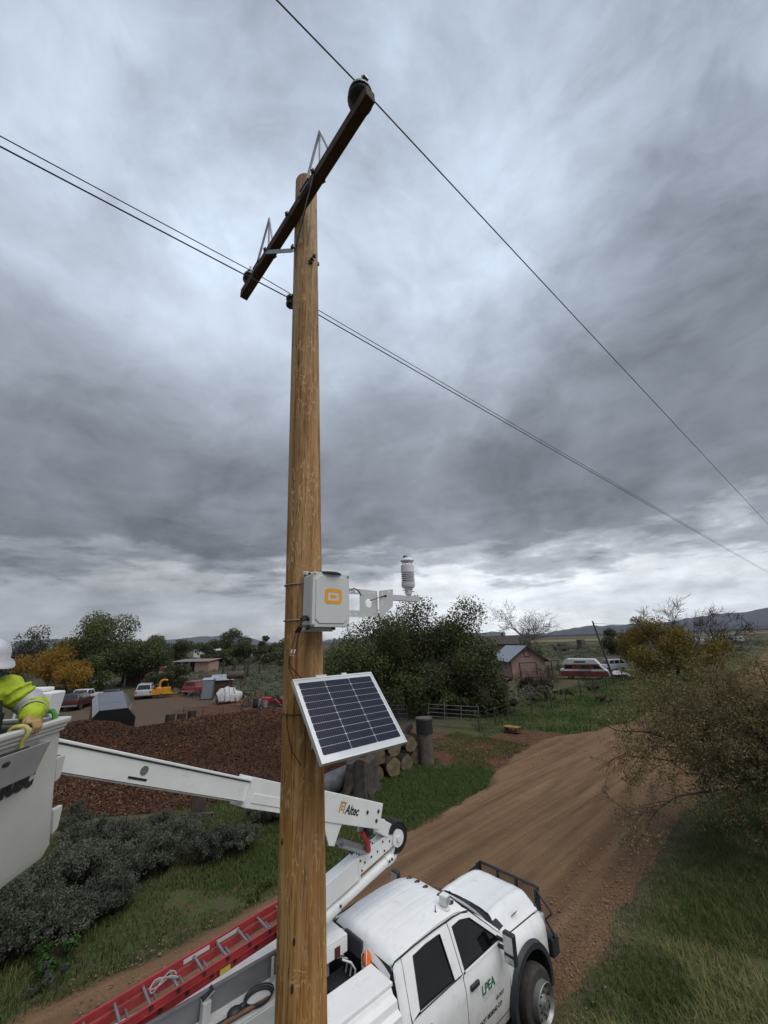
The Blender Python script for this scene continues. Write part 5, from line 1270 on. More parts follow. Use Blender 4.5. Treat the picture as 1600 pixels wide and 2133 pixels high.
# yellow hook strap over the rim
b = MB(); b.tube(spline([bk(-.50, -.06, 5.60), bk(-.50, -.03, 5.665), bk(-.50, .045, 5.668), bk(-.50, .072, 5.63), bk(-.505, .05, 5.58), bk(-.51, .045, 5.54), bk(-.515, .06, 5.51)]), .013, 7); b.build('hook_strap', mat('pale_yellow_webbing', (.46, .42, .12), .6, 0, .15, 30), bucket, smooth=True)
# boom tip cover, scuff shield and green sling behind the bucket
b = MB(); C0 = V(-3.18, 3.80, 5.69)
poly = [(-.15, -.12), (.10, -.15), (.13, .105), (-.14, .12)]
vs = [tl(C0 + N1 * p[0] + EZ * p[1] + F1 * .0) for p in poly] + [tl(C0 + N1 * p[0] + EZ * p[1] + F1 * .22) for p in poly]
b._add(vs, [(0, 1, 2, 3), (7, 6, 5, 4), (0, 4, 5, 1), (1, 5, 6, 2), (2, 6, 7, 3), (3, 7, 4, 0)]); cv = b.build('boom_tip_cover', m_fg, truck, bevel=.02, seg=3)
b = MB(); b._add([tl(C0 + N1 * p[0] + EZ * p[1] - F1 * .002) for p in ((-.06, -.06), (.06, -.07), (.075, .05), (-.05, .06))] + [tl(C0 + N1 * p[0] + EZ * p[1] - F1 * .012) for p in ((-.045, -.045), (.045, -.055), (.06, .035), (-.035, .045))], [(0, 1, 5, 4), (1, 2, 6, 5), (2, 3, 7, 6), (3, 0, 4, 7), (4, 5, 6, 7)]); b.build('cover_recess', m_fg, cv)
b = MB(); b.box(tl(C0 + N1 * -.04 + EZ * .13 + F1 * .11), (.17, .14, .035), BM); b.build('cover_cap', m_fg, cv, bevel=.015)
b = MB(); poly = [(-.15, -.14), (.10, -.12), (.10, -.02), (.02, .10), (-.06, .14), (-.13, .10)]
S0 = V(-2.88, 3.48, 5.68)
vs = [tl(S0 + N1 * p[0] + EZ * p[1]) for p in poly] + [tl(S0 + N1 * p[0] + EZ * p[1] + F1 * .02) for p in poly]; b._add(vs, [tuple(range(6)), tuple(range(11, 5, -1))] + [(i, (i + 1) % 6, (i + 1) % 6 + 6, i + 6) for i in range(6)]); b.build('scuff_shield', m_liner, bucket, bevel=.006)
b = MB(); b.tube(spline([bk(-.06, -.02, 5.62), bk(-.04, -.05, 5.68), bk(.03, -.12, 5.695), bk(.05, -.22, 5.68), bk(.02, -.30, 5.64)]), .018, 8); b.build('green_sling', mat('green_sling_webbing', (.05, .22, .03), .7, 0, .2, 30), bucket, smooth=True)
b = MB(); b.tube([tl((-3.06, 3.60, 5.25)), tl((-3.04, 3.95, 5.28))], .11, 16); b.box(bk(.03, -.36, 5.2), (.10, .40, .5), BM @ Matrix((F1, N1, EZ)).transposed() if False else None); b.build('bucket_mount', m_fg, truck, smooth=True)

# ---- extension ladder lying on the left locker: a thing of its own
lad = empty('extension_ladder', TM @ V(-4.8, .9, 1.95), 'red fibreglass extension ladder lying along the far side of the truck bed', 'ladder', rz=TH)
LI = (lad.matrix_basis if True else None); LMI = (Matrix.Translation(lad.location) @ Matrix.Rotation(TH, 4, 'Z')).inverted()
def lq(p): return LMI @ (TM @ Vector(p))
def lz(x): return np.interp(x, [-6.6, -2.9], [1.84, 2.14])
for layer, (yA, yB, dz_) in enumerate(((.70, 1.12, .10), (.735, 1.085, 0.0))):
    for y in (yA, yB):
        sg = 1 if y > .9 else -1
        b = MB(); P0_, P1_ = V(-6.6, y, lz(-6.6) + dz_), V(-2.95, y, lz(-2.95) + dz_)
        b.beam(lq(P0_), lq(P1_), .010, .085); b.beam(lq(P0_ + V(0, sg * .014, .040)), lq(P1_ + V(0, sg * .014, .040)), .034, .008); b.beam(lq(P0_ + V(0, sg * .014, -.040)), lq(P1_ + V(0, sg * .014, -.040)), .034, .008)
        b.build('rail', m_red, lad)
    for k in range(12):
        x = -6.45 + .3048 * k + (.12 if layer else 0); z = lz(x) + dz_
        b = MB(); b.tube([lq(V(x, yA - .012, z)), lq(V(x, yB + .012, z))], .017, 10); b.build('rung', m_steel, lad, smooth=True)
        b = MB(); b.tube([lq(V(x, yA - .020, z)), lq(V(x, yA - .004, z))], .024, 10); b.build('rung_plate', m_dark_steel, lad)
for x0, x1 in ((-4.62, -4.30), (-5.06, -4.72)):
    b = MB(); b.beam(lq(V(x0, 1.110, lz(x0) + .10)), lq(V(x1, 1.110, lz(x1) + .10)), .003, .05); b.build('safety_label', mat('white_label', (.55, .55, .55), .5), lad)
b = MB(); b.beam(lq(V(-4.72, .688, lz(-4.7) + .0)), lq(V(-4.58, .688, lz(-4.6) + .0)), .004, .06); b.build('safety_label', mat('yellow_label', (.5, .42, .05), .5), lad)
b = MB(); c = V(-5.35, .95, lz(-5.35) + .13); b.tube([lq(c + V(.16 * math.cos(R(a)), .08 * math.sin(R(a * 1.7)), .02 * math.sin(R(2 * a)))) for a in range(0, 700, 20)], .008, 5); b.build('rope', mat('grey_rope', (.35, .34, .32), .8), lad, smooth=True)
# ------------------------------------------------------------------ yard, houses, vehicles farther off
def gp(px, py, z=0.0):
    """point on the ground (or at height z) seen along one direction from the bucket the photo was taken from"""
    d = _f + _rt * ((px - 800) / 811.0) - _up * ((py - 1066.5) / 811.0)
    t = (z - CAM_H) / d.z; return V(d.x * t, d.y * t, z)
def view_deg(p): return math.degrees(math.atan2(p.y, p.x))
m_glass2 = glass_mat('dark_car_glass', (.015, .017, .02), .06)
m_chrome = mat('worn_chrome', (.45, .45, .45), .25, .8, .1, 9)
m_taill = mat('red_tail_lens', (.30, .012, .012), .25)
m_hub = mat('pale_wheel_rim', (.34, .34, .34), .4, .4, .1, 8)
def paint(name, c, rough=.32): return mat(name, c, rough, 0, .10, 2.5, coat=.2)

def car(name, label, cat, pos, head, L, W, zb, belt, roof, cab, m, group=None, cargo=None, capm=None, two=None, roofm=None):
    """cab = (rear base, rear top, front top, front base) in x, rear bumper at 0; cargo: 'bed' leaves an open bed behind the cab"""
    root = empty(name, pos, label, cat, group, R(head))
    h = W / 2; fx = cab[3]
    prof = [(0.02, zb + .1), (0, belt - .12), (.04, belt), (cab[0], belt)] + [(fx, belt), (fx + .05, belt - .03), (L - .25, belt - .13), (L - .03, belt - .28), (L, zb + .15), (L - .1, zb), (.12, zb)]
    b = MB(); 
    if cargo == 'bed':
        b.prism([(cab[0] - .02, belt), (fx, belt), (fx + .05, belt - .03), (L - .25, belt - .13), (L - .03, belt - .28), (L, zb + .15), (L - .1, zb), (cab[0] - .02, zb)], 'y', -h, h)
        b.box((cab[0] / 2, 0, zb + .22), (cab[0], W * .96, .08))
        for s in (-1, 1): b.box((cab[0] / 2, s * (h - .05), (zb + belt) / 2 + .05), (cab[0], .09, belt - zb - .1))
        b.box((.04, 0, (zb + belt) / 2 + .05), (.08, W * .97, belt - zb - .1))
    else: b.prism(prof, 'y', -h, h)
    b.build('body', m if two is None else two, root, bevel=.05, seg=2, smooth=True, weld=True)
    if two is not None:
        b = MB(); zt = belt - .02; b.box((L / 2 - .05, 0, belt - .16), (L * .985, W + .02, .22)); b.build('side_band', m, root, bevel=.01)
    tb, tt = h - .03, h - .20
    A = [V(cab[0], -tb, belt - .02), V(cab[3], -tb, belt - .02), V(cab[2], -tt, roof), V(cab[1], -tt, roof)]
    Bq = [V(p.x, -p.y, p.z) for p in A]
    b = MB(); b._add(A + Bq, [(0, 1, 2, 3), (7, 6, 5, 4), (0, 4, 5, 1), (1, 5, 6, 2), (2, 6, 7, 3), (3, 7, 4, 0)]); b.build('cabin', capm or m, root, bevel=.045, seg=2, smooth=True)
    if roofm: 
        b = MB(); b.box(((cab[1] + cab[2]) / 2, 0, roof + .012), (cab[2] - cab[1] - .04, 2 * tt - .02, .05)); b.build('roof', roofm, root, bevel=.02)
    def pane(q, u0, u1, v0, v1, nm='window'):
        def at(u, v): return (q[0].lerp(q[1], u)).lerp(q[3].lerp(q[2], u), v)
        n_ = (q[1] - q[0]).cross(q[3] - q[0]).normalized(); p = [at(u0, v0), at(u1, v0), at(u1, v1), at(u0, v1)]
        b = MB(); b._add([x - n_ * .02 for x in p] + [x + n_ * .008 for x in p], [(3, 2, 1, 0), (4, 5, 6, 7), (0, 1, 5, 4), (1, 2, 6, 5), (2, 3, 7, 6), (3, 0, 4, 7)]); b.build(nm, m_glass2, root)
    ln = cab[3] - cab[0]; cuts = [(.08, .48), (.53, .90)] if ln < 2.6 else [(.04, .30), (.34, .62), (.66, .93)]
    for q in (A, [Bq[1], Bq[0], Bq[3], Bq[2]]):
        for u0, u1 in cuts: pane(q, u0, u1, .16, .86, 'side_window')
    pane([Bq[0], A[0], A[3], Bq[3]], .08, .92, .14, .86, 'rear_window'); pane([A[1], Bq[1], Bq[2], A[2]], .06, .94, .10, .90, 'windscreen')
    r_ = .36
    for x in (.95, L - .85):
        for s in (-1, 1):
            b = MB(); b.lathe([(.20, -.10), (r_ - .03, -.10), (r_, -.07), (r_, .07), (r_ - .03, .10), (.20, .10)], (x, s * (h - .08), r_), 'y', 18); wh = b.build('wheel', m_tyre, root, smooth=True, angle=40)
            b = MB(); b.lathe([(.21, s * .06), (.18, s * .09), (.06, s * .105), (0, s * .105)], (x, s * (h - .08), r_), 'y', 14); b.build('rim', m_hub, wh, smooth=True)
    for x, nm in ((-.06, 'rear_bumper'), (L + .05, 'front_bumper')):
        b = MB(); b.box((x, 0, zb + .12), (.14, W * .98, .17)); b.build(nm, m_chrome, root, bevel=.03)
    for s in (-1, 1):
        b = MB(); b.box((-.005, s * (h - .14), belt - .25), (.05, .18, .22)); b.build('tail_light', m_taill, root, bevel=.01)
        b = MB(); b.box((L - .03, s * (h - .22), belt - .40), (.08, .30, .16)); b.build('headlight', m_lamp, root, bevel=.02)
    return root
m_maroon = paint('faded_maroon_paint', (.055, .012, .014)); m_redp = paint('dull_red_paint', (.26, .018, .022)); m_wht = paint('chalky_white_paint', (.52, .53, .54))
m_silv = paint('silver_grey_paint', (.36, .38, .40)); m_teal = paint('pale_teal_paint', (.12, .38, .42)); m_bluegrey = paint('light_blue_paint', (.42, .52, .62)); m_dkgrey = paint('dark_grey_cap', (.030, .034, .040))
p = gp(138, 1482); car('station_wagon', 'maroon estate car with a dark rear cap, tail to the camera, beside the yellow tree', 'car', p, view_deg(p) - 22, 4.9, 1.9, .38, 1.12, 1.68, (.15, .45, 2.6, 3.3), m_maroon, 'old vehicles parked round the yard', capm=m_dkgrey)
p = gp(200, 1462); car('pickup_truck', 'white pickup with a windowed cab parked behind the maroon estate car', 'pickup truck', p, view_deg(p) + 150, 5.3, 1.95, .45, 1.15, 1.78, (2.1, 2.25, 3.3, 3.8), m_wht, 'old vehicles parked round the yard', cargo='bed')
p = gp(214, 1478); car('pickup_truck', 'white pickup with a dark empty bed partly hidden by the black trailer', 'pickup truck', p, view_deg(p) - 14, 5.3, 1.95, .45, 1.15, 1.78, (2.1, 2.25, 3.3, 3.8), m_wht, 'old vehicles parked round the yard', cargo='bed', capm=m_dkgrey)
p = gp(296, 1457); car('minivan', 'silver grey minivan seen from behind next to the black trailer', 'van', p, view_deg(p) - 6, 4.7, 1.9, .36, 1.08, 1.80, (.10, .30, 3.1, 4.0), m_silv, 'old vehicles parked round the yard')
p = gp(391, 1450); car('red_suv', 'dull red off-road car parked between the yellow chipper and the grey privy', 'car', p, view_deg(p) - 28, 4.6, 1.85, .45, 1.15, 1.80, (.10, .25, 2.6, 3.1), m_redp, 'old vehicles parked round the yard')
p = gp(1285, 1398); car('panel_van', 'white and blue estate car standing behind the leaning dark pole', 'car', p + V(1.6, .3, 0), 190, 5.0, 1.95, .45, 1.2, 1.95, (.12, .35, 3.2, 3.7), m_wht, 'old vehicles parked by the pink house', two=m_bluegrey)
p = gp(1252, 1397); car('old_saloon', 'pale teal old car half hidden behind the red camper van', 'car', p + V(.2, 4, 0), 200, 4.6, 1.75, .38, .98, 1.50, (.9, 1.4, 2.6, 3.2), m_teal, 'old vehicles parked by the pink house')
# box body behind the minivan
p = gp(296, 1446); root = empty('box_truck', p + V(0, 6, 0), 'white box body with a dark red roof rising behind the silver minivan', 'box truck', None, R(view_deg(p)))
b = MB(); b.box((2.2, 0, 1.7), (4.4, 2.2, 2.0)); b.build('cargo_box', m_wht, root, bevel=.04); b = MB(); b.box((2.2, 0, 3.0), (4.5, 2.25, .6)); b.build('roof', paint('brown_red_roof', (.13, .02, .022)), root, bevel=.05)
b = MB(); b.ball((1.0, .2, 3.32), .14, 8, 6); b.build('roof_vent', m_wht, root, smooth=True)
for x in (.9, 3.6):
    for s in (-1, 1):
        b = MB(); b.lathe([(.2, -.12), (.42, -.12), (.45, 0), (.42, .12), (.2, .12)], (x, s * .95, .45), 'y', 16); b.build('wheel', m_tyre, root, smooth=True)
b = MB(); b.box((2.2, 0, .62), (4.4, 1.0, .16)); b.build('chassis', m_jamb, root)

# motorhome
p = gp(1172, 1413); q = gp(1256, 1413); d = (q - p).normalized()
root = empty('camper_van', p, 'red and white camper van with a raised white roof parked right of the pink house', 'camper van', 'old vehicles parked by the pink house', math.atan2(d.y, d.x) - R(12))
m_rv = paint('faded_red_coachwork', (.135, .034, .027)); Lr = 6.4
def rbox(prof, w, name, m, **k): b = MB(); b.prism(prof, 'y', -w, w); return b.build(name, m, root, **k)
rbox([(0, .38), (0, 1.12), (6.2, 1.10), (6.45, .95), (6.5, .55), (6.3, .38)], 1.0, 'lower_body', m_rv, bevel=.04)
rbox([(0, 1.12), (.02, 1.38), (6.15, 1.34), (6.35, 1.12)], 1.02, 'white_waist', m_wht, bevel=.02)
rbox([(.55, 1.38), (.75, 2.02), (5.25, 2.02), (5.85, 1.36)], .95, 'cabin', m_rv, bevel=.04)
rbox([(.35, 2.02), (.9, 2.72), (1.2, 2.82), (4.9, 2.76), (5.5, 2.04)], .98, 'raised_roof', m_wht, bevel=.08, seg=3)
for s in (-1, 1):
    for x0, x1 in ((.75, 1.7), (3.0, 4.1), (4.6, 5.4)):
        b = MB(); b.box(((x0 + x1) / 2, s * .955, 1.70), (x1 - x0, .02, .40)); b.build('side_window', m_glass2, root, bevel=.005)
    b = MB(); b.box((2.9, s * .985, 2.38), (1.5, .02, .20)); b.build('roof_window', m_glass2, root)
b = MB(); b.quad(V(5.30, -.8, 2.0), V(5.30, .8, 2.0), V(5.86, .85, 1.42), V(5.86, -.85, 1.42)); b.build('windscreen', m_glass2, root, solid=.02)
for s in (-1, 1):
    b = MB(); b.box((6.44, s * .72, .85), (.05, .32, .2)); b.build('headlight', m_lamp, root, bevel=.01)
    for x in (1.3, 5.2):
        b = MB(); b.lathe([(.2, -.11), (.33, -.11), (.36, 0), (.33, .11), (.2, .11)], (x, s * .88, .36), 'y', 18); wh = b.build('wheel', m_tyre, root, smooth=True); b = MB(); b.lathe([(.2, s * .08), (.05, s * .12), (0, s * .12)], (x, s * .88, .36), 'y', 12); b.build('rim', m_hub, wh)
b = MB(); b.box((6.52, 0, .5), (.14, 1.95, .16)); b.build('front_bumper', m_chrome, root, bevel=.03)

# sheeted thing by the fence
p = gp(1293, 1413); root = empty('sheeted_trailer', p, 'small trailer under a white sheet beside the leaning dark pole', 'trailer', None, R(-25))
b = MB()
b.grid(lambda u, v: V((u - .5) * 2.6, (v - .5) * 1.5, .35 + .85 * (math.sin(math.pi * min(max(u, .02), .98)) ** .5) * (math.sin(math.pi * min(max(v, .02), .98)) ** .4) * (1 - .35 * u) + .06 * math.sin(11 * u + 7 * v)), np.linspace(0, 1, 16), np.linspace(0, 1, 10)); b.build('sheet', m_wht, root, smooth=True)
b = MB(); b.box((0, 0, .34), (2.5, 1.3, .12)); b.box((-1.7, 0, .3), (1.0, .1, .08)); b.build('frame', m_jamb, root)
for s in (-1, 1):
    b = MB(); b.lathe([(.1, -.08), (.3, -.08), (.3, .08), (.1, .08)], (0, s * .72, .3), 'y', 14); b.build('wheel', m_tyre, root, smooth=True)

# black enclosed trailer, nose down
p = gp(243, 1474, 2.5); d = V(-.60, .80, 0); root = empty('enclosed_trailer', V(p.x, p.y, 0), 'large black trailer with clipped roof corners and a sky-reflecting grey top behind the chip heap', 'trailer', None, math.atan2(d.y, d.x))
tilt = Matrix.Rotation(R(-7), 4, 'Y')
m_blkp = mat('black_sheet_metal', (.012, .013, .015), .35, 0, .2, 3); m_roofg = mat('black_skin_sky_sheen', (.10, .11, .125), .22, .15, .15, 1.2, coat=.4)  # roof grey has the sky's reflection painted into the black skin
hexa = [(-1.15, .55), (-1.15, 1.85), (-.62, 2.45), (.95, 2.45), (1.25, 2.05), (1.25, .55)]
b = MB(); b.prism(hexa, 'x', 0, 5.4); b.xform(tilt); b.build('box_body', m_blkp, root, bevel=.02)
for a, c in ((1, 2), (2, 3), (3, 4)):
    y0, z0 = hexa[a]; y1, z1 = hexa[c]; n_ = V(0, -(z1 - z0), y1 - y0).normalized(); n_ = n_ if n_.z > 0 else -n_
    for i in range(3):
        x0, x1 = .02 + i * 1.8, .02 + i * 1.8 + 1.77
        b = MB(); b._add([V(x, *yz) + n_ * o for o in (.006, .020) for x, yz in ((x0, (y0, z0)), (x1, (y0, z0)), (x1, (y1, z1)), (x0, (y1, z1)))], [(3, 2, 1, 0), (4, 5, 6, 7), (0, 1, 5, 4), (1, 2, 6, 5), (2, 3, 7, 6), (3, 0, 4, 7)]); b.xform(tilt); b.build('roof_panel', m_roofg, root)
b = MB()
for i in range(6): b.beam(V(-.012, hexa[i][0], hexa[i][1]), V(-.012, hexa[(i + 1) % 6][0], hexa[(i + 1) % 6][1]), .04, .05)
b.xform(tilt); b.build('end_frame', mat('charcoal_edge', (.035, .04, .045), .4), root)
for s, x in ((1.32, 1.9), (-1.32, 1.9), (1.32, 2.8), (-1.32, 2.8)):
    b = MB(); b.lathe([(.2, -.11), (.36, -.11), (.38, 0), (.36, .11), (.2, .11)], (x, s, .42), 'y', 18); b.build('wheel', m_tyre, root, smooth=True)
for s in (-1.34, 1.34):
    b = MB(); b.box((2.35, s, .86), (1.8, .28, .05)); b.box((.2, s * .97, .9), (.12, .18, .25)); b.build('mudguard', m_blkp, root, bevel=.02)
b = MB(); b.beam((5.3, .6, .6), (6.6, 0, .55), .1, .1); b.beam((5.3, -.6, .6), (6.6, 0, .55), .1, .1); b.build('drawbar', m_blkp, root)

# yellow chipper
p = gp(334, 1453); root = empty('wood_chipper', p, 'yellow wood chipper with a raised discharge chute in the yard', 'wood chipper', None, R(view_deg(p) + 95)); root.scale = (.66, .66, .66)
m_yel = mat('machine_yellow', (.50, .22, .012), .45, 0, .2, 2.5)
b = MB(); b.box((0, 0, .72), (4.2, 1.3, .22)); b.box((-2.5, 0, .62), (1.2, .14, .12)); b.build('chassis', m_yel, root, bevel=.03)
b = MB(); b.box((-.9, 0, 1.35), (1.5, 1.25, 1.1)); b.build('engine_cover', m_yel, root, bevel=.08)
b = MB(); b.box((.45, 0, 1.30), (1.2, 1.15, .95)); b.ball((.45, 0, 1.75), .5, 14, 8, sc=(1.1, .8, .6)); b.build('feed_drum', m_yel, root, bevel=.03)
b = MB(); b.prism([(1.1, .85), (2.3, .75), (2.35, 1.75), (1.1, 1.55)], 'y', -.65, .65); b.build('feed_hopper', m_yel, root, bevel=.03)
b = MB(); b.tube([V(.35, 0, 2.0), V(.35, 0, 2.9), V(.15, 0, 3.15), V(-.35, 0, 3.3), V(-.95, 0, 3.15)], [.22, .2, .2, .19, .18], 10); b.build('discharge_chute', m_yel, root, smooth=True, angle=50)
b = MB(); b.tube([V(-1.1, .35, 1.8), V(-1.1, .35, 2.6)], .05, 8); b.build('exhaust_pipe', m_chrome, root)
for s in (-1, 1):
    b = MB(); b.lathe([(.2, -.12), (.40, -.12), (.42, 0), (.40, .12), (.2, .12)], (.1, s * .78, .42), 'y', 18); wh = b.build('wheel', m_tyre, root, smooth=True); b = MB(); b.lathe([(.22, s * .08), (.08, s * .12), (0, s * .12)], (.1, s * .78, .42), 'y', 14); b.build('rim', m_yel, wh)

# privy, small timber shed, tank on legs
def boards(root, m, a, b_, z0, z1, n, th=.03, gap=.012, name='board', tops=None, rnd=random.Random(3)):
    """upright boards between two ground points, each an object"""
    a, b_ = Vector(a), Vector(b_); d = (b_ - a); L = d.length; d.normalize(); nrm = V(-d.y, d.x, 0); w = L / n
    for i in range(n):
        c = a + d * (w * (i + .5)); zt = z1 if tops is None else tops((i + .5) / n)
        bb = MB(); bb.beam(c + EZ * z0 + nrm * rnd.uniform(-.006, .006), c + EZ * zt + nrm * rnd.uniform(-.006, .006), w - gap, th, nrm); bb.build(name, m, root)
p = gp(431, 1457); root = empty('portable_toilet', p, 'narrow grey privy cabin leaning slightly beside the little timber shed', 'privy', None, R(view_deg(p) + 75))
m_priv = mat('blue_grey_panel', (.17, .20, .23), .5, 0, .12, 3); tl_ = Matrix.Rotation(R(3), 4, 'X')
b = MB(); b.box((0, 0, 1.15), (1.15, 1.15, 2.2)); b.xform(tl_); b.build('cabin', m_priv, root, bevel=.04)
for i in range(4):
    for s in (-1, 1):
        b = MB(); b.box((-.42 + .28 * i, s * .585, 1.15), (.20, .03, 2.0)); b.xform(tl_); b.build('wall_panel', m_priv, root, bevel=.01)
b = MB(); b.box((-.585, 0, 1.12), (.03, .8, 1.95)); b.xform(tl_); dr_ = b.build('door', m_priv, root, bevel=.01); b = MB(); b.box((-.61, .28, 1.1), (.03, .06, .12)); b.xform(tl_); b.build('handle', m_jamb, dr_)
b = MB(); b.prism([(-.65, 2.25), (0, 2.52), (.65, 2.25)], 'x', -.66, .66); b.xform(tl_); b.build('roof', mat('pale_roof_cap', (.30, .33, .35), .5), root, bevel=.02)
b = MB(); b.box((0, 0, .05), (1.3, 1.3, .1)); b.build('skid', m_jamb, root)
p = gp(462, 1452); root = empty('timber_shed', p, 'little brown plank shed with a tin roof between the privy and the raised tank', 'shed', None, R(view_deg(p) + 84))
m_plank = mat('rough_brown_plank', (.075, .040, .022), .9, 0, .4, 4, .4, 30); m_tin = mat('weathered_corrugated_tin', (.33, .35, .37), .42, .55, .25, 2.5)
b = MB(); b.box((0, 0, 1.0), (2.3, 1.8, 1.95)); b.build('inner_wall', m_jamb, root)
for a, c in (((-1.18, .95, 0), (1.18, .95, 0)), ((-1.18, -.95, 0), (-1.18, .95, 0)), ((1.18, .95, 0), (1.18, -.95, 0)), ((1.18, -.95, 0), (-1.18, -.95, 0))): boards(root, m_plank, a, c, .05, 2.0, 9)
def tin_roof(root, m, x0, x1, ridge, eave, half, n, name='roof_sheet'):
    for s in (-1, 1):
        w = (x1 - x0) / n
        for i in range(n):
            b = MB(); cs = 8
            b.grid(lambda u, v: V(x0 + w * (i + u * 1.03), s * half * v, ridge + (eave - ridge) * v + .018 * math.cos(u * cs * math.pi) + .004 * i % 3 * .3), np.linspace(0, 1, 17), [0, .5, 1]); b.build(name, m, root, smooth=True, angle=70, solid=.006)
tin_roof(root, m_tin, -1.4, 1.4, 2.72, 2.10, 1.25, 3)
b = MB(); b.prism([(-1.0, 1.98), (0, 2.62), (1.0, 1.98)], 'x', -1.15, -1.08); b.prism([(-1.0, 1.98), (0, 2.62), (1.0, 1.98)], 'x', 1.08, 1.15); b.build('gable', m_plank, root) if False else None
for x in (-1.12, 1.12):
    b = MB(); b.prism([(-.98, 1.96), (0, 2.62), (.98, 1.96)], 'x', x - .03, x + .03); b.build('gable', m_plank, root)
p = gp(487, 1456); root = empty('fuel_tank', p, 'rusty brown cylindrical tank on tall legs behind the white sheet', 'tank', None, R(view_deg(p) + 84))
m_rust = mat('rusty_brown_steel', (.060, .042, .034), .8, .2, .35, 2, c2=(.11, .085, .075))
b = MB(); b.lathe([(0, -1.05), (.30, -1.03), (.43, -.95), (.45, -.85), (.45, .85), (.43, .95), (.30, 1.03), (0, 1.05)], (0, 0, 2.75), 'x', 22); b.build('drum', m_rust, root, smooth=True, angle=50)
for x in (-.65, .65):
    for s in (-1, 1): b = MB(); b.beam((x, s * .30, 2.40), (x * 1.15, s * .55, -.05), .06, .06); b.build('leg', m_rust, root)
    b = MB(); b.beam((x * 1.1, -.45, 1.0), (x * 1.1, .45, 1.0), .04, .04); b.build('cross_brace', m_rust, root)
b = MB(); b.tube([V(.6, 0, 2.3), V(.6, 0, 1.2)], .03, 6); b.build('outlet_pipe', m_rust, root)
p = gp(474, 1464); root = empty('sheeted_load', p, 'bulging white sheet strapped over a load in front of the little shed', 'sheeted load', None, R(view_deg(p) + 100))
b = MB()
def sheet(u, v):
    a = math.pi * u; r = 1 + .10 * math.sin(9 * u + 5 * v) + .05 * math.sin(23 * v + 3 * u)
    return V((v - .5) * 2.6 * r, math.cos(a) * .85 * r * (1 - .3 * abs(v - .5)), .25 + 1.35 * math.sin(a) ** .7 * (1 - 1.2 * (v - .5) ** 2) * r)
b.grid(sheet, np.linspace(0, 1, 20), np.linspace(0, 1, 18)); b.build('sheet', mat('dirty_white_sheet', (.40, .41, .42), .6, 0, .3, 3), root, smooth=True)
for v in (.30, .5, .70):
    b = MB(); b.tube([sheet(u, v) * 1.01 + V(0, 0, .02) for u in np.linspace(0, 1, 16)], .018, 5); b.build('strap', m_blk, root)
b = MB(); b.box((0, 0, .2), (2.4, 1.5, .2)); b.build('pallet', m_plank, root)
# orange implement, grey barrels, red tractor, scrap
p = gp(512, 1470); root = empty('field_implement', p, 'orange red farm implement lying right of the white sheet', 'implement', None, R(view_deg(p) + 80)); m_or = mat('faded_orange_red', (.30, .062, .022), .7, 0, .3, 3)
b = MB(); b.beam((-1.6, 0, .45), (1.6, 0, .45), .12, .12); b.beam((-1.2, -.6, .4), (1.2, -.6, .4), .1, .1); b.build('tool_bar', m_or, root, bevel=.01)
for i in range(6): b = MB(); b.tube([V(-1.3 + .5 * i, 0, .5), V(-1.3 + .5 * i, -.2, .8), V(-1.3 + .5 * i, -.6, .6), V(-1.3 + .5 * i, -.7, .05)], .035, 6); b.build('tine', m_or, root)
b = MB(); b.beam((-1.5, 0, .4), (-1.5, .1, 1.7), .07, .07); b.beam((-.9, 0, .4), (-1.5, .1, 1.6), .05, .05); b.build('mast', m_or, root)
b = MB(); b.tube([V(.9, .2, .5), V(1.0, .2, 1.1), V(1.5, .2, 1.15), V(1.7, .2, .6)], .07, 6); b.build('white_hose_arch', m_wht, root, smooth=True)
for k, (x, y, m_, lb) in enumerate(((532, 1474, m_blk, 'black steel drum standing left in the scrap row'), (543, 1476, m_priv, 'blue grey steel drum in the middle of the scrap row'), (552, 1479, m_greywall, 'dull silver steel drum standing nearest the red tractor'))):
    p = gp(x, y); b = MB(); b.lathe([(.28, 0), (.29, .02), (.29, .30), (.30, .31), (.29, .33), (.29, .60), (.30, .61), (.29, .63), (.29, .88), (.27, .885), (.26, .87)], (0, 0, 0), n=20); o = b.build('steel_drum', m_, None, smooth=True); o.location = p; tag(o, lb, 'drum', 'drums in the scrap row')
p = gp(566, 1478); root = empty('garden_tractor', p, 'small red tractor with white wheels beside the pole in the scrap row', 'tractor', None, R(view_deg(p) + 60)); m_tr = mat('tractor_red', (.36, .018, .020), .4, 0, .2, 3)
b = MB(); b.box((.55, 0, .85), (1.1, .55, .5)); b.build('bonnet', m_tr, root, bevel=.07, seg=3)
b = MB(); b.box((-.35, 0, .62), (.9, .7, .16)); b.build('footplate', m_tr, root, bevel=.02)
for s in (-1, 1):
    b = MB(); b.grid(lambda a, y: V(-.55 + .52 * math.cos(a), s * (.42 + y), .5 + .52 * math.sin(a)), np.linspace(R(20), R(160), 10), [0, .24]); b.build('mudguard', m_tr, root, smooth=True, solid=.02)
    for x, r_ in ((-.55, .46), (.85, .28)):
        b = MB(); b.lathe([(r_ * .5, -.10), (r_ * .93, -.10), (r_, -.06), (r_, .06), (r_ * .93, .10), (r_ * .5, .10)], (x, s * .52, r_), 'y', 18); wh = b.build('wheel', m_tyre, root, smooth=True, angle=40); b = MB(); b.lathe([(r_ * .52, s * .05), (.06, s * .1), (0, s * .1)], (x, s * .52, r_), 'y', 12); b.build('rim', m_wht, wh)
b = MB(); b.box((-.45, 0, .95), (.4, .45, .1)); b.box((-.64, 0, 1.15), (.08, .45, .38)); b.build('seat', m_blk, root, bevel=.03)
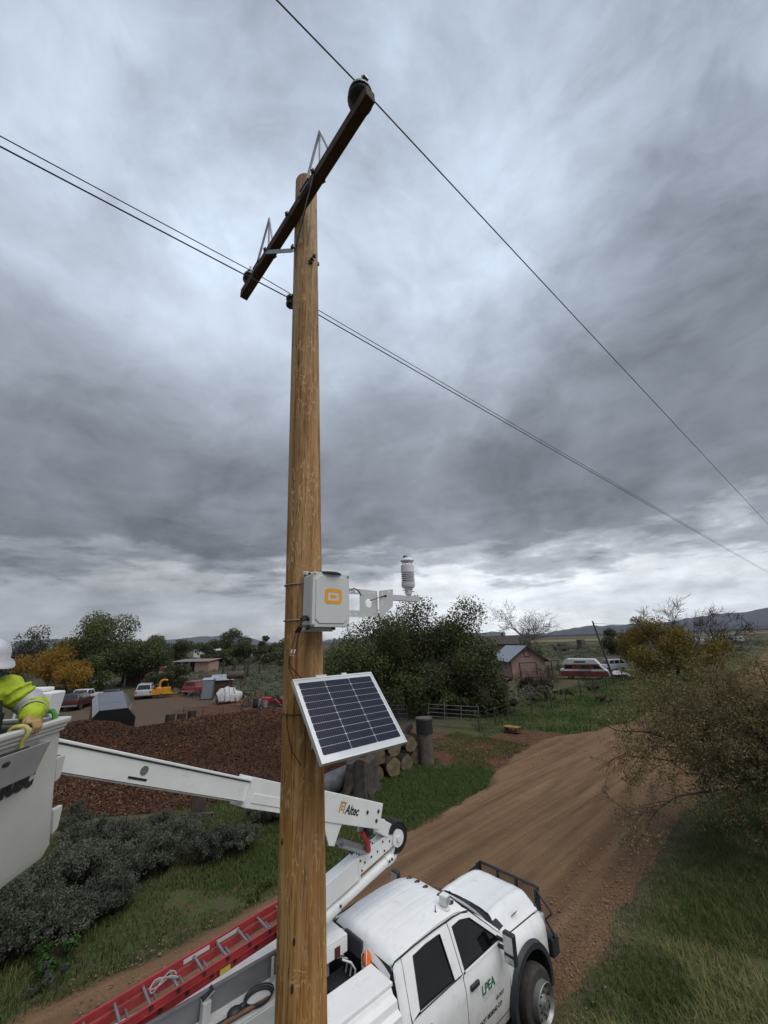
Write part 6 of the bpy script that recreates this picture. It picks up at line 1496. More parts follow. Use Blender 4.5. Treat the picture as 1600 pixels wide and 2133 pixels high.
b = MB(); b.tube([V(.1, 0, .8), V(-.02, 0, 1.2)], .025, 6); b.lathe([(.17, 0), (.185, .015), (.17, .03), (.155, .015), (.17, 0)], (-.03, 0, 1.2), n=16); b.build('steering_wheel', m_blk, root)
b = MB(); b.tube([V(.8, .1, 1.05), V(.8, .1, 1.75)], .04, 8); b.build('exhaust_pipe', m_blk, root)
rs_ = random.Random(21)
for k, (x, y, nm, lb) in enumerate(((525, 1471, 'scrap_heap', 'tangle of rusty scrap iron behind the black drum'), (583, 1476, 'scrap_heap', 'pale scrap and tubes heaped right of the red tractor, against the pole'), (404, 1452, 'scrap_heap', 'low dark scrap lying between the red off-road car and the privy'))):
    p = gp(x, y); b = MB()
    for i in range(16): 
        c = V(rs_.uniform(-1, 1), rs_.uniform(-.5, .5), rs_.uniform(.05, .5)); d = V(rs_.gauss(0, .5), rs_.gauss(0, .4), rs_.gauss(0, .35)); b.beam(c - d, c + d, rs_.uniform(.04, .14), rs_.uniform(.03, .1))
    o = b.build(nm, (m_rust, mat('pale_scrap', (.30, .29, .28), .7, 0, .4, 3), m_rust)[k], None); o.location = p; tag(o, lb, 'scrap', kind='stuff')
# stumps on the heap's far side, crooked iron hook
for k, (x, y, hgt, lb) in enumerate(((351, 1520, .9, 'dark upright stump at the left of three beyond the chip heap'), (376, 1512, .75, 'dark reddish stump in the middle of three beyond the chip heap'), (398, 1507, .8, 'dark reddish stump at the right of three beyond the chip heap'))):
    p = gp(x, y); b = MB(); rr = random.Random(k)
    b.grid(lambda a, z: V(math.cos(a) * (.34 + .03 * math.sin(5 * a + k)) * (1.06 - .08 * z), math.sin(a) * (.34 + .03 * math.sin(5 * a + k)) * (1.06 - .08 * z), z * hgt * 1.25), np.linspace(0, 2 * math.pi, 19), [0, .5, .97, 1.0]); n0 = len(b.v)
    b.v.append((0, 0, hgt * 1.25)); b.f += [(i * 4 + 3, (i + 1) * 4 + 3, n0) for i in range(18)]; b.m += [0] * 18
    o = b.build('tree_stump', mat('charred_stump_wood', (.035, .022, .018), .9, 0, .4, 5, .5, 20), None, smooth=True, angle=50); o.location = p; tag(o, lb, 'stump', 'stumps beyond the chip heap')
p = gp(505, 1497); b = MB(); b.tube([V(0, 0, 0), V(.02, 0, .5), V(-.12, 0, .9), V(-.05, 0, 1.3), V(.2, 0, 1.55), V(.35, 0, 1.5)], .045, 6); b.tube([V(-.05, 0, .4), V(-.3, 0, .3)], .03, 5); o = b.build('iron_hook', m_dark_steel, None, smooth=True); o.location = p; o.rotation_euler = (0, 0, R(20)); tag(o, 'crooked dark iron bar standing up from the far slope of the chip heap', 'iron bar')

# sheds and houses
def wall_box(root, m, x0, x1, y0, y1, z1, name='wall'):
    th = .12
    for nm, c, d in (('a', ((x0 + x1) / 2, y0, z1 / 2), (x1 - x0, th, z1)), ('b', ((x0 + x1) / 2, y1, z1 / 2), (x1 - x0, th, z1)), ('c', (x0, (y0 + y1) / 2, z1 / 2), (th, y1 - y0 - th, z1)), ('d', (x1, (y0 + y1) / 2, z1 / 2), (th, y1 - y0 - th, z1))):
        b = MB(); b.box(c, d); b.build(name, m, root)
m_pinkw = mat('dusty_pink_stucco', (.31, .205, .18), .85, 0, .12, 2.5, .2, 30); m_roofm = mat('grey_blue_metal_roof', (.27, .31, .36), .38, .35, .12, 1.5); m_dkt = mat('dark_brown_trim', (.040, .028, .024), .7); m_wtrim = mat('white_window_trim', (.55, .55, .54), .5)
# open-fronted red shed among the trees
p = gp(287, 1426); root = empty('open_shed', p, 'small shed with a grey ribbed roof and a pale post behind the box truck', 'shed', None, R(view_deg(p) - 80))
for x in (-2.4, 2.4):
    for y in (-1.6, 1.6): b = MB(); b.box((x, y, 1.5), (.18, .18, 3.0)); b.build('post', m_wtrim if y < 0 and x < 0 else m_plank, root)
b = MB(); b.box((0, 1.55, 1.4), (4.7, .08, 2.8)); b.build('back_wall', mat('red_brown_board', (.11, .030, .022), .85, 0, .3, 3), root)
for i in range(8):
    b = MB(); w = 5.6 / 8; x = -2.8 + w * (i + .5); b.beam((x, -2.1, 3.0), (x, 2.1, 3.75), w - .02, .03, (0, 0, 1)); b.build('roof_sheet', m_tin, root)
    b = MB(); b.beam((x - w / 2, -2.1, 3.03), (x - w / 2, 2.1, 3.78), .05, .05); b.build('roof_rib', m_tin, root)
b = MB(); b.box((0, -1.9, 2.86), (5.5, .08, .28)); b.build('fascia', m_dkt, root)
# long low stable
p = gp(408, 1399); q0, q1 = gp(370, 1399), gp(444, 1398); d = (q1 - q0); d.z = 0
root = empty('stable', (q0 + q1) / 2, 'long low pink stable with open dark bays far across the sage field', 'stable', None, math.atan2(d.y, d.x)); Ls = d.length
b = MB(); b.box((Ls * .31, 0, 1.25), (Ls * .38, 4, 2.5)); b.build('closed_bay', mat('salmon_siding', (.34, .22, .18), .8), root)
b = MB(); b.box((0, 2.2, 1.25), (Ls, .1, 2.5)); b.build('back_wall', m_dkt, root)
for t in (-.5, -.27, -.06): b = MB(); b.box((Ls * t, -1.7, 1.25), (.3, .3, 2.5)); b.build('post', m_wtrim, root)
for t in (-.40, -.16): b = MB(); b.box((Ls * t, .8, 1.0), (.8, .3, 1.6)); b.build('stall_panel', m_plank, root)
for i in range(6): b = MB(); w = (Ls + 1) / 6; b.beam((-Ls / 2 - .5 + w * (i + .5), -2.6, 2.62), (-Ls / 2 - .5 + w * (i + .5), 2.6, 3.15), w - .03, .06); b.build('roof_panel', mat('dull_pink_roof', (.20, .15, .145), .6), root)
# pink house: long side with the window at left, gable end at right
corner, gR = gp(1068, 1412), gp(1138, 1411)
dg = (gR - corner); dg.z = 0; Wg = 5.6; dg.normalize()
hang = math.atan2(dg.y, dg.x) + R(14); root = empty('pink_house', corner, 'pink stucco house with a grey metal roof and dark gable trim', 'house', None, hang)
HG, HL, EV, RG = Wg, 9.0, 2.75, 4.75       # local x along the gable, y going back
side_holes = [(1.2, .9, 1.1, 1.25)]
th = .14
def wall_with_hole(name, length, z1, hole, place, m):
    """wall in panels around one opening; place(s, z, depth) -> local point"""
    s0, s1, z0, z1h = hole
    for a, c, e, g_ in ((0, s0, 0, z1), (s1, length, 0, z1), (s0, s1, 0, z0), (s0, s1, z1h, z1)):
        b = MB(); P_ = [place(a, e, 0), place(c, e, 0), place(c, g_, 0), place(a, g_, 0), place(a, e, th), place(c, e, th), place(c, g_, th), place(a, g_, th)]
        b._add(P_, [(0, 1, 2, 3), (7, 6, 5, 4), (0, 4, 5, 1), (1, 5, 6, 2), (2, 6, 7, 3), (3, 7, 4, 0)]); b.build(name, m, root)
wall_with_hole('long_wall', HL, EV, (2.0, 3.35, 1.0, 2.15), lambda s, z, d_: V(d_, s + th, z), m_pinkw)
b = MB(); b.box((.09, 2.675 + th, 1.575), (.02, 1.30, 1.12)); wdw = b.build('window', m_glass2, root)
b = MB()
for y in (2.0, 2.675, 3.35): b.box((.02, y + th, 1.575), (.10, .09, 1.25))
for z in (1.0, 2.15): b.box((.02, 2.675 + th, z), (.10, 1.44, .09))
b.build('window_frame', m_wtrim, wdw)
b = MB(); b._add([V(x, y, z) for y in (0, th) for x, z in ((0, 0), (HG, 0), (HG, EV), (HG / 2, RG), (0, EV))], [(0, 1, 2, 3, 4), (9, 8, 7, 6, 5)] + [(i, i + 5, (i + 1) % 5 + 5, (i + 1) % 5) for i in range(5)]); b.build('gable_wall', m_pinkw, root)
b = MB(); b.box((HG / 2, HL + th, EV / 2), (HG, .1, EV)); b.box((HG - .05, HL / 2, EV / 2), (.1, HL - .2, EV)); b.build('back_wall', m_pinkw, root)
b = MB(); b.box((1.25 + 1.5, -.03, 1.05), (2.6, .05, 2.1)); gd = b.build('garage_door', mat('pink_garage_panel', (.29, .185, .16), .7), root)
for z in (.42, .84, 1.26, 1.68): b = MB(); b.box((2.75, -.06, z), (2.58, .012, .02)); b.build('panel_joint', m_dkt, gd)
b = MB(); b.box((2.75, -.04, 2.18), (2.8, .06, .10)); b.box((1.38, -.04, 1.05), (.10, .06, 2.1)); b.box((4.12, -.04, 1.05), (.10, .06, 2.1)); b.build('garage_trim', m_dkt, root)
b = MB(); b.box((HG / 2, -.03, 3.55), (.75, .05, .8)); b.build('loft_hatch', m_pinkw, root)
b = MB()
for x in (-.42, .42): b.box((HG / 2 + x, -.05, 3.55), (.09, .07, .9))
for z in (-.42, .42): b.box((HG / 2, -.05, 3.55 + z), (.93, .07, .09))
b.build('hatch_trim', m_dkt, root)
b = MB(); b.box((-.01, -.02, EV / 2), (.12, .10, EV)); b.build('corner_board', m_dkt, root)
ov = .55; sl_ = (RG - EV) / (HG / 2)
for s in (-1, 1):
    for i in range(7):
        w = (HL + 1.2) / 7; y0 = -.6 + w * i
        xe = HG / 2 + s * (HG / 2 + ov); ze = EV - ov * sl_ + .06
        b = MB(); b._add([V(HG / 2, y0 + .01, RG + .06), V(xe, y0 + .01, ze), V(xe, y0 + w - .01, ze), V(HG / 2, y0 + w - .01, RG + .06)] + [V(HG / 2, y0 + .01, RG + .0), V(xe, y0 + .01, ze - .06), V(xe, y0 + w - .01, ze - .06), V(HG / 2, y0 + w - .01, RG + .0)], [(0, 1, 2, 3), (7, 6, 5, 4), (0, 4, 5, 1), (1, 5, 6, 2), (2, 6, 7, 3), (3, 7, 4, 0)]); b.build('roof_panel', m_roofm, root)
    b = MB(); b.beam((HG / 2, -.62, RG - .02), (HG / 2 + s * (HG / 2 + ov), -.62, EV - ov * sl_ - .02), .05, .22); b.build('barge_board', m_dkt, root)
    b = MB(); b.box((HG / 2 + s * (HG / 2 + ov), HL / 2, EV - ov * sl_ - .03), (.05, HL + 1.1, .18)); b.build('fascia', m_dkt, root)
# lean-to porch at its right
b = MB(); b.box((HG + 1.3, 1.5, 2.35), (2.4, 3.0, .12)); b.build('porch_roof', m_dkt, root)
for y in (.2, 2.8): b = MB(); b.box((HG + 2.3, y, 1.15), (.12, .12, 2.3)); b.build('porch_post', m_dkt, root)
# brick house behind the trees, far white house, far sheds
def simple_house(name, label, pos, ang, L, W, ev, rg, mw, mr, nwin=3, group=None):
    root = empty(name, pos, label, 'house', group, ang)
    b = MB(); b.box((0, 0, ev / 2), (L, W, ev)); b.build('wall', mw, root)
    b = MB(); b.prism([(-W / 2, ev), (W / 2, ev), (0, rg)], 'x', -L / 2 + .02, L / 2 - .02); b.build('gable', mw, root)
    for s in (-1, 1):
        b = MB(); b._add([V(x, y, z) for x in (-L / 2 - .4, L / 2 + .4) for y, z in ((0, rg + .02), (s * (W / 2 + .4), ev - .2), (s * (W / 2 + .4), ev - .08), (0, rg + .16))], [(0, 1, 2, 3), (7, 6, 5, 4), (0, 4, 5, 1), (1, 5, 6, 2), (2, 6, 7, 3), (3, 7, 4, 0)]); b.build('roof', mr, root)
    for i in range(nwin):
        x = -L / 2 + L * (i + .5) / nwin; b = MB(); b.box((x, -W / 2 - .01, ev * .55), (1.1, .06, 1.0)); w_ = b.build('window', m_glass2, root); b = MB(); b.box((x, -W / 2 - .02, ev * .55 - .56), (1.3, .12, .1)); b.build('sill', m_wtrim, w_)
    b = MB(); b.box((L * .2, 0, rg + .3), (.6, .6, 1.2)); b.build('chimney', m_rust, root)
    return root
p = gp(1040, 1352); simple_house('brick_house', 'reddish brick house with a low dark roof behind the pink house, among trees', V(30, 118, 0), R(-20), 14, 8, 4.6, 6.6, mat('red_brown_brick', (.16, .075, .055), .85, 0, .2, 1), m_dkt)
simple_house('white_farmhouse', 'far white farmhouse with a pale roof left of the utility pole on the horizon', V(-118, 272, 0), R(8), 17, 10, 4.2, 7.2, m_wht, m_wht)
simple_house('white_farmhouse', 'far low white outbuilding just right of the white farmhouse', V(-96, 280, 0), R(4), 13, 8, 3.6, 5.0, m_wht, m_silv)
# far caravans right
def caravan(pos, ang, label, L=7):
    root = empty('caravan', pos, label, 'caravan', 'white caravans far across the sage', ang)
    b = MB(); b.prism([(-L / 2, .6), (-L / 2, 2.6), (-L / 2 + .5, 3.1), (L / 2 - .8, 3.1), (L / 2, 2.2), (L / 2 - .4, .6)], 'y', -1.25, 1.25); b.build('shell', m_wht, root, bevel=.1)
    for x in (-2, 0, 1.9): b = MB(); b.box((x, -1.27, 2.0), (1.0, .04, .7)); b.build('window', m_glass2, root)
    b = MB(); b.box((.95, -1.27, 1.55), (.7, .05, 1.7)); b.build('door', m_silv, root)
    for x in (-.5, .5): b = MB(); b.lathe([(.1, -.1), (.36, -.1), (.36, .1), (.1, .1)], (x, -1.1, .36), 'y', 14); b.build('wheel', m_tyre, root)
    b = MB(); b.box((0, 0, .5), (L - .6, 2.0, .2)); b.build('chassis', m_jamb, root)
caravan(gp(1535, 1338), R(-35), 'white caravan with dark windows, farthest right across the sage')
caravan(gp(1484, 1346), R(-20), 'white caravan half sunk behind sage, lower of the left pair')
caravan(gp(1470, 1338), R(-28), 'long white caravan behind sage, upper of the left pair', 9)
# rusty machinery in the sage
for k, (x, y, lb) in enumerate(((1172, 1357, 'low rusty farm wagon in the sage left of the dark shrub'), (1214, 1354, 'tall rusty machine with a cab in the sage beside the dark shrub'))):
    root = empty('rusty_machine', gp(x, y), lb, 'farm machine', 'rusty machines in the sage', R(10 + 20 * k))
    b = MB(); b.box((0, 0, 1.4), (6.5 if k == 0 else 4.5, 2.4, 1.0)); b.build('body', m_rust, root, bevel=.06)
    b = MB(); b.box((.4 if k == 0 else -.3, 0, 2.6 if k == 0 else 3.2), (3.4 if k == 0 else 2.8, 2.2, 1.2 if k == 0 else 2.4)); b.build('cab', m_rust, root, bevel=.06)
    for xx in (-1.8, 1.8):
        for s in (-1, 1): b = MB(); b.lathe([(.3, -.15), (.75, -.15), (.75, .15), (.3, .15)], (xx, s * 1.1, .75), 'y', 16); b.build('wheel', m_tyre, root)
    b = MB(); b.beam((-3.2, 0, 1.2), (-5.0, 0, .8), .3, .3); b.build('drawbar', m_rust, root)

# ------------------------------------------------------------------ log wall, gatepost, culvert pipe, gates, fences
m_logend = mat('split_log_end', (.060, .045, .028), .9, 0, .35, 5, .6, 30, c2=(.20, .155, .092)); m_logbark = mat('dark_log_bark', (.038, .026, .020), .95, 0, .4, 5, .8, 18)
def log(pos, axis, L, r, label, seed, upright=False, name='log', g='logs stacked in the roadside log wall'):
    rr = random.Random(seed); ph = [rr.random() * 6 for _ in range(4)]
    ax = Vector(axis).normalized(); u = ax.orthogonal().normalized(); w = ax.cross(u)
    rad = lambda a, t: r * (1 + .07 * math.sin(3 * a + ph[0]) + .05 * math.sin(5 * a + ph[1]) + .03 * math.sin(11 * a + ph[2])) * (1.06 - .10 * t)
    root = empty(name, pos, label, 'log', g)
    n = 26
    b = MB(); b.grid(lambda a, t: ax * (t * L) + (u * math.cos(a) + w * math.sin(a)) * rad(a, t), [2 * math.pi * k / n for k in range(n)], [0, .3, .6, 1.0], close_u=True); b.build('bark', m_logbark, root, smooth=True)
    for t, nm in ((0, 'cut_end'), (1, 'cut_end')):
        b = MB(); c = ax * (t * L + (-.012 if t == 0 else .012)); k0 = 0
        b.grid(lambda a, q: c + (u * math.cos(a) + w * math.sin(a)) * rad(a, t) * q * .965 + ax * (.012 * math.sin(7 * a + 9 * q) * q * (1 if t else -1) * .5), [2 * math.pi * k / n for k in range(n)], [.02, .35, .7, 1.0], close_u=True); b.build(nm, m_logend, root, smooth=True)
    return root
LW = (gp(883, 1590) - gp(770, 1648)); LW.z = 0; LW.normalize(); LN = V(LW.y, -LW.x, 0)      # towards the road
if LN.dot(V(0, -1, 0)) < 0: LN = -LN
base0 = gp(866, 1592); LX = V(.40, -.916, 0)
spec = [(869, 1592, .42, 'large round log end at the foot of the wall, nearest the gatepost'), (844, 1605, .38, 'upright oval log end at the foot of the wall, second from the gatepost'), (816, 1621, .42, 'dark knotted log end at the foot of the wall, third from the gatepost'), (789, 1630, .36, 'split reddish log end in the foot of the wall beside the left stump')]
for k, (x, y, r, lb) in enumerate(spec): log(gp(x, y) + EZ * (r - .03) - LX * 1.1, LX + V(rng.uniform(-.15, .15), 0, rng.uniform(-.05, .05)), 1.1, r, lb, 40 + k)
spec2 = [(874, 1592, .25, 1.04, 'narrow pale log end wedged on top beside the gatepost'), (854, 1603, .37, 1.10, 'grey streaked log end in the upper row, second from the gatepost'), (829, 1614, .40, 1.08, 'broad pale log end in the upper row under the solar panel'), (800, 1626, .36, 1.05, 'dark log end in the upper row, farthest from the gatepost')]
for k, (x, y, r, z, lb) in enumerate(spec2): log(gp(x, y) + EZ * z - LX * 1.15, LX + V(rng.uniform(-.2, .2), 0, rng.uniform(-.08, .08)), 1.1, r, lb, 50 + k)
log(base0 + LW * -.30 + EZ * 1.38 - LN * .6, LW + V(0, 0, .35), .9, .20, 'dark log lying along the very top of the wall', 61)
# gatepost of two stacked drums of wood
gpst = empty('gatepost', gp(886, 1592) + LW * .12, 'thick weathered gatepost capped by a dark drum of wood at the log wall end', 'gatepost')
def drum(b, r, z0, z1, lob, n=30, sw=.03):
    b.grid(lambda a, t: V(math.cos(a), math.sin(a), 0) * (r * (1 + sw * math.sin(lob * a) + .02 * math.sin(13 * a + 1))) + EZ * (z0 + (z1 - z0) * t), [2 * math.pi * k / n for k in range(n)], [0, .5, 1], close_u=True)
    k = len(b.v); b.v += [(0, 0, z1), (0, 0, z0)]; base = k - n * 3
    b.f += [(base + i * 3 + 2, base + ((i + 1) % n) * 3 + 2, k) for i in range(n)] + [(base + ((i + 1) % n) * 3, base + i * 3, k + 1) for i in range(n)]; b.m += [0] * 2 * n
m_postw = mat('grey_weathered_post', (.095, .078, .062), .9, 0, .4, 4, .7, 24); m_char = mat('charred_post_cap', (.016, .014, .015), .85, 0, .35, 6, .5, 30)
b = MB(); drum(b, .40, -.1, 1.42, 5, sw=.05); b.build('post', m_postw, gpst, smooth=True, angle=50)
b = MB(); drum(b, .44, 1.44, 2.16, 3, sw=.02); b.build('cap', m_char, gpst, smooth=True, angle=50)
b = MB(); drum(b, .445, 2.10, 2.175, 3, sw=.02); b.build('cap_ring', m_postw, gpst, smooth=True, angle=50)
# bark-shedding left stump of the wall
st_ = empty('tree_stump', gp(752, 1650), 'broad dark fluted stump at the left end of the log wall', 'stump')
b = MB()
b.grid(lambda a, t: V(math.cos(a), math.sin(a), 0) * ((.62 + .10 * math.sin(4 * a + .5) + .05 * math.sin(9 * a)) * (1.25 - .35 * t ** .6)) + EZ * (t * (1.25 + .12 * math.sin(3 * a))), [2 * math.pi * k / 34 for k in range(34)], np.linspace(0, 1, 7), close_u=True); k = len(b.v); b.v.append((0, 0, 1.15)); b.f += [(i * 7 + 6, ((i + 1) % 34) * 7 + 6, k) for i in range(34)]; b.m += [0] * 34
b.build('bark', mat('fluted_stump_bark', (.050, .040, .034), .95, 0, .5, 5, .9, 16), st_, smooth=True, angle=60)
for a in (20, 80, 150, 230, 300):
    b = MB(); b.tube([V(.5 * math.cos(R(a)), .5 * math.sin(R(a)), .45), V(.85 * math.cos(R(a)), .85 * math.sin(R(a)), .12), V(1.15 * math.cos(R(a)), 1.15 * math.sin(R(a)), -.08)], [.16, .11, .05], 7); b.build('root', m_logbark, st_, smooth=True)
# culvert pipe
p0, p1 = gp(662, 1668), gp(738, 1630); ax = (p1 - p0); ax.z = 0
pipe = empty('culvert_pipe', p0, 'ribbed grey metal culvert pipe lying in the grass left of the stump', 'pipe')
b = MB(); axn = ax.normalized(); sd_ = V(-axn.y, axn.x, 0); Lp = ax.length + 1.2; b.grid(lambda a, t: axn * (t * Lp - 1.0) + (sd_ * math.cos(a) + EZ * math.sin(a)) * (.40 + .012 * math.sin(t * Lp * 60)) + EZ * .40, [2 * math.pi * k / 28 for k in range(28)], np.linspace(0, 1, 110), close_u=True)
b.build('barrel', mat('galvanised_culvert', (.10, .108, .118), .6, .4, .4, 2.5), pipe, smooth=True, solid=-.012, angle=80)
b = MB(); b.grid(lambda a, q: axn * (Lp - 1.02) + (sd_ * math.cos(a) + EZ * math.sin(a)) * (.405 * q) + EZ * .40, [2 * math.pi * k / 28 for k in range(28)], [.92, 1.05], close_u=True); b.build('end_lip', m_greywall, pipe, smooth=True)

m_gate = mat('dull_galvanised_gate', (.16, .155, .145), .55, .4, .25, 3)
def tube_gate(a, b_, h, n, label, lean, m=m_gate, uprights=3, z0=.12):
    a, b_ = Vector(a), Vector(b_); d = (b_ - a).normalized(); L = (b_ - a).length; nn = V(-d.y, d.x, 0)
    root = empty('field_gate', a, label, 'gate', 'old tube gates under the big tree')
    pt = lambda s, z: d * s + EZ * z + nn * (lean * z)
    for k in range(n):
        z = z0 + (h - z0) * k / (n - 1); bb = MB(); bb.tube([pt(0, z), pt(L, z)], .024, 6); bb.build('rail', m, root, smooth=True)
    for s in [L * k / uprights for k in range(uprights + 1)]:
        bb = MB(); bb.tube([pt(s, z0), pt(s, h)], .026, 6); bb.build('upright', m, root, smooth=True)
    return root
ga, gb = gp(893, 1512), gp(999, 1521); tube_gate(ga, gb, 1.45, 6, 'pale tube gate of six rails leaning under the big tree behind the gatepost', .15)
ga, gb = gp(800, 1516), gp(850, 1515); tube_gate(ga + V(0, 1, 0), gb + V(0, 1, 0), 1.35, 5, 'dark tube gate in deep shade left of the gatepost', .1, m_dark_steel)  # darker steel puts the tree's shade into this gate's colour
m_fpost = mat('dark_fence_post', (.045, .038, .032), .9, 0, .35, 6, .4, 30)
def wire_fence(pts, h, label, nw=4, lean=.04, seed=1, r=.055, mesh=False):
    rr = random.Random(seed); root = empty('wire_fence', pts[0], label, 'fence', None); o = Vector(pts[0]); tops = []
    for p in pts:
        p = Vector(p) - o; tp = p + V(rr.gauss(0, lean) * h, rr.gauss(0, lean) * h, h * rr.uniform(.9, 1.08)); bb = MB(); bb.tube([p - EZ * .2, p.lerp(tp, .5), tp], [r, r * .95, r * .85], 7); bb.build('post', m_fpost, root, smooth=True); tops.append((p, tp))
    for k in range(nw):
        t = .22 + .70 * k / max(1, nw - 1); bb = MB(); path = []
        for (p0, t0), (p1, t1) in zip(tops[:-1], tops[1:]):
            a, c = p0.lerp(t0, t), p1.lerp(t1, t); path += [a, a.lerp(c, .5) - EZ * .03]
        path.append(tops[-1][0].lerp(tops[-1][1], t)); bb.tube(path, .009, 4); bb.build('wire', m_wire, root)
    return root
fp = [gp(1000, 1524), gp(1034, 1511), gp(1058, 1500), gp(1110, 1486), gp(1150, 1478), gp(1181, 1471)]; wire_fence(fp, 1.35, 'dark post and wire fence running from the tube gate up to the roadside bank', 4, .05, 3)
fp = [gp(1181, 1471), gp(1212, 1455), gp(1240, 1446), gp(1265, 1438), gp(1300, 1425), gp(1330, 1414)]; wire_fence(fp[1:], 1.75, 'tall dark posts and wire in front of the camper van', 4, .03, 4, .075)
fp = [gp(x, y) for x, y in ((1440, 1385), (1462, 1381), (1485, 1378), (1508, 1375), (1530, 1372), (1552, 1370))]; wire_fence(fp, 1.5, 'short dark wire fence across the grass right of the yellow tree', 3, .05, 5, .08)
fp = [gp(x, y) for x, y in ((1056, 1450), (1080, 1446), (1104, 1450), (1125, 1444))]; wire_fence(fp, 1.2, 'old garden fence in front of the pink house', 3, .06, 6, .05)
fp = [gp(380, 1500), gp(420, 1498), gp(462, 1500), gp(500, 1502), gp(545, 1506)]; wire_fence(fp, 1.1, 'thin wire fence along the far side of the chip heap', 3, .05, 7, .03)
fp = [gp(250, 1780), gp(395, 1722), gp(514, 1690), gp(560, 1672)]; wire_fence(fp, 1.2, 'thin steel stake fence between the sagebrush and the chip heap', 2, .02, 8, .022)
for k, x in enumerate((476, 497, 528)):
    p = gp(x, 1408); root = empty('corral_frame', p, ('dark H-shaped timber frame at the left in the sage field', 'dark H-shaped timber frame in the middle of the sage field', 'dark single post frame at the right in the sage field')[k], 'timber frame', 'dark timber frames in the sage field', R(60))
    for s in (-1, 1): b = MB(); b.box((s * 1.6, 0, 1.6), (.28, .28, 3.2)); b.build('post', m_fpost, root)
    b = MB(); b.beam((-1.6, 0, 1.3), (1.6, 0, 1.3 if k != 2 else 2.9), .22, .22); b.build('crossbar', m_fpost, root)
# far fence posts over the sage field: one fence
fp = [gp(x, 1386 + 2 * math.sin(x)) for x in range(452, 592, 20)]; wire_fence(fp, 1.5, 'line of thin posts and wire crossing the sage field left of the pole', 2, .03, 9, .07)
# leaning power pole behind
p = gp(1282, 1423); pl2 = empty('leaning_power_pole', p, 'thin dark utility pole leaning left beside the camper van', 'utility pole')
tp = V(-1.15, .6, 8.0); b = MB(); b.tube([V(.0, 0, -.4), tp * .5, tp], [.15, .125, .10], 10); b.build('pole_shaft', m_fpost, pl2, smooth=True)
b = MB(); b.tube([tp * .965, tp * .965 + V(.35, .1, .0)], .03, 6); b.build('wire_bracket', m_dark_steel, pl2)
b = MB(); a = p + tp * .96; pts = [a.lerp(a + V(46, 10, -1.0), t) - EZ * (2.2 * t * (1 - t)) for t in np.linspace(0, 1, 14)]; b.tube(pts, .02, 4); tag(b.build('service_wire', m_wire, None), 'thin wire running right from the leaning dark pole', 'wire')
# overturned orange crate by the driveway
p = gp(1068, 1526); root = empty('wooden_pallet', p, 'weathered orange board box lying in the grass by the driveway', 'board box', None, R(-40))
m_ob = mat('orange_weathered_board', (.30, .135, .045), .75, 0, .25, 4)
for i in range(3): b = MB(); b.box((0, -.22 + .22 * i, .36), (1.05, .20, .035)); b.build('board', m_ob, root)
for i in range(3): b = MB(); b.box((.02, -.22 + .22 * i, .08), (1.0, .18, .03)); b.build('lower_board', m_plank, root)
for x in (-.4, .4): b = MB(); b.box((x, 0, .22), (.08, .6, .24)); b.build('bearer', m_plank, root)
# rusty plough share in the verge
p = gp(398, 1704); b = MB(); b._add([V(0, 0, .05), V(.55, .1, .05), V(.30, .05, 1.0), V(.05, -.1, .8), V(.1, .25, .1)], [(0, 1, 2), (0, 2, 3), (1, 4, 2), (0, 3, 4), (3, 2, 4), (0, 4, 1)]); b.tube([V(-.4, 0, .12), V(.8, .1, .10)], .05, 6); o = b.build('plough_share', m_rust, None, bevel=.01); o.location = p; tag(o, 'rusty pointed plough share standing in the grass at the heap foot', 'plough share')
# ------------------------------------------------------------------ plants in place
m_dkleaf = leaf_mat('dark_elm_leaf', (.024, .037, .013), (.118, .138, .050)); m_grleaf = leaf_mat('olive_willow_leaf', (.026, .038, .013), (.095, .105, .038))
m_yelleaf = leaf_mat('yellow_autumn_leaf', (.13, .072, .012), (.36, .205, .035), .35); m_ygleaf = leaf_mat('yellow_green_leaf', (.085, .075, .014), (.31, .24, .04), .35)
m_juniper = leaf_mat('juniper_green', (.028, .037, .015), (.098, .110, .046), .1); m_greyleaf = leaf_mat('grey_green_leaf', (.032, .036, .024), (.080, .080, .052))
m_sage = leaf_mat('sagebrush_leaf', (.024, .031, .020), (.165, .180, .130), .15, .8); m_brleaf = leaf_mat('brown_olive_leaf', (.085, .074, .030), (.36, .295, .135), .4)
m_brshrub = leaf_mat('brown_bare_shrub_leaf', (.028, .022, .015), (.075, .058, .038), .2)
m_grass = leaf_mat('verge_grass', (.036, .066, .014), (.25, .23, .095), .3); m_lush = leaf_mat('lush_grass', (.030, .062, .012), (.105, .145, .040), .3)

# big tree group behind the solar panel
BIG = [
 ((-3.2, 40.5), 8.6, 7.8, 21000, m_dkleaf, 'dark tree left of the big centre tree, its top level with the panel bracket'),
 ((1.6, 41), 10.0, 8.6, 29000, m_dkleaf, 'dark tree filling the gap between the grey box and the tallest tree'),
 ((5.6, 40.3), 9.9, 8.6, 30000, m_dkleaf, 'tallest dark green tree in the centre, its top beside the weather sensor'),
 ((7.8, 41.0), 7.4, 4.8, 13000, m_dkleaf, 'dark tree on the right flank of the centre group, next to the pink house'),
 ((6.8, 37.6), 5.4, 5.4, 15000, m_grleaf, 'olive green drooping tree in front of the tallest dark tree'),
 ((2.6, 37.8), 4.4, 6.4, 13000, m_dkleaf, 'low very dark tree behind the solar panel edge'),
 ((8.9, 38.0), 3.6, 3.0, 6000, m_grleaf, 'small olive tree at the right foot of the centre group')]
for k, ((x, y), h, w, n, m, lb) in enumerate(BIG):
    tree('broadleaf_tree', (x, y, 0), lb, 'tree', m, h, w, .22, n, .125, 100 + k, 17, .10 if m is not m_dkleaf else .16, 'trees in the dense centre group', hang=.5, dens=.78, gap=.42)
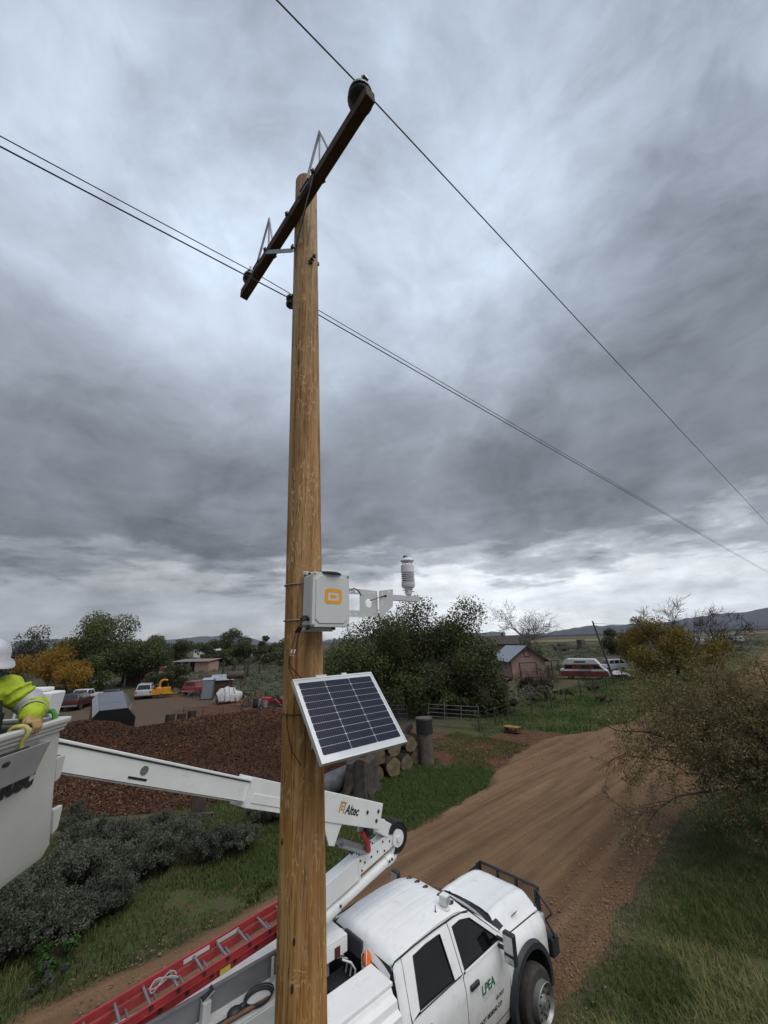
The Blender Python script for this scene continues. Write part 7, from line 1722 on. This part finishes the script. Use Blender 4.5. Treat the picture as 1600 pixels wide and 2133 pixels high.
for k, (x, y, w, h, lb) in enumerate(((-1.5, 38.6, 5, 2.6, 'dark undergrowth at the far left foot of the centre trees'), (3.8, 36.8, 4.5, 1.9, 'dark undergrowth behind the tube gate, left part'), (6.6, 36.4, 4.0, 1.8, 'dark undergrowth behind the tube gate, right part'), (9.4, 37.0, 3.2, 1.7, 'dark undergrowth by the driveway bend under the centre trees'))):
    tree('undergrowth', (x, y, 0), lb, 'shrub', m_dkleaf, h, w, .05, 5200, .10, 130 + k, 10, .0, 'undergrowth below the centre trees', dens=.85, gap=.3)
bare_tree('dead_sapling', (4.3, 36.6, 0), 'thin grey leafless sapling standing in the dark face of the centre trees', 5.6, 9, 'bare saplings before the centre trees', .7, .06)
bare_tree('dead_sapling', (8.9, 36.0, 0), 'low leafless grey sapling by the driveway bend under the olive tree', 3.6, 12, 'bare saplings before the centre trees', .8, .05)
# left side of the yard
tree('autumn_tree', gp(92, 1446), 'golden yellow autumn tree behind the worker', 'tree', m_yelleaf, 7.6, 9.6, .20, 16000, .15, 201, 16, .10, None, dens=.7)
tree('autumn_tree', gp(138, 1452), 'smaller golden yellow tree touching the tall dark tree', 'tree', m_yelleaf, 5.4, 5.4, .14, 8000, .14, 202, 10, .08, None, dens=.7)
tree('cottonwood_tree', V(-50, 72, 0), 'tall dark green cottonwood with a domed top left of the yard', 'tree', m_dkleaf, 12.0, 11.0, .34, 26000, .20, 203, 20, .10, None, dens=.7)
tree('cottonwood_tree', V(-43.5, 73.5, 0), 'dark bushy tree on the right shoulder of the tall cottonwood', 'tree', m_dkleaf, 8.2, 8.5, .26, 15000, .19, 204, 14, .05, None, dens=.72)
tree('cottonwood_tree', V(-47.5, 66, 0), 'low dark tree skirting the foot of the tall cottonwood', 'tree', m_dkleaf, 5.4, 7.0, .2, 11000, .17, 205, 12, .03, None)
tree('grey_green_tree', V(-70, 78, 0), 'grey green thin tree behind the golden tree and the worker', 'tree', m_greyleaf, 10.5, 11, .3, 14000, .19, 206, 15, .12, None, dens=.55)
ROW = [((-56, 96), 8.6, 8, m_dkleaf, 'dark rounded tree just right of the tall cottonwood'), ((-51, 100), 8.2, 7, m_dkleaf, 'dark tree second right of the tall cottonwood'), ((-47, 108), 7.0, 8, m_juniper, 'mid green tree above the grey shed roof'), ((-43.5, 118), 10.5, 7.5, m_juniper, 'tallest pine-like tree of the row, above the stable'), ((-40, 112), 8.0, 8, m_juniper, 'rounded green tree left of the stable'), ((-50, 128), 9.0, 7, m_dkleaf, 'dark pointed tree behind the row'), ((-36, 130), 6.8, 9, m_juniper, 'low tree behind the stable roof')]
for k, ((x, y), h, w, m, lb) in enumerate(ROW): tree('broadleaf_tree', (x * 1.3, y * 1.3, 0), lb, 'tree', m, h * 1.2, w * 1.25, .2, 9000, .26, 220 + k, 12, .05, 'tree row behind the yard', dens=.75)
tree('juniper_bush', gp(343, 1446), 'broad rounded juniper bush behind the yellow chipper', 'bush', m_juniper, 4.2, 6.6, .16, 15000, .12, 240, 16, .0, None, dens=.8, gap=.3)
tree('brown_bush', gp(412, 1441), 'low brownish bush behind the red off-road car', 'bush', m_brshrub, 2.0, 4.2, .06, 5000, .11, 241, 8, .0, None)
FARL = [(478, 1388, 4.5, 6), (500, 1384, 5.5, 4.5), (548, 1392, 9.0, 4.0), (538, 1382, 6.0, 6), (570, 1384, 7.5, 7), (588, 1390, 7.0, 8), (452, 1386, 4.0, 8), (430, 1380, 4.2, 7), (600, 1384, 6.5, 8), (515, 1376, 4.5, 7)]
LBL = ['small round tree at the left of the far field edge', 'slim tree beside the white farmhouse', 'tall thin pine standing out left of the utility pole', 'bushy tree left of the thin pine', 'dark far tree nearest left of the utility pole', 'dark far tree partly behind the utility pole', 'low bush near the stable\'s right end', 'low bush behind the stable\'s right end', 'far tree hidden by the utility pole', 'small far tree between farmhouse and thin pine']
for k, (x, y, h, w) in enumerate(FARL): tree('far_tree', gp(x, y), LBL[k], 'tree', m_juniper, h, w, .15, 2200, .32, 260 + k, 8, .08, 'far trees beyond the sage field', dens=.7)
# right side
bare_tree('bare_tree', V(27.5, 87, 0), 'pale leafless tree behind the pink house against the bright sky', 17.0, 31, None, .72, .36, rmin=.022, nb=(7, 6, 5, 4), trunk_frac=.5)
tree('broadleaf_tree', V(22, 95, 0), 'low dark tree at the foot of the pale leafless tree', 'tree', m_dkleaf, 5.6, 9, .2, 7000, .2, 301, 10, .0, 'trees behind the pink house'); tree('broadleaf_tree', V(31, 98, 0), 'dark bush right of the pale leafless tree', 'tree', m_dkleaf, 5.0, 8, .2, 6000, .2, 302, 10, .0, 'trees behind the pink house')
bare_tree('bare_tree', V(48.5, 68, 0), 'dark leafless tree with forked limbs rising left behind the yellow green tree', 13.0, 35, 'bare trees behind the yellow green tree', .62, .34, m_bark, rmin=.022, nb=(6, 5, 5, 4), first=.12)
bare_tree('bare_tree', V(54.5, 69, 0), 'dark leafless tree arching right behind the yellow green tree', 12.0, 38, 'bare trees behind the yellow green tree', .85, .30, m_bark, rmin=.022, nb=(6, 5, 5, 4), first=.12)
tree('autumn_tree', gp(1412, 1414), 'broad yellow green tree right of the leaning dark pole', 'tree', m_ygleaf, 7.6, 12.0, .24, 24000, .16, 303, 20, .05, None, dens=.7, hang=.3)
tree('autumn_tree', gp(1342, 1400) , 'upright yellow tipped tree on the left flank of the broad yellow green tree', 'tree', m_ygleaf, 9.2, 5.0, .16, 8000, .15, 304, 10, .12, None, dens=.62)
tree('broadleaf_tree', V(72, 132, 0), 'round dark shrub standing alone in the sage left of the leaning pole', 'tree', m_juniper, 7.8, 12.0, .3, 9000, .26, 305, 12, .0, None)
for k, (x, y, h, w, lb) in enumerate(((1092, 1432, 1.9, 3.4, 'brown leafless bush before the pink garage door'), (1128, 1436, 2.6, 4.0, 'tall brown bush hiding the right end of the pink gable'), (1150, 1428, 2.0, 3.2, 'brown bush between the pink house and the camper van'), (1222, 1426, 2.2, 2.2, 'thin dark sapling in front of the camper van'))):
    p = gp(x, y); bare_tree('brown_bush', p, lb, h * 1.5, 330 + k, 'brown bushes round the pink house', 1.0, .05, m_bark, nb=(9, 7, 5, 3), first=.05)
    bpy.context.view_layer.update()
for k, (x, y, w, h, lb) in enumerate(((1096, 1434, 2.6, 1.3, 'grey brown shrub low before the garage'), (1126, 1438, 3.0, 1.8, 'dense brown shrub left of the camper van'), (1058, 1424, 1.8, .8, 'dark shrub under the pink house window'), (1118, 1466, 1.6, .95, 'pale straw tussock on the green bank'), (1138, 1460, 2.0, 1.4, 'tall pale tussock on the green bank below the camper'), (1255, 1464, 1.8, .7, 'round tan tumbleweed on the green bank'), (1240, 1440, 2.6, .8, 'low grey shrub beside the fence in front of the camper'), (1172, 1448, 3.0, .5, 'low dark brush pile on the green bank'))):
    tree('dry_shrub', gp(x, y), lb, 'shrub', m_brshrub if k not in (3, 4, 5) else leaf_mat('straw_tussock%d' % k, (.06, .05, .03), (.17, .145, .095), .2), h, w, .03, 2600, .09, 350 + k, 9, .0, 'dry shrubs round the pink house')

# near roadside sagebrush: five builds, copied
SV = []
for k in range(5): SV.append(shrub_mesh(400 + k, 1.45, 1.2, 8400, .038, m_sage, m_bark, .6))
SAGE = [(8, 2010, 1.0), (62, 1985, .95), (128, 1958, 1.0), (186, 1925, .95), (240, 1902, .8), (30, 1930, 1.1), (95, 1900, 1.1), (165, 1862, 1.1), (225, 1838, 1.0), (300, 1836, .95), (345, 1812, .95),
        (205, 1790, 1.0), (268, 1764, .9), (345, 1770, .95), (160, 1800, 1.1), (402, 1778, .8), (425, 1800, .9), (462, 1788, .95), (505, 1775, .85), (150, 1745, .9), (540, 1722, .95), (572, 1712, .8), (330, 1730, .7), (395, 1745, .85), (-40, 1960, 1.1), (-30, 1890, 1.1)]
sage0 = {}
rr = random.Random(5)
ORD = ['first', 'second', 'third', 'fourth', 'fifth', 'sixth', 'seventh', 'eighth', 'ninth', 'tenth', 'eleventh', 'twelfth', 'thirteenth']
def _row(x, y): q = gp(x, y); return st(q.x, q.y)[1]
_by = sorted(range(len(SAGE)), key=lambda i: -_row(SAGE[i][0], SAGE[i][1])); SLAB = {}
for nm_, idx in (('roadside', _by[:9]), ('middle', _by[9:17]), ('chip heap', _by[17:])):
    for o_, i in enumerate(sorted(idx, key=lambda i: SAGE[i][0])): SLAB[i] = 'grey green sagebrush in the %s row of the thicket, %s from the left' % (nm_, ORD[o_])
for k, (x, y, s) in enumerate(SAGE):
    v = k % 5
    if v not in sage0:
        (vs, fs, tn), sb = SV[v]
        root = empty('sagebrush', (0, 0, 0), 'grey green sagebrush in the roadside thicket below the boom', 'shrub', 'sagebrush thicket along the road')
        np_mesh('foliage', vs, fs, m_sage, root, {'tint': tn}); sb.build('stems', m_bark, root, weld=False, fix=False); sage0[v] = root
    else: root = copy_tree(sage0[v])
    root['label'] = SLAB[k]; p = gp(x, y); root.location = p; root.rotation_euler = (0, 0, rr.random() * 6.28); s *= .88; root.scale = (s * rr.uniform(.9, 1.15), s * rr.uniform(.9, 1.15), s * rr.uniform(.82, 1.1))
# sage plain, one mass
N = 10000; az = R(1) * rng.uniform(-50, 50, N); dd = 42 * (330 / 42) ** (rng.random(N) ** .62); x, y = np.sin(az) * dd, np.cos(az) * dd
s_, t_ = st(x, y)
ok = (z_yard(x, y) < .1) & (z_grass(x, y) < .35) & ((t_ < road_left(s_) - 3) | (t_ > road_right(s_) + 2)) & ~((x > 15) & (x < 27) & (y > 56) & (y < 78)) & ~((x > 24) & (x < 46) & (y > 58) & (y < 70)) & ~((x > 37) & (x < 47) & (y > 70) & (y < 82)) & (np.hypot(x + 45, y - 62) > 14) & (np.hypot(x - 5, y - 40) > 9)
ok &= fbm(x, y, 14) > .40
x, y = x[ok], y[ok]; n = len(x); q = 40
sz = rng.uniform(.5, 1.25, n) * (1 + .3 * (np.hypot(x, y) > 150))
g = rng.normal(size=(n, q, 3)); g /= np.linalg.norm(g, axis=2)[..., None]; g[..., 2] = np.abs(g[..., 2]) * .75
c = np.stack([x, y, 0 * x + .02], -1)[:, None, :] + g * sz[:, None, None] * rng.random((n, q, 1)) ** .35
vs, fs = leaf_cloud(c.reshape(-1, 3), np.repeat(sz * .17, q) * rng.uniform(.6, 1.2, n * q), g.reshape(-1, 3))
tag(np_mesh('sage_plain', vs, fs, m_sage, None, {'tint': np.repeat(np.clip(np.repeat(rng.beta(2, 2.5, n), q) * .6 + .35 * rng.random(n * q), 0, 1), 4)}), kind='stuff')

# grasses
def scatter(n, s0, s1, t0, t1, pw=1.0):
    s = s0 + (s1 - s0) * rng.random(n) ** pw; t = rng.uniform(t0, t1, n); return s * E1.x + t * EU.x, s * E1.y + t * EU.y, s, t
x, y, s, t = scatter(215000, 3, 34, -5.9, 5.5, 1.45)
cl = fbm(x, y, .9, 3); k = (t > road_right(s) - .75 + 1.2 * (fbm(x, y, 1.3) - .5)) & (cl > .22) & (rng.random(len(x)) < sstep(-5.6, -4.4, t) * .7 + .3); x, y, t, cl = x[k], y[k], t[k], cl[k]; n = len(x)
dry = fbm(x + 50, y, 1.6, 3)
grass_stuff('verge_grass', x, y, 0.12 * sstep(-4.0, -2, t) - .04, (.10 + .38 * cl * rng.random(n) ** .6) * (.40 + .60 * sstep(-5.3, -3.6, t)), rng.uniform(.008, .018, n), rng.uniform(.2, .9, n), np.clip(sstep(.50, .68, dry) * .85 * rng.random(n) ** .5 + .25 * rng.random(n), 0, 1), m_grass)
x, y, s, t = scatter(130000, -3, 24, -19.5, -10.8)
pt_ = fbm(x, y, 1.4, 3); k = (t < road_left(s) + .45 + 1.1 * (fbm(x, y, 1.2) - .5)) & (pt_ > .28 + .14 * rng.random(len(x))) & (mulch_h(x, y) < .05); x, y, pt_ = x[k], y[k], pt_[k]; n = len(x)
grass_stuff('left_verge_grass', x, y, 0 * x - .02, .06 + .22 * pt_ * rng.random(n), rng.uniform(.010, .020, n), rng.uniform(.2, .9, n), np.clip(.30 * rng.random(n) + .5 * sstep(.55, .75, fbm(x + 20, y, 2)) * rng.random(n), 0, 1), m_grass)
x = rng.uniform(-9, 6.5, 90000); y = rng.uniform(13, 26, 90000); s, t = st(x, y); k = (z_grass(x, y) > .3) & (t < road_left(s) + .5 + 1.0 * (fbm(x, y, 1.2) - .5)) & (z_drive(x, y) < .2) & (mulch_h(x, y) < .08); x, y = x[k], y[k]; n = len(x)
grass_stuff('island_grass', x, y, 0 * x - .02, .05 + .13 * rng.random(n), rng.uniform(.012, .024, n), rng.uniform(.2, .9, n), np.clip(rng.beta(2, 2.4, n) * .8 + .3 * (fbm(x, y, 2.2) - .5), 0, 1), m_lush)
x = rng.uniform(6, 46, 150000); y = rng.uniform(26, 66, 150000); s, t = st(x, y); k = (z_grass(x, y) > .4) & (t < road_left(s) + .6 + .8 * (fbm(x, y, 1.2) - .5)) & (z_drive(x, y) < .4) & (rng.random(len(x)) < 1.4 - np.hypot(x, y) / 75); x, y = x[k], y[k]; n = len(x)
tu = fbm(x, y, 1.8, 3)
grass_stuff('bank_grass', x, y, 0 * x - .02, .06 + .20 * sstep(.4, .7, tu) + .10 * rng.random(n), rng.uniform(.02, .05, n), rng.uniform(.2, .9, n), np.clip(rng.beta(2, 2.6, n) * .8 + .8 * sstep(.62, .75, fbm(x + 9, y, 2.6)), 0, 1), m_lush)
# loose tufts and one broad-leaved weed on the left verge
for k, (x, y, lb) in enumerate(((552, 1856, 'small dark weed tuft growing on the road edge left of the pole'), (520, 1880, 'tiny weed tuft on the road, lower left of the other tuft'))):
    p = gp(x, y); tree('weed_tuft', p, lb, 'weed', m_lush, .16, .45, .006, 260, .05, 480 + k, 5, 0, 'weeds on the road edge')
tree('green_weed', gp(115, 2010), 'bright green broad-leaved weed at the foot of the sagebrush', 'weed', leaf_mat('bright_weed', (.025, .060, .012), (.060, .12, .03), .3), .5, 1.0, .012, 900, .06, 490, 7, 0)
tree('grey_weed', gp(88, 2062), 'pale grey green weed in the left verge grass', 'weed', leaf_mat('pale_weed', (.06, .085, .06), (.12, .15, .11), .3), .28, .8, .01, 600, .05, 491, 6, 0)

# foreground elm leaning over the road on the right
def elm():
    root = empty('elm_tree', (13.9, 14.2, 0), 'sparse brown olive elm reaching over the right edge of the road', 'tree')
    O = Vector(root.location); rnd = random.Random(77); g = np.random.default_rng(77)
    tips = [(6.7, 13.2, 3.7), (6.0, 12.2, 1.75), (6.9, 13.5, 2.9), (8.6, 14.4, 4.5), (7.8, 13.9, 4.1), (10.2, 13.6, 5.0), (11.8, 13.0, 5.4), (9.4, 16.2, 4.5), (10.8, 10.9, 3.2), (9.6, 12.6, 3.9), (8.0, 15.2, 3.2), (11.2, 11.6, 4.5), (10.5, 15.2, 3.6), (9.0, 13.2, 2.7), (12.6, 14.4, 5.6),
            (8.4, 13.6, 4.15), (9.3, 14.2, 4.4), (10.0, 15.6, 4.6), (11.2, 15.0, 4.9), (12.2, 15.6, 4.9), (7.6, 13.4, 3.6), (7.4, 12.9, 3.3), (8.6, 13.4, 3.5), (9.7, 14.3, 4.9), (11.0, 14.3, 5.2), (9.9, 13.2, 4.4), (8.9, 12.5, 3.0), (10.6, 12.6, 3.4), (11.6, 12.2, 3.9), (9.8, 15.4, 4.2), (8.0, 13.0, 2.5), (12.2, 13.2, 4.6),
            (16, 17, 5.2), (17.5, 12.5, 4.2), (14.2, 18.5, 4.8), (16.5, 15, 5.8), (15, 10.5, 4.0), (18.5, 15.5, 3.0)]
    low, tw, lf, lt = MB(), MB(), [], []
    low.tube([V(0, 0, -.2), V(-.05, .05, .7), V(-.15, 0, 1.5), V(-.2, .05, 2.4)], [.24, .19, .16, .11], 9)
    def bend(a, b, n, w):
        return [a.lerp(b, i / n) + V(rnd.gauss(0, w), rnd.gauss(0, w), rnd.gauss(0, w) + .9 * w * 4 * (i / n) * (1 - i / n)) * (0 < i < n) for i in range(n + 1)]
    def leaves(pts, dens, rad):
        for a, b in zip(pts[:-1], pts[1:]):
            n = max(1, int((b - a).length * dens)); t = g.random(n)
            lf.append(np.array(a)[None] * (1 - t)[:, None] + np.array(b)[None] * t[:, None] + g.normal(size=(n, 3)) * rad); lt.append(np.clip(g.beta(1.6, 1.9, n), 0, 1))
    def twig(a, d, L, r, lev):
        n = 4; pts = [a]; 
        for i in range(n): d = (d + V(rnd.gauss(0, .22), rnd.gauss(0, .22), rnd.gauss(0, .18) - .03)).normalized(); pts.append(pts[-1] + d * (L / n))
        tw.tube(pts, [r * (1 - .7 * i / n) for i in range(n + 1)], 3, cap=False)
        leaves(pts[1:], 44 if lev else 28, .07)
        if lev < 2:
            for i in range(4 if lev == 0 else 3):
                j = rnd.randrange(1, n); ax = d.orthogonal().normalized(); ax.rotate(Matrix.Rotation(rnd.random() * 6.28, 3, d)); twig(pts[j].lerp(pts[j + 1], rnd.random()), (d * .6 + ax * .8).normalized(), L * rnd.uniform(.4, .65), r * .55, lev + 1)
    for tx, ty, tz in tips:
        tip = V(tx, ty, tz * .92) - O; st0 = V(-.15, .03, rnd.uniform(.9, 2.3)); pts = bend(st0, tip, 7, .14)
        low.tube(pts, [.050 * (1 - .9 * i / 7) + .005 for i in range(8)], 5, cap=False)
        d = (tip - st0).normalized()
        for k in range(20):
            u = .22 + .78 * (k + rnd.random()) / 20; i = min(int(u * 7), 6); a = pts[i].lerp(pts[i + 1], u * 7 - i); ax = d.orthogonal().normalized(); ax.rotate(Matrix.Rotation(rnd.random() * 6.28, 3, d)); twig(a, (d * .55 + ax * .75 + V(0, 0, .1)).normalized(), rnd.uniform(.5, 1.15), .013, 0)
    low.build('trunk', m_bark, root, smooth=True, weld=False, fix=False, angle=80); tw.build('twigs', mat('reddish_twig_bark', (.060, .040, .030), .9, 0, .3, 12), root, weld=False, fix=False)
    c = np.concatenate(lf); c[:, 2] = np.maximum(c[:, 2], .1); vs, fs = leaf_cloud(c, .034 * g.uniform(.5, 1.3, len(c)), None, .3, .5)
    np_mesh('crown', vs, fs, m_brleaf, root, {'tint': np.repeat(np.concatenate(lt), 4)})
elm()
# ------------------------------------------------------------------ the lineman in the bucket
def fused(mb, name, m, parent, vox, it=4):
    o = mb.build(name, m, parent, weld=False, fix=True)
    r = o.modifiers.new('fuse', 'REMESH'); r.mode = 'VOXEL'; r.voxel_size = vox; r.use_smooth_shade = True
    s = o.modifiers.new('relax', 'SMOOTH'); s.iterations = it; s.factor = .5
    return o
PR = V(-3.02, 2.96, 4.79); DX = V(-.05, 0, 0)
man = empty('person', PR, 'person in a white hard hat and lime hi-vis jacket, gloved hand on the bucket rim', 'person')
def P(x, y, z): return V(x, y, z) - PR
HD = P(-2.965, 3.02, 6.075)
pel, che, nek = P(-3.03, 2.95, 5.44), P(-2.99, 2.98, 5.78), P(-2.95, 3.00, 5.95)
shL, elL, wrL = P(-2.87, 3.17, 5.90), P(-2.72, 3.26, 5.755), P(-2.575, 3.09, 5.715)
shR, elR, wrR = P(-2.93, 2.80, 5.88), P(-2.80, 2.62, 5.70), P(-2.62, 2.62, 5.70)
def limb(b, pts, rad):
    b.tube(pts, rad, 12)
    for p, r in zip(pts, rad): b.ball(p, r, 12, 8)
m_skin = mat('weathered_skin', (.26, .13, .085), .55, 0, .1, 12); m_hv = mat('lime_hi_vis_cloth', (.36, .46, .025), .8, 0, .12, 7, .25, 60); m_refl = mat('silver_reflective_tape', (.36, .38, .39), .4, .1, .1, 14)
m_trou = mat('dark_work_trousers', (.030, .034, .045), .85, 0, .2, 12); m_leather = mat('tan_leather_glove', (.36, .225, .105), .75, 0, .15, 14, .3, 50); m_harn = mat('black_harness_webbing', (.014, .015, .018), .7); m_hat = mat('white_hard_hat', (.50, .50, .545), .3, 0, .04, 5); m_jaw = mat('dark_auburn_patch', (.045, .016, .012), .9, 0, .3, 30)
b = MB()
limb(b, [pel, che, nek], [.135, .150, .060]); limb(b, [nek, HD - V(0, 0, .06)], [.058, .056])
b.ball(HD, .088, 16, 12, sc=(1.08, .88, 1.22)); b.ball(HD + V(.035, 0, -.07), .058, 12, 8, sc=(1.0, .9, .8))
b.ball(HD + V(.098, 0, -.022), .017, 8, 6, sc=(1.1, .8, 1.4)); b.ball(HD + V(.088, 0, -.064), .018, 8, 6, sc=(.8, 1.5, .5))
for s in (-1, 1):
    b.ball(HD + V(-.005, s * .080, -.02), .024, 8, 6, sc=(.8, .4, 1.3)); b.ball(HD + V(.082, s * .030, .008), .014, 8, 6)
for sh, el, wr in ((shL, elL, wrL), (shR, elR, wrR)): limb(b, [che + (sh - che) * .5, sh, el, wr], [.07, .062, .045, .032])
for s in (-1, 1):
    limb(b, [pel + V(0, s * .09, -.03), P(-2.96, 2.95 + s * .11, 5.10), P(-3.02, 2.95 + s * .11, 4.87)], [.088, .062, .045]); limb(b, [P(-3.03, 2.95 + s * .11, 4.83), P(-2.90, 2.95 + s * .13, 4.825)], [.042, .036])
body = fused(b, 'body', m_skin, man, .012)
for s in (-1, 1):
    b = MB(); b.ball(HD + V(.091, s * .030, .006), .011, 10, 8); b.build('eye', mat('eye_white', (.4, .38, .36), .2), man, smooth=True)
b = MB()
limb(b, [pel + V(0, 0, .02), che - V(0, 0, .1), che + V(0, 0, .06)], [.165, .180, .150]); b.ball(nek - V(0, 0, .03), .085, 12, 8)
for sh, el, wr in ((shL, elL, wrL), (shR, elR, wrR)):
    q = [che + (sh - che) * .45, sh, sh.lerp(el, .5), el, el.lerp(wr, .5), el.lerp(wr, 1.02)]; limb(b, q, [.115, .093, .082, .074, .066, .058])
    for i in range(9):       # soft folds in the sleeves
        t = i / 8; a = (sh.lerp(el, t * 2) if t < .5 else el.lerp(wr, (t - .5) * 1.7)); r_ = .092 - .036 * t; b.ball(a + V(rnd_ * .012, 0, -.010) if (rnd_ := math.sin(i * 2.3)) else a, r_ + .004 * math.sin(i * 5), 12, 7)
for sh, el, wr in ((shL, elL, wrL), (shR, elR, wrR)):     # bunched creases round the sleeves
    for i, (t, r_) in enumerate(((.25, .096), (.45, .092), (1.05, .084), (1.30, .080), (1.52, .076), (1.72, .070), (1.88, .066))):
        c_ = sh.lerp(el, t) if t < 1 else el.lerp(wr, t - 1); ax_ = ((el - sh) if t < 1 else (wr - el)).normalized(); u_ = ax_.orthogonal().normalized(); u_.rotate(Matrix.Rotation(i * 1.9, 3, ax_)); w_ = ax_.cross(u_)
        b.tube([c_ + (u_ * math.cos(R(a)) + w_ * math.sin(R(a))) * r_ + ax_ * (.022 * math.cos(R(a) + i)) for a in range(0, 361, 20)], .0115 - .001 * (i % 3), 7)
jk = fused(b, 'jacket', m_hv, man, .0095, 2)
_tx = bpy.data.textures.new('cloth_folds', 'CLOUDS'); _tx.noise_scale = .050; _tx.noise_depth = 2
_dm = jk.modifiers.new('folds', 'DISPLACE'); _dm.texture = _tx; _dm.strength = .022; _dm.mid_level = .5
def band(a, c, t0, t1, r0, r1, name='reflective_band'):
    p0, p1 = a.lerp(c, t0), a.lerp(c, t1); bb = MB(); bb.tube([p0, p0.lerp(p1, .5), p1], [r0, (r0 + r1) / 2 + .002, r1], 20, cap=False); bb.build(name, m_refl, jk, smooth=True)
band(shL, elL, .62, .98, .094, .090); band(elL, wrL, .56, .70, .084, .080); band(shR, elR, .6, .95, .09, .084); band(elR, wrR, .34, .46, .078, .074)
b = MB()
for s in (-1, 1): limb(b, [pel + V(0, s * .08, 0), P(-2.96, 2.95 + s * .11, 5.10), P(-3.02, 2.95 + s * .11, 4.88)], [.115, .085, .070])
fused(b, 'trousers', m_trou, man, .014)
b = MB()
for s in (-1, 1): limb(b, [P(-3.04, 2.95 + s * .11, 4.84), P(-2.88, 2.95 + s * .13, 4.835)], [.055, .045])
fused(b, 'boots', mat('brown_work_boot', (.06, .035, .02), .7), man, .012)
# harness
for s in (-1, 1):
    b = MB(); b.tube([che + V(.17, s * .10, -.28), che + V(.185, s * .10, -.08), che + V(.12, s * .11, .13), che + V(-.05, s * .10, .17), che + V(-.18, s * .06, .0)], .022, 6); b.build('harness_strap', m_harn, man, smooth=True)
b = MB(); b.box(che + V(.19, .03, -.12), (.05, .16, .16)); b.ball(che + V(.19, .06, -.26), .07, 10, 7, sc=(.6, 1, 1)); b.build('harness_pouch', m_harn, man, bevel=.015)
b = MB(); b.tube([che + V(.19, .02, -.2), che + V(.24, .06, -.28), che + V(.22, .10, -.40)], .018, 6); b.build('lanyard', m_harn, man, smooth=True)
# hard hat, dark red-brown jaw and nape
b = MB(); n = 32
prof = [(.155, -.012), (.150, .004), (.128, .016), (.125, .060), (.108, .105), (.072, .135), (.030, .148), (0, .150)]
tilt_h = Matrix.Rotation(R(12), 3, 'Y') @ Matrix.Rotation(R(4), 3, 'X')
HC = HD + V(0, 0, .035)
for r_, h_ in prof:
    for k in range(n):
        a = 2 * math.pi * k / n; x, y = r_ * 1.14 * math.cos(a), r_ * .96 * math.sin(a)
        if h_ < .01 : x += .030 * max(0, math.cos(a)) ** 2; h2 = h_ - .018 * max(0, math.cos(a)) ** 2
        else: h2 = h_ + (.006 if abs(y) < .02 and r_ > .02 else 0)
        b.v.append(tuple(HC + tilt_h @ V(x, y, h2)))
b.f = [(i * n + k, i * n + (k + 1) % n, (i + 1) * n + (k + 1) % n, (i + 1) * n + k) for i in range(len(prof) - 1) for k in range(n)]; b.m = [0] * len(b.f)
hat = b.build('hard_hat', m_hat, man, smooth=True, angle=60, solid=-.004)
b = MB(); b.tube([HC + tilt_h @ V(.1455 * math.cos(R(a)), .1225 * math.sin(R(a)), .020) for a in range(0, 361, 12)], .006, 6); b.build('hat_groove', m_hat, hat, smooth=True)
b = MB(); b.ball(HD + V(.05, 0, -.092), .058, 12, 8, sc=(1.0, 1.05, .8)); b.ball(HD + V(-.04, 0, -.03), .085, 12, 8, sc=(.9, 1.0, 1.0)); b.build('dark_jaw_and_nape', m_jaw, man, smooth=True)
b = MB(); b.tube([nek + V(.085 * math.cos(R(a)), .085 * math.sin(R(a)), .0 + .02 * math.cos(R(a))) for a in range(0, 361, 20)], .020, 7); b.build('collar', m_harn, jk, smooth=True)
# gloves: four fingers over the rim, thumb off the side of the palm
def glove(wr, edge, s):
    """edge: point on top of the rim; fingers run outwards over it and curl down"""
    out = N1; alo = F1 * s; b = MB(); e = edge
    d_ = (e - wr)
    limb(b, [wr - d_.normalized() * .02, wr], [.046, .042])
    for k in range(4):
        off = alo * (.037 - .0255 * k); ln = (.93, 1.0, .96, .80)[k]
        kn = e + off * 1.0 + EZ * .030 - out * .010
        limb(b, [wr + off * .5, kn], [.027, .0175])
        p1 = kn + (out * .040 + EZ * -.004) * ln; p2 = p1 + (out * .018 - EZ * .036) * ln; p3 = p2 + (-out * .008 - EZ * .032) * ln
        limb(b, [kn, p1, p2, p3], [.0132, .0116, .0108, .0095])
    t0 = wr + alo * .036; limb(b, [t0, t0 + alo * .030 + d_ * .35 - EZ * .01, t0 + alo * .028 + d_ * .62 - EZ * .022, t0 + alo * .016 + d_ * .80 - EZ * .036], [.022, .0185, .0165, .0135])
    return fused(b, 'glove', m_leather, man, .0038, 2)
glove(wrL, P(-2.520, 3.04, 5.655), -1); glove(wrR, P(-2.47, 2.63, 5.655), 1)
# ------------------------------------------------------------------ air: pale haze over the whole valley
t = bpy.data.materials.new('valley_haze'); t.use_nodes = True
for n in list(t.node_tree.nodes):
    if n.type == 'BSDF_PRINCIPLED': t.node_tree.nodes.remove(n)
v = t.node_tree.nodes.new('ShaderNodeVolumePrincipled'); v.inputs['Density'].default_value = 4e-5; v.inputs['Color'].default_value = (.80, .87, 1, 1); v.inputs['Anisotropy'].default_value = 0.2
t.node_tree.links.new(v.outputs[0], t.node_tree.nodes['Material Output'].inputs['Volume'])
b = MB(); b.box((0, 0, 430), (19000, 19000, 900)); hz = b.build('haze', t); tag(hz, kind='stuff')
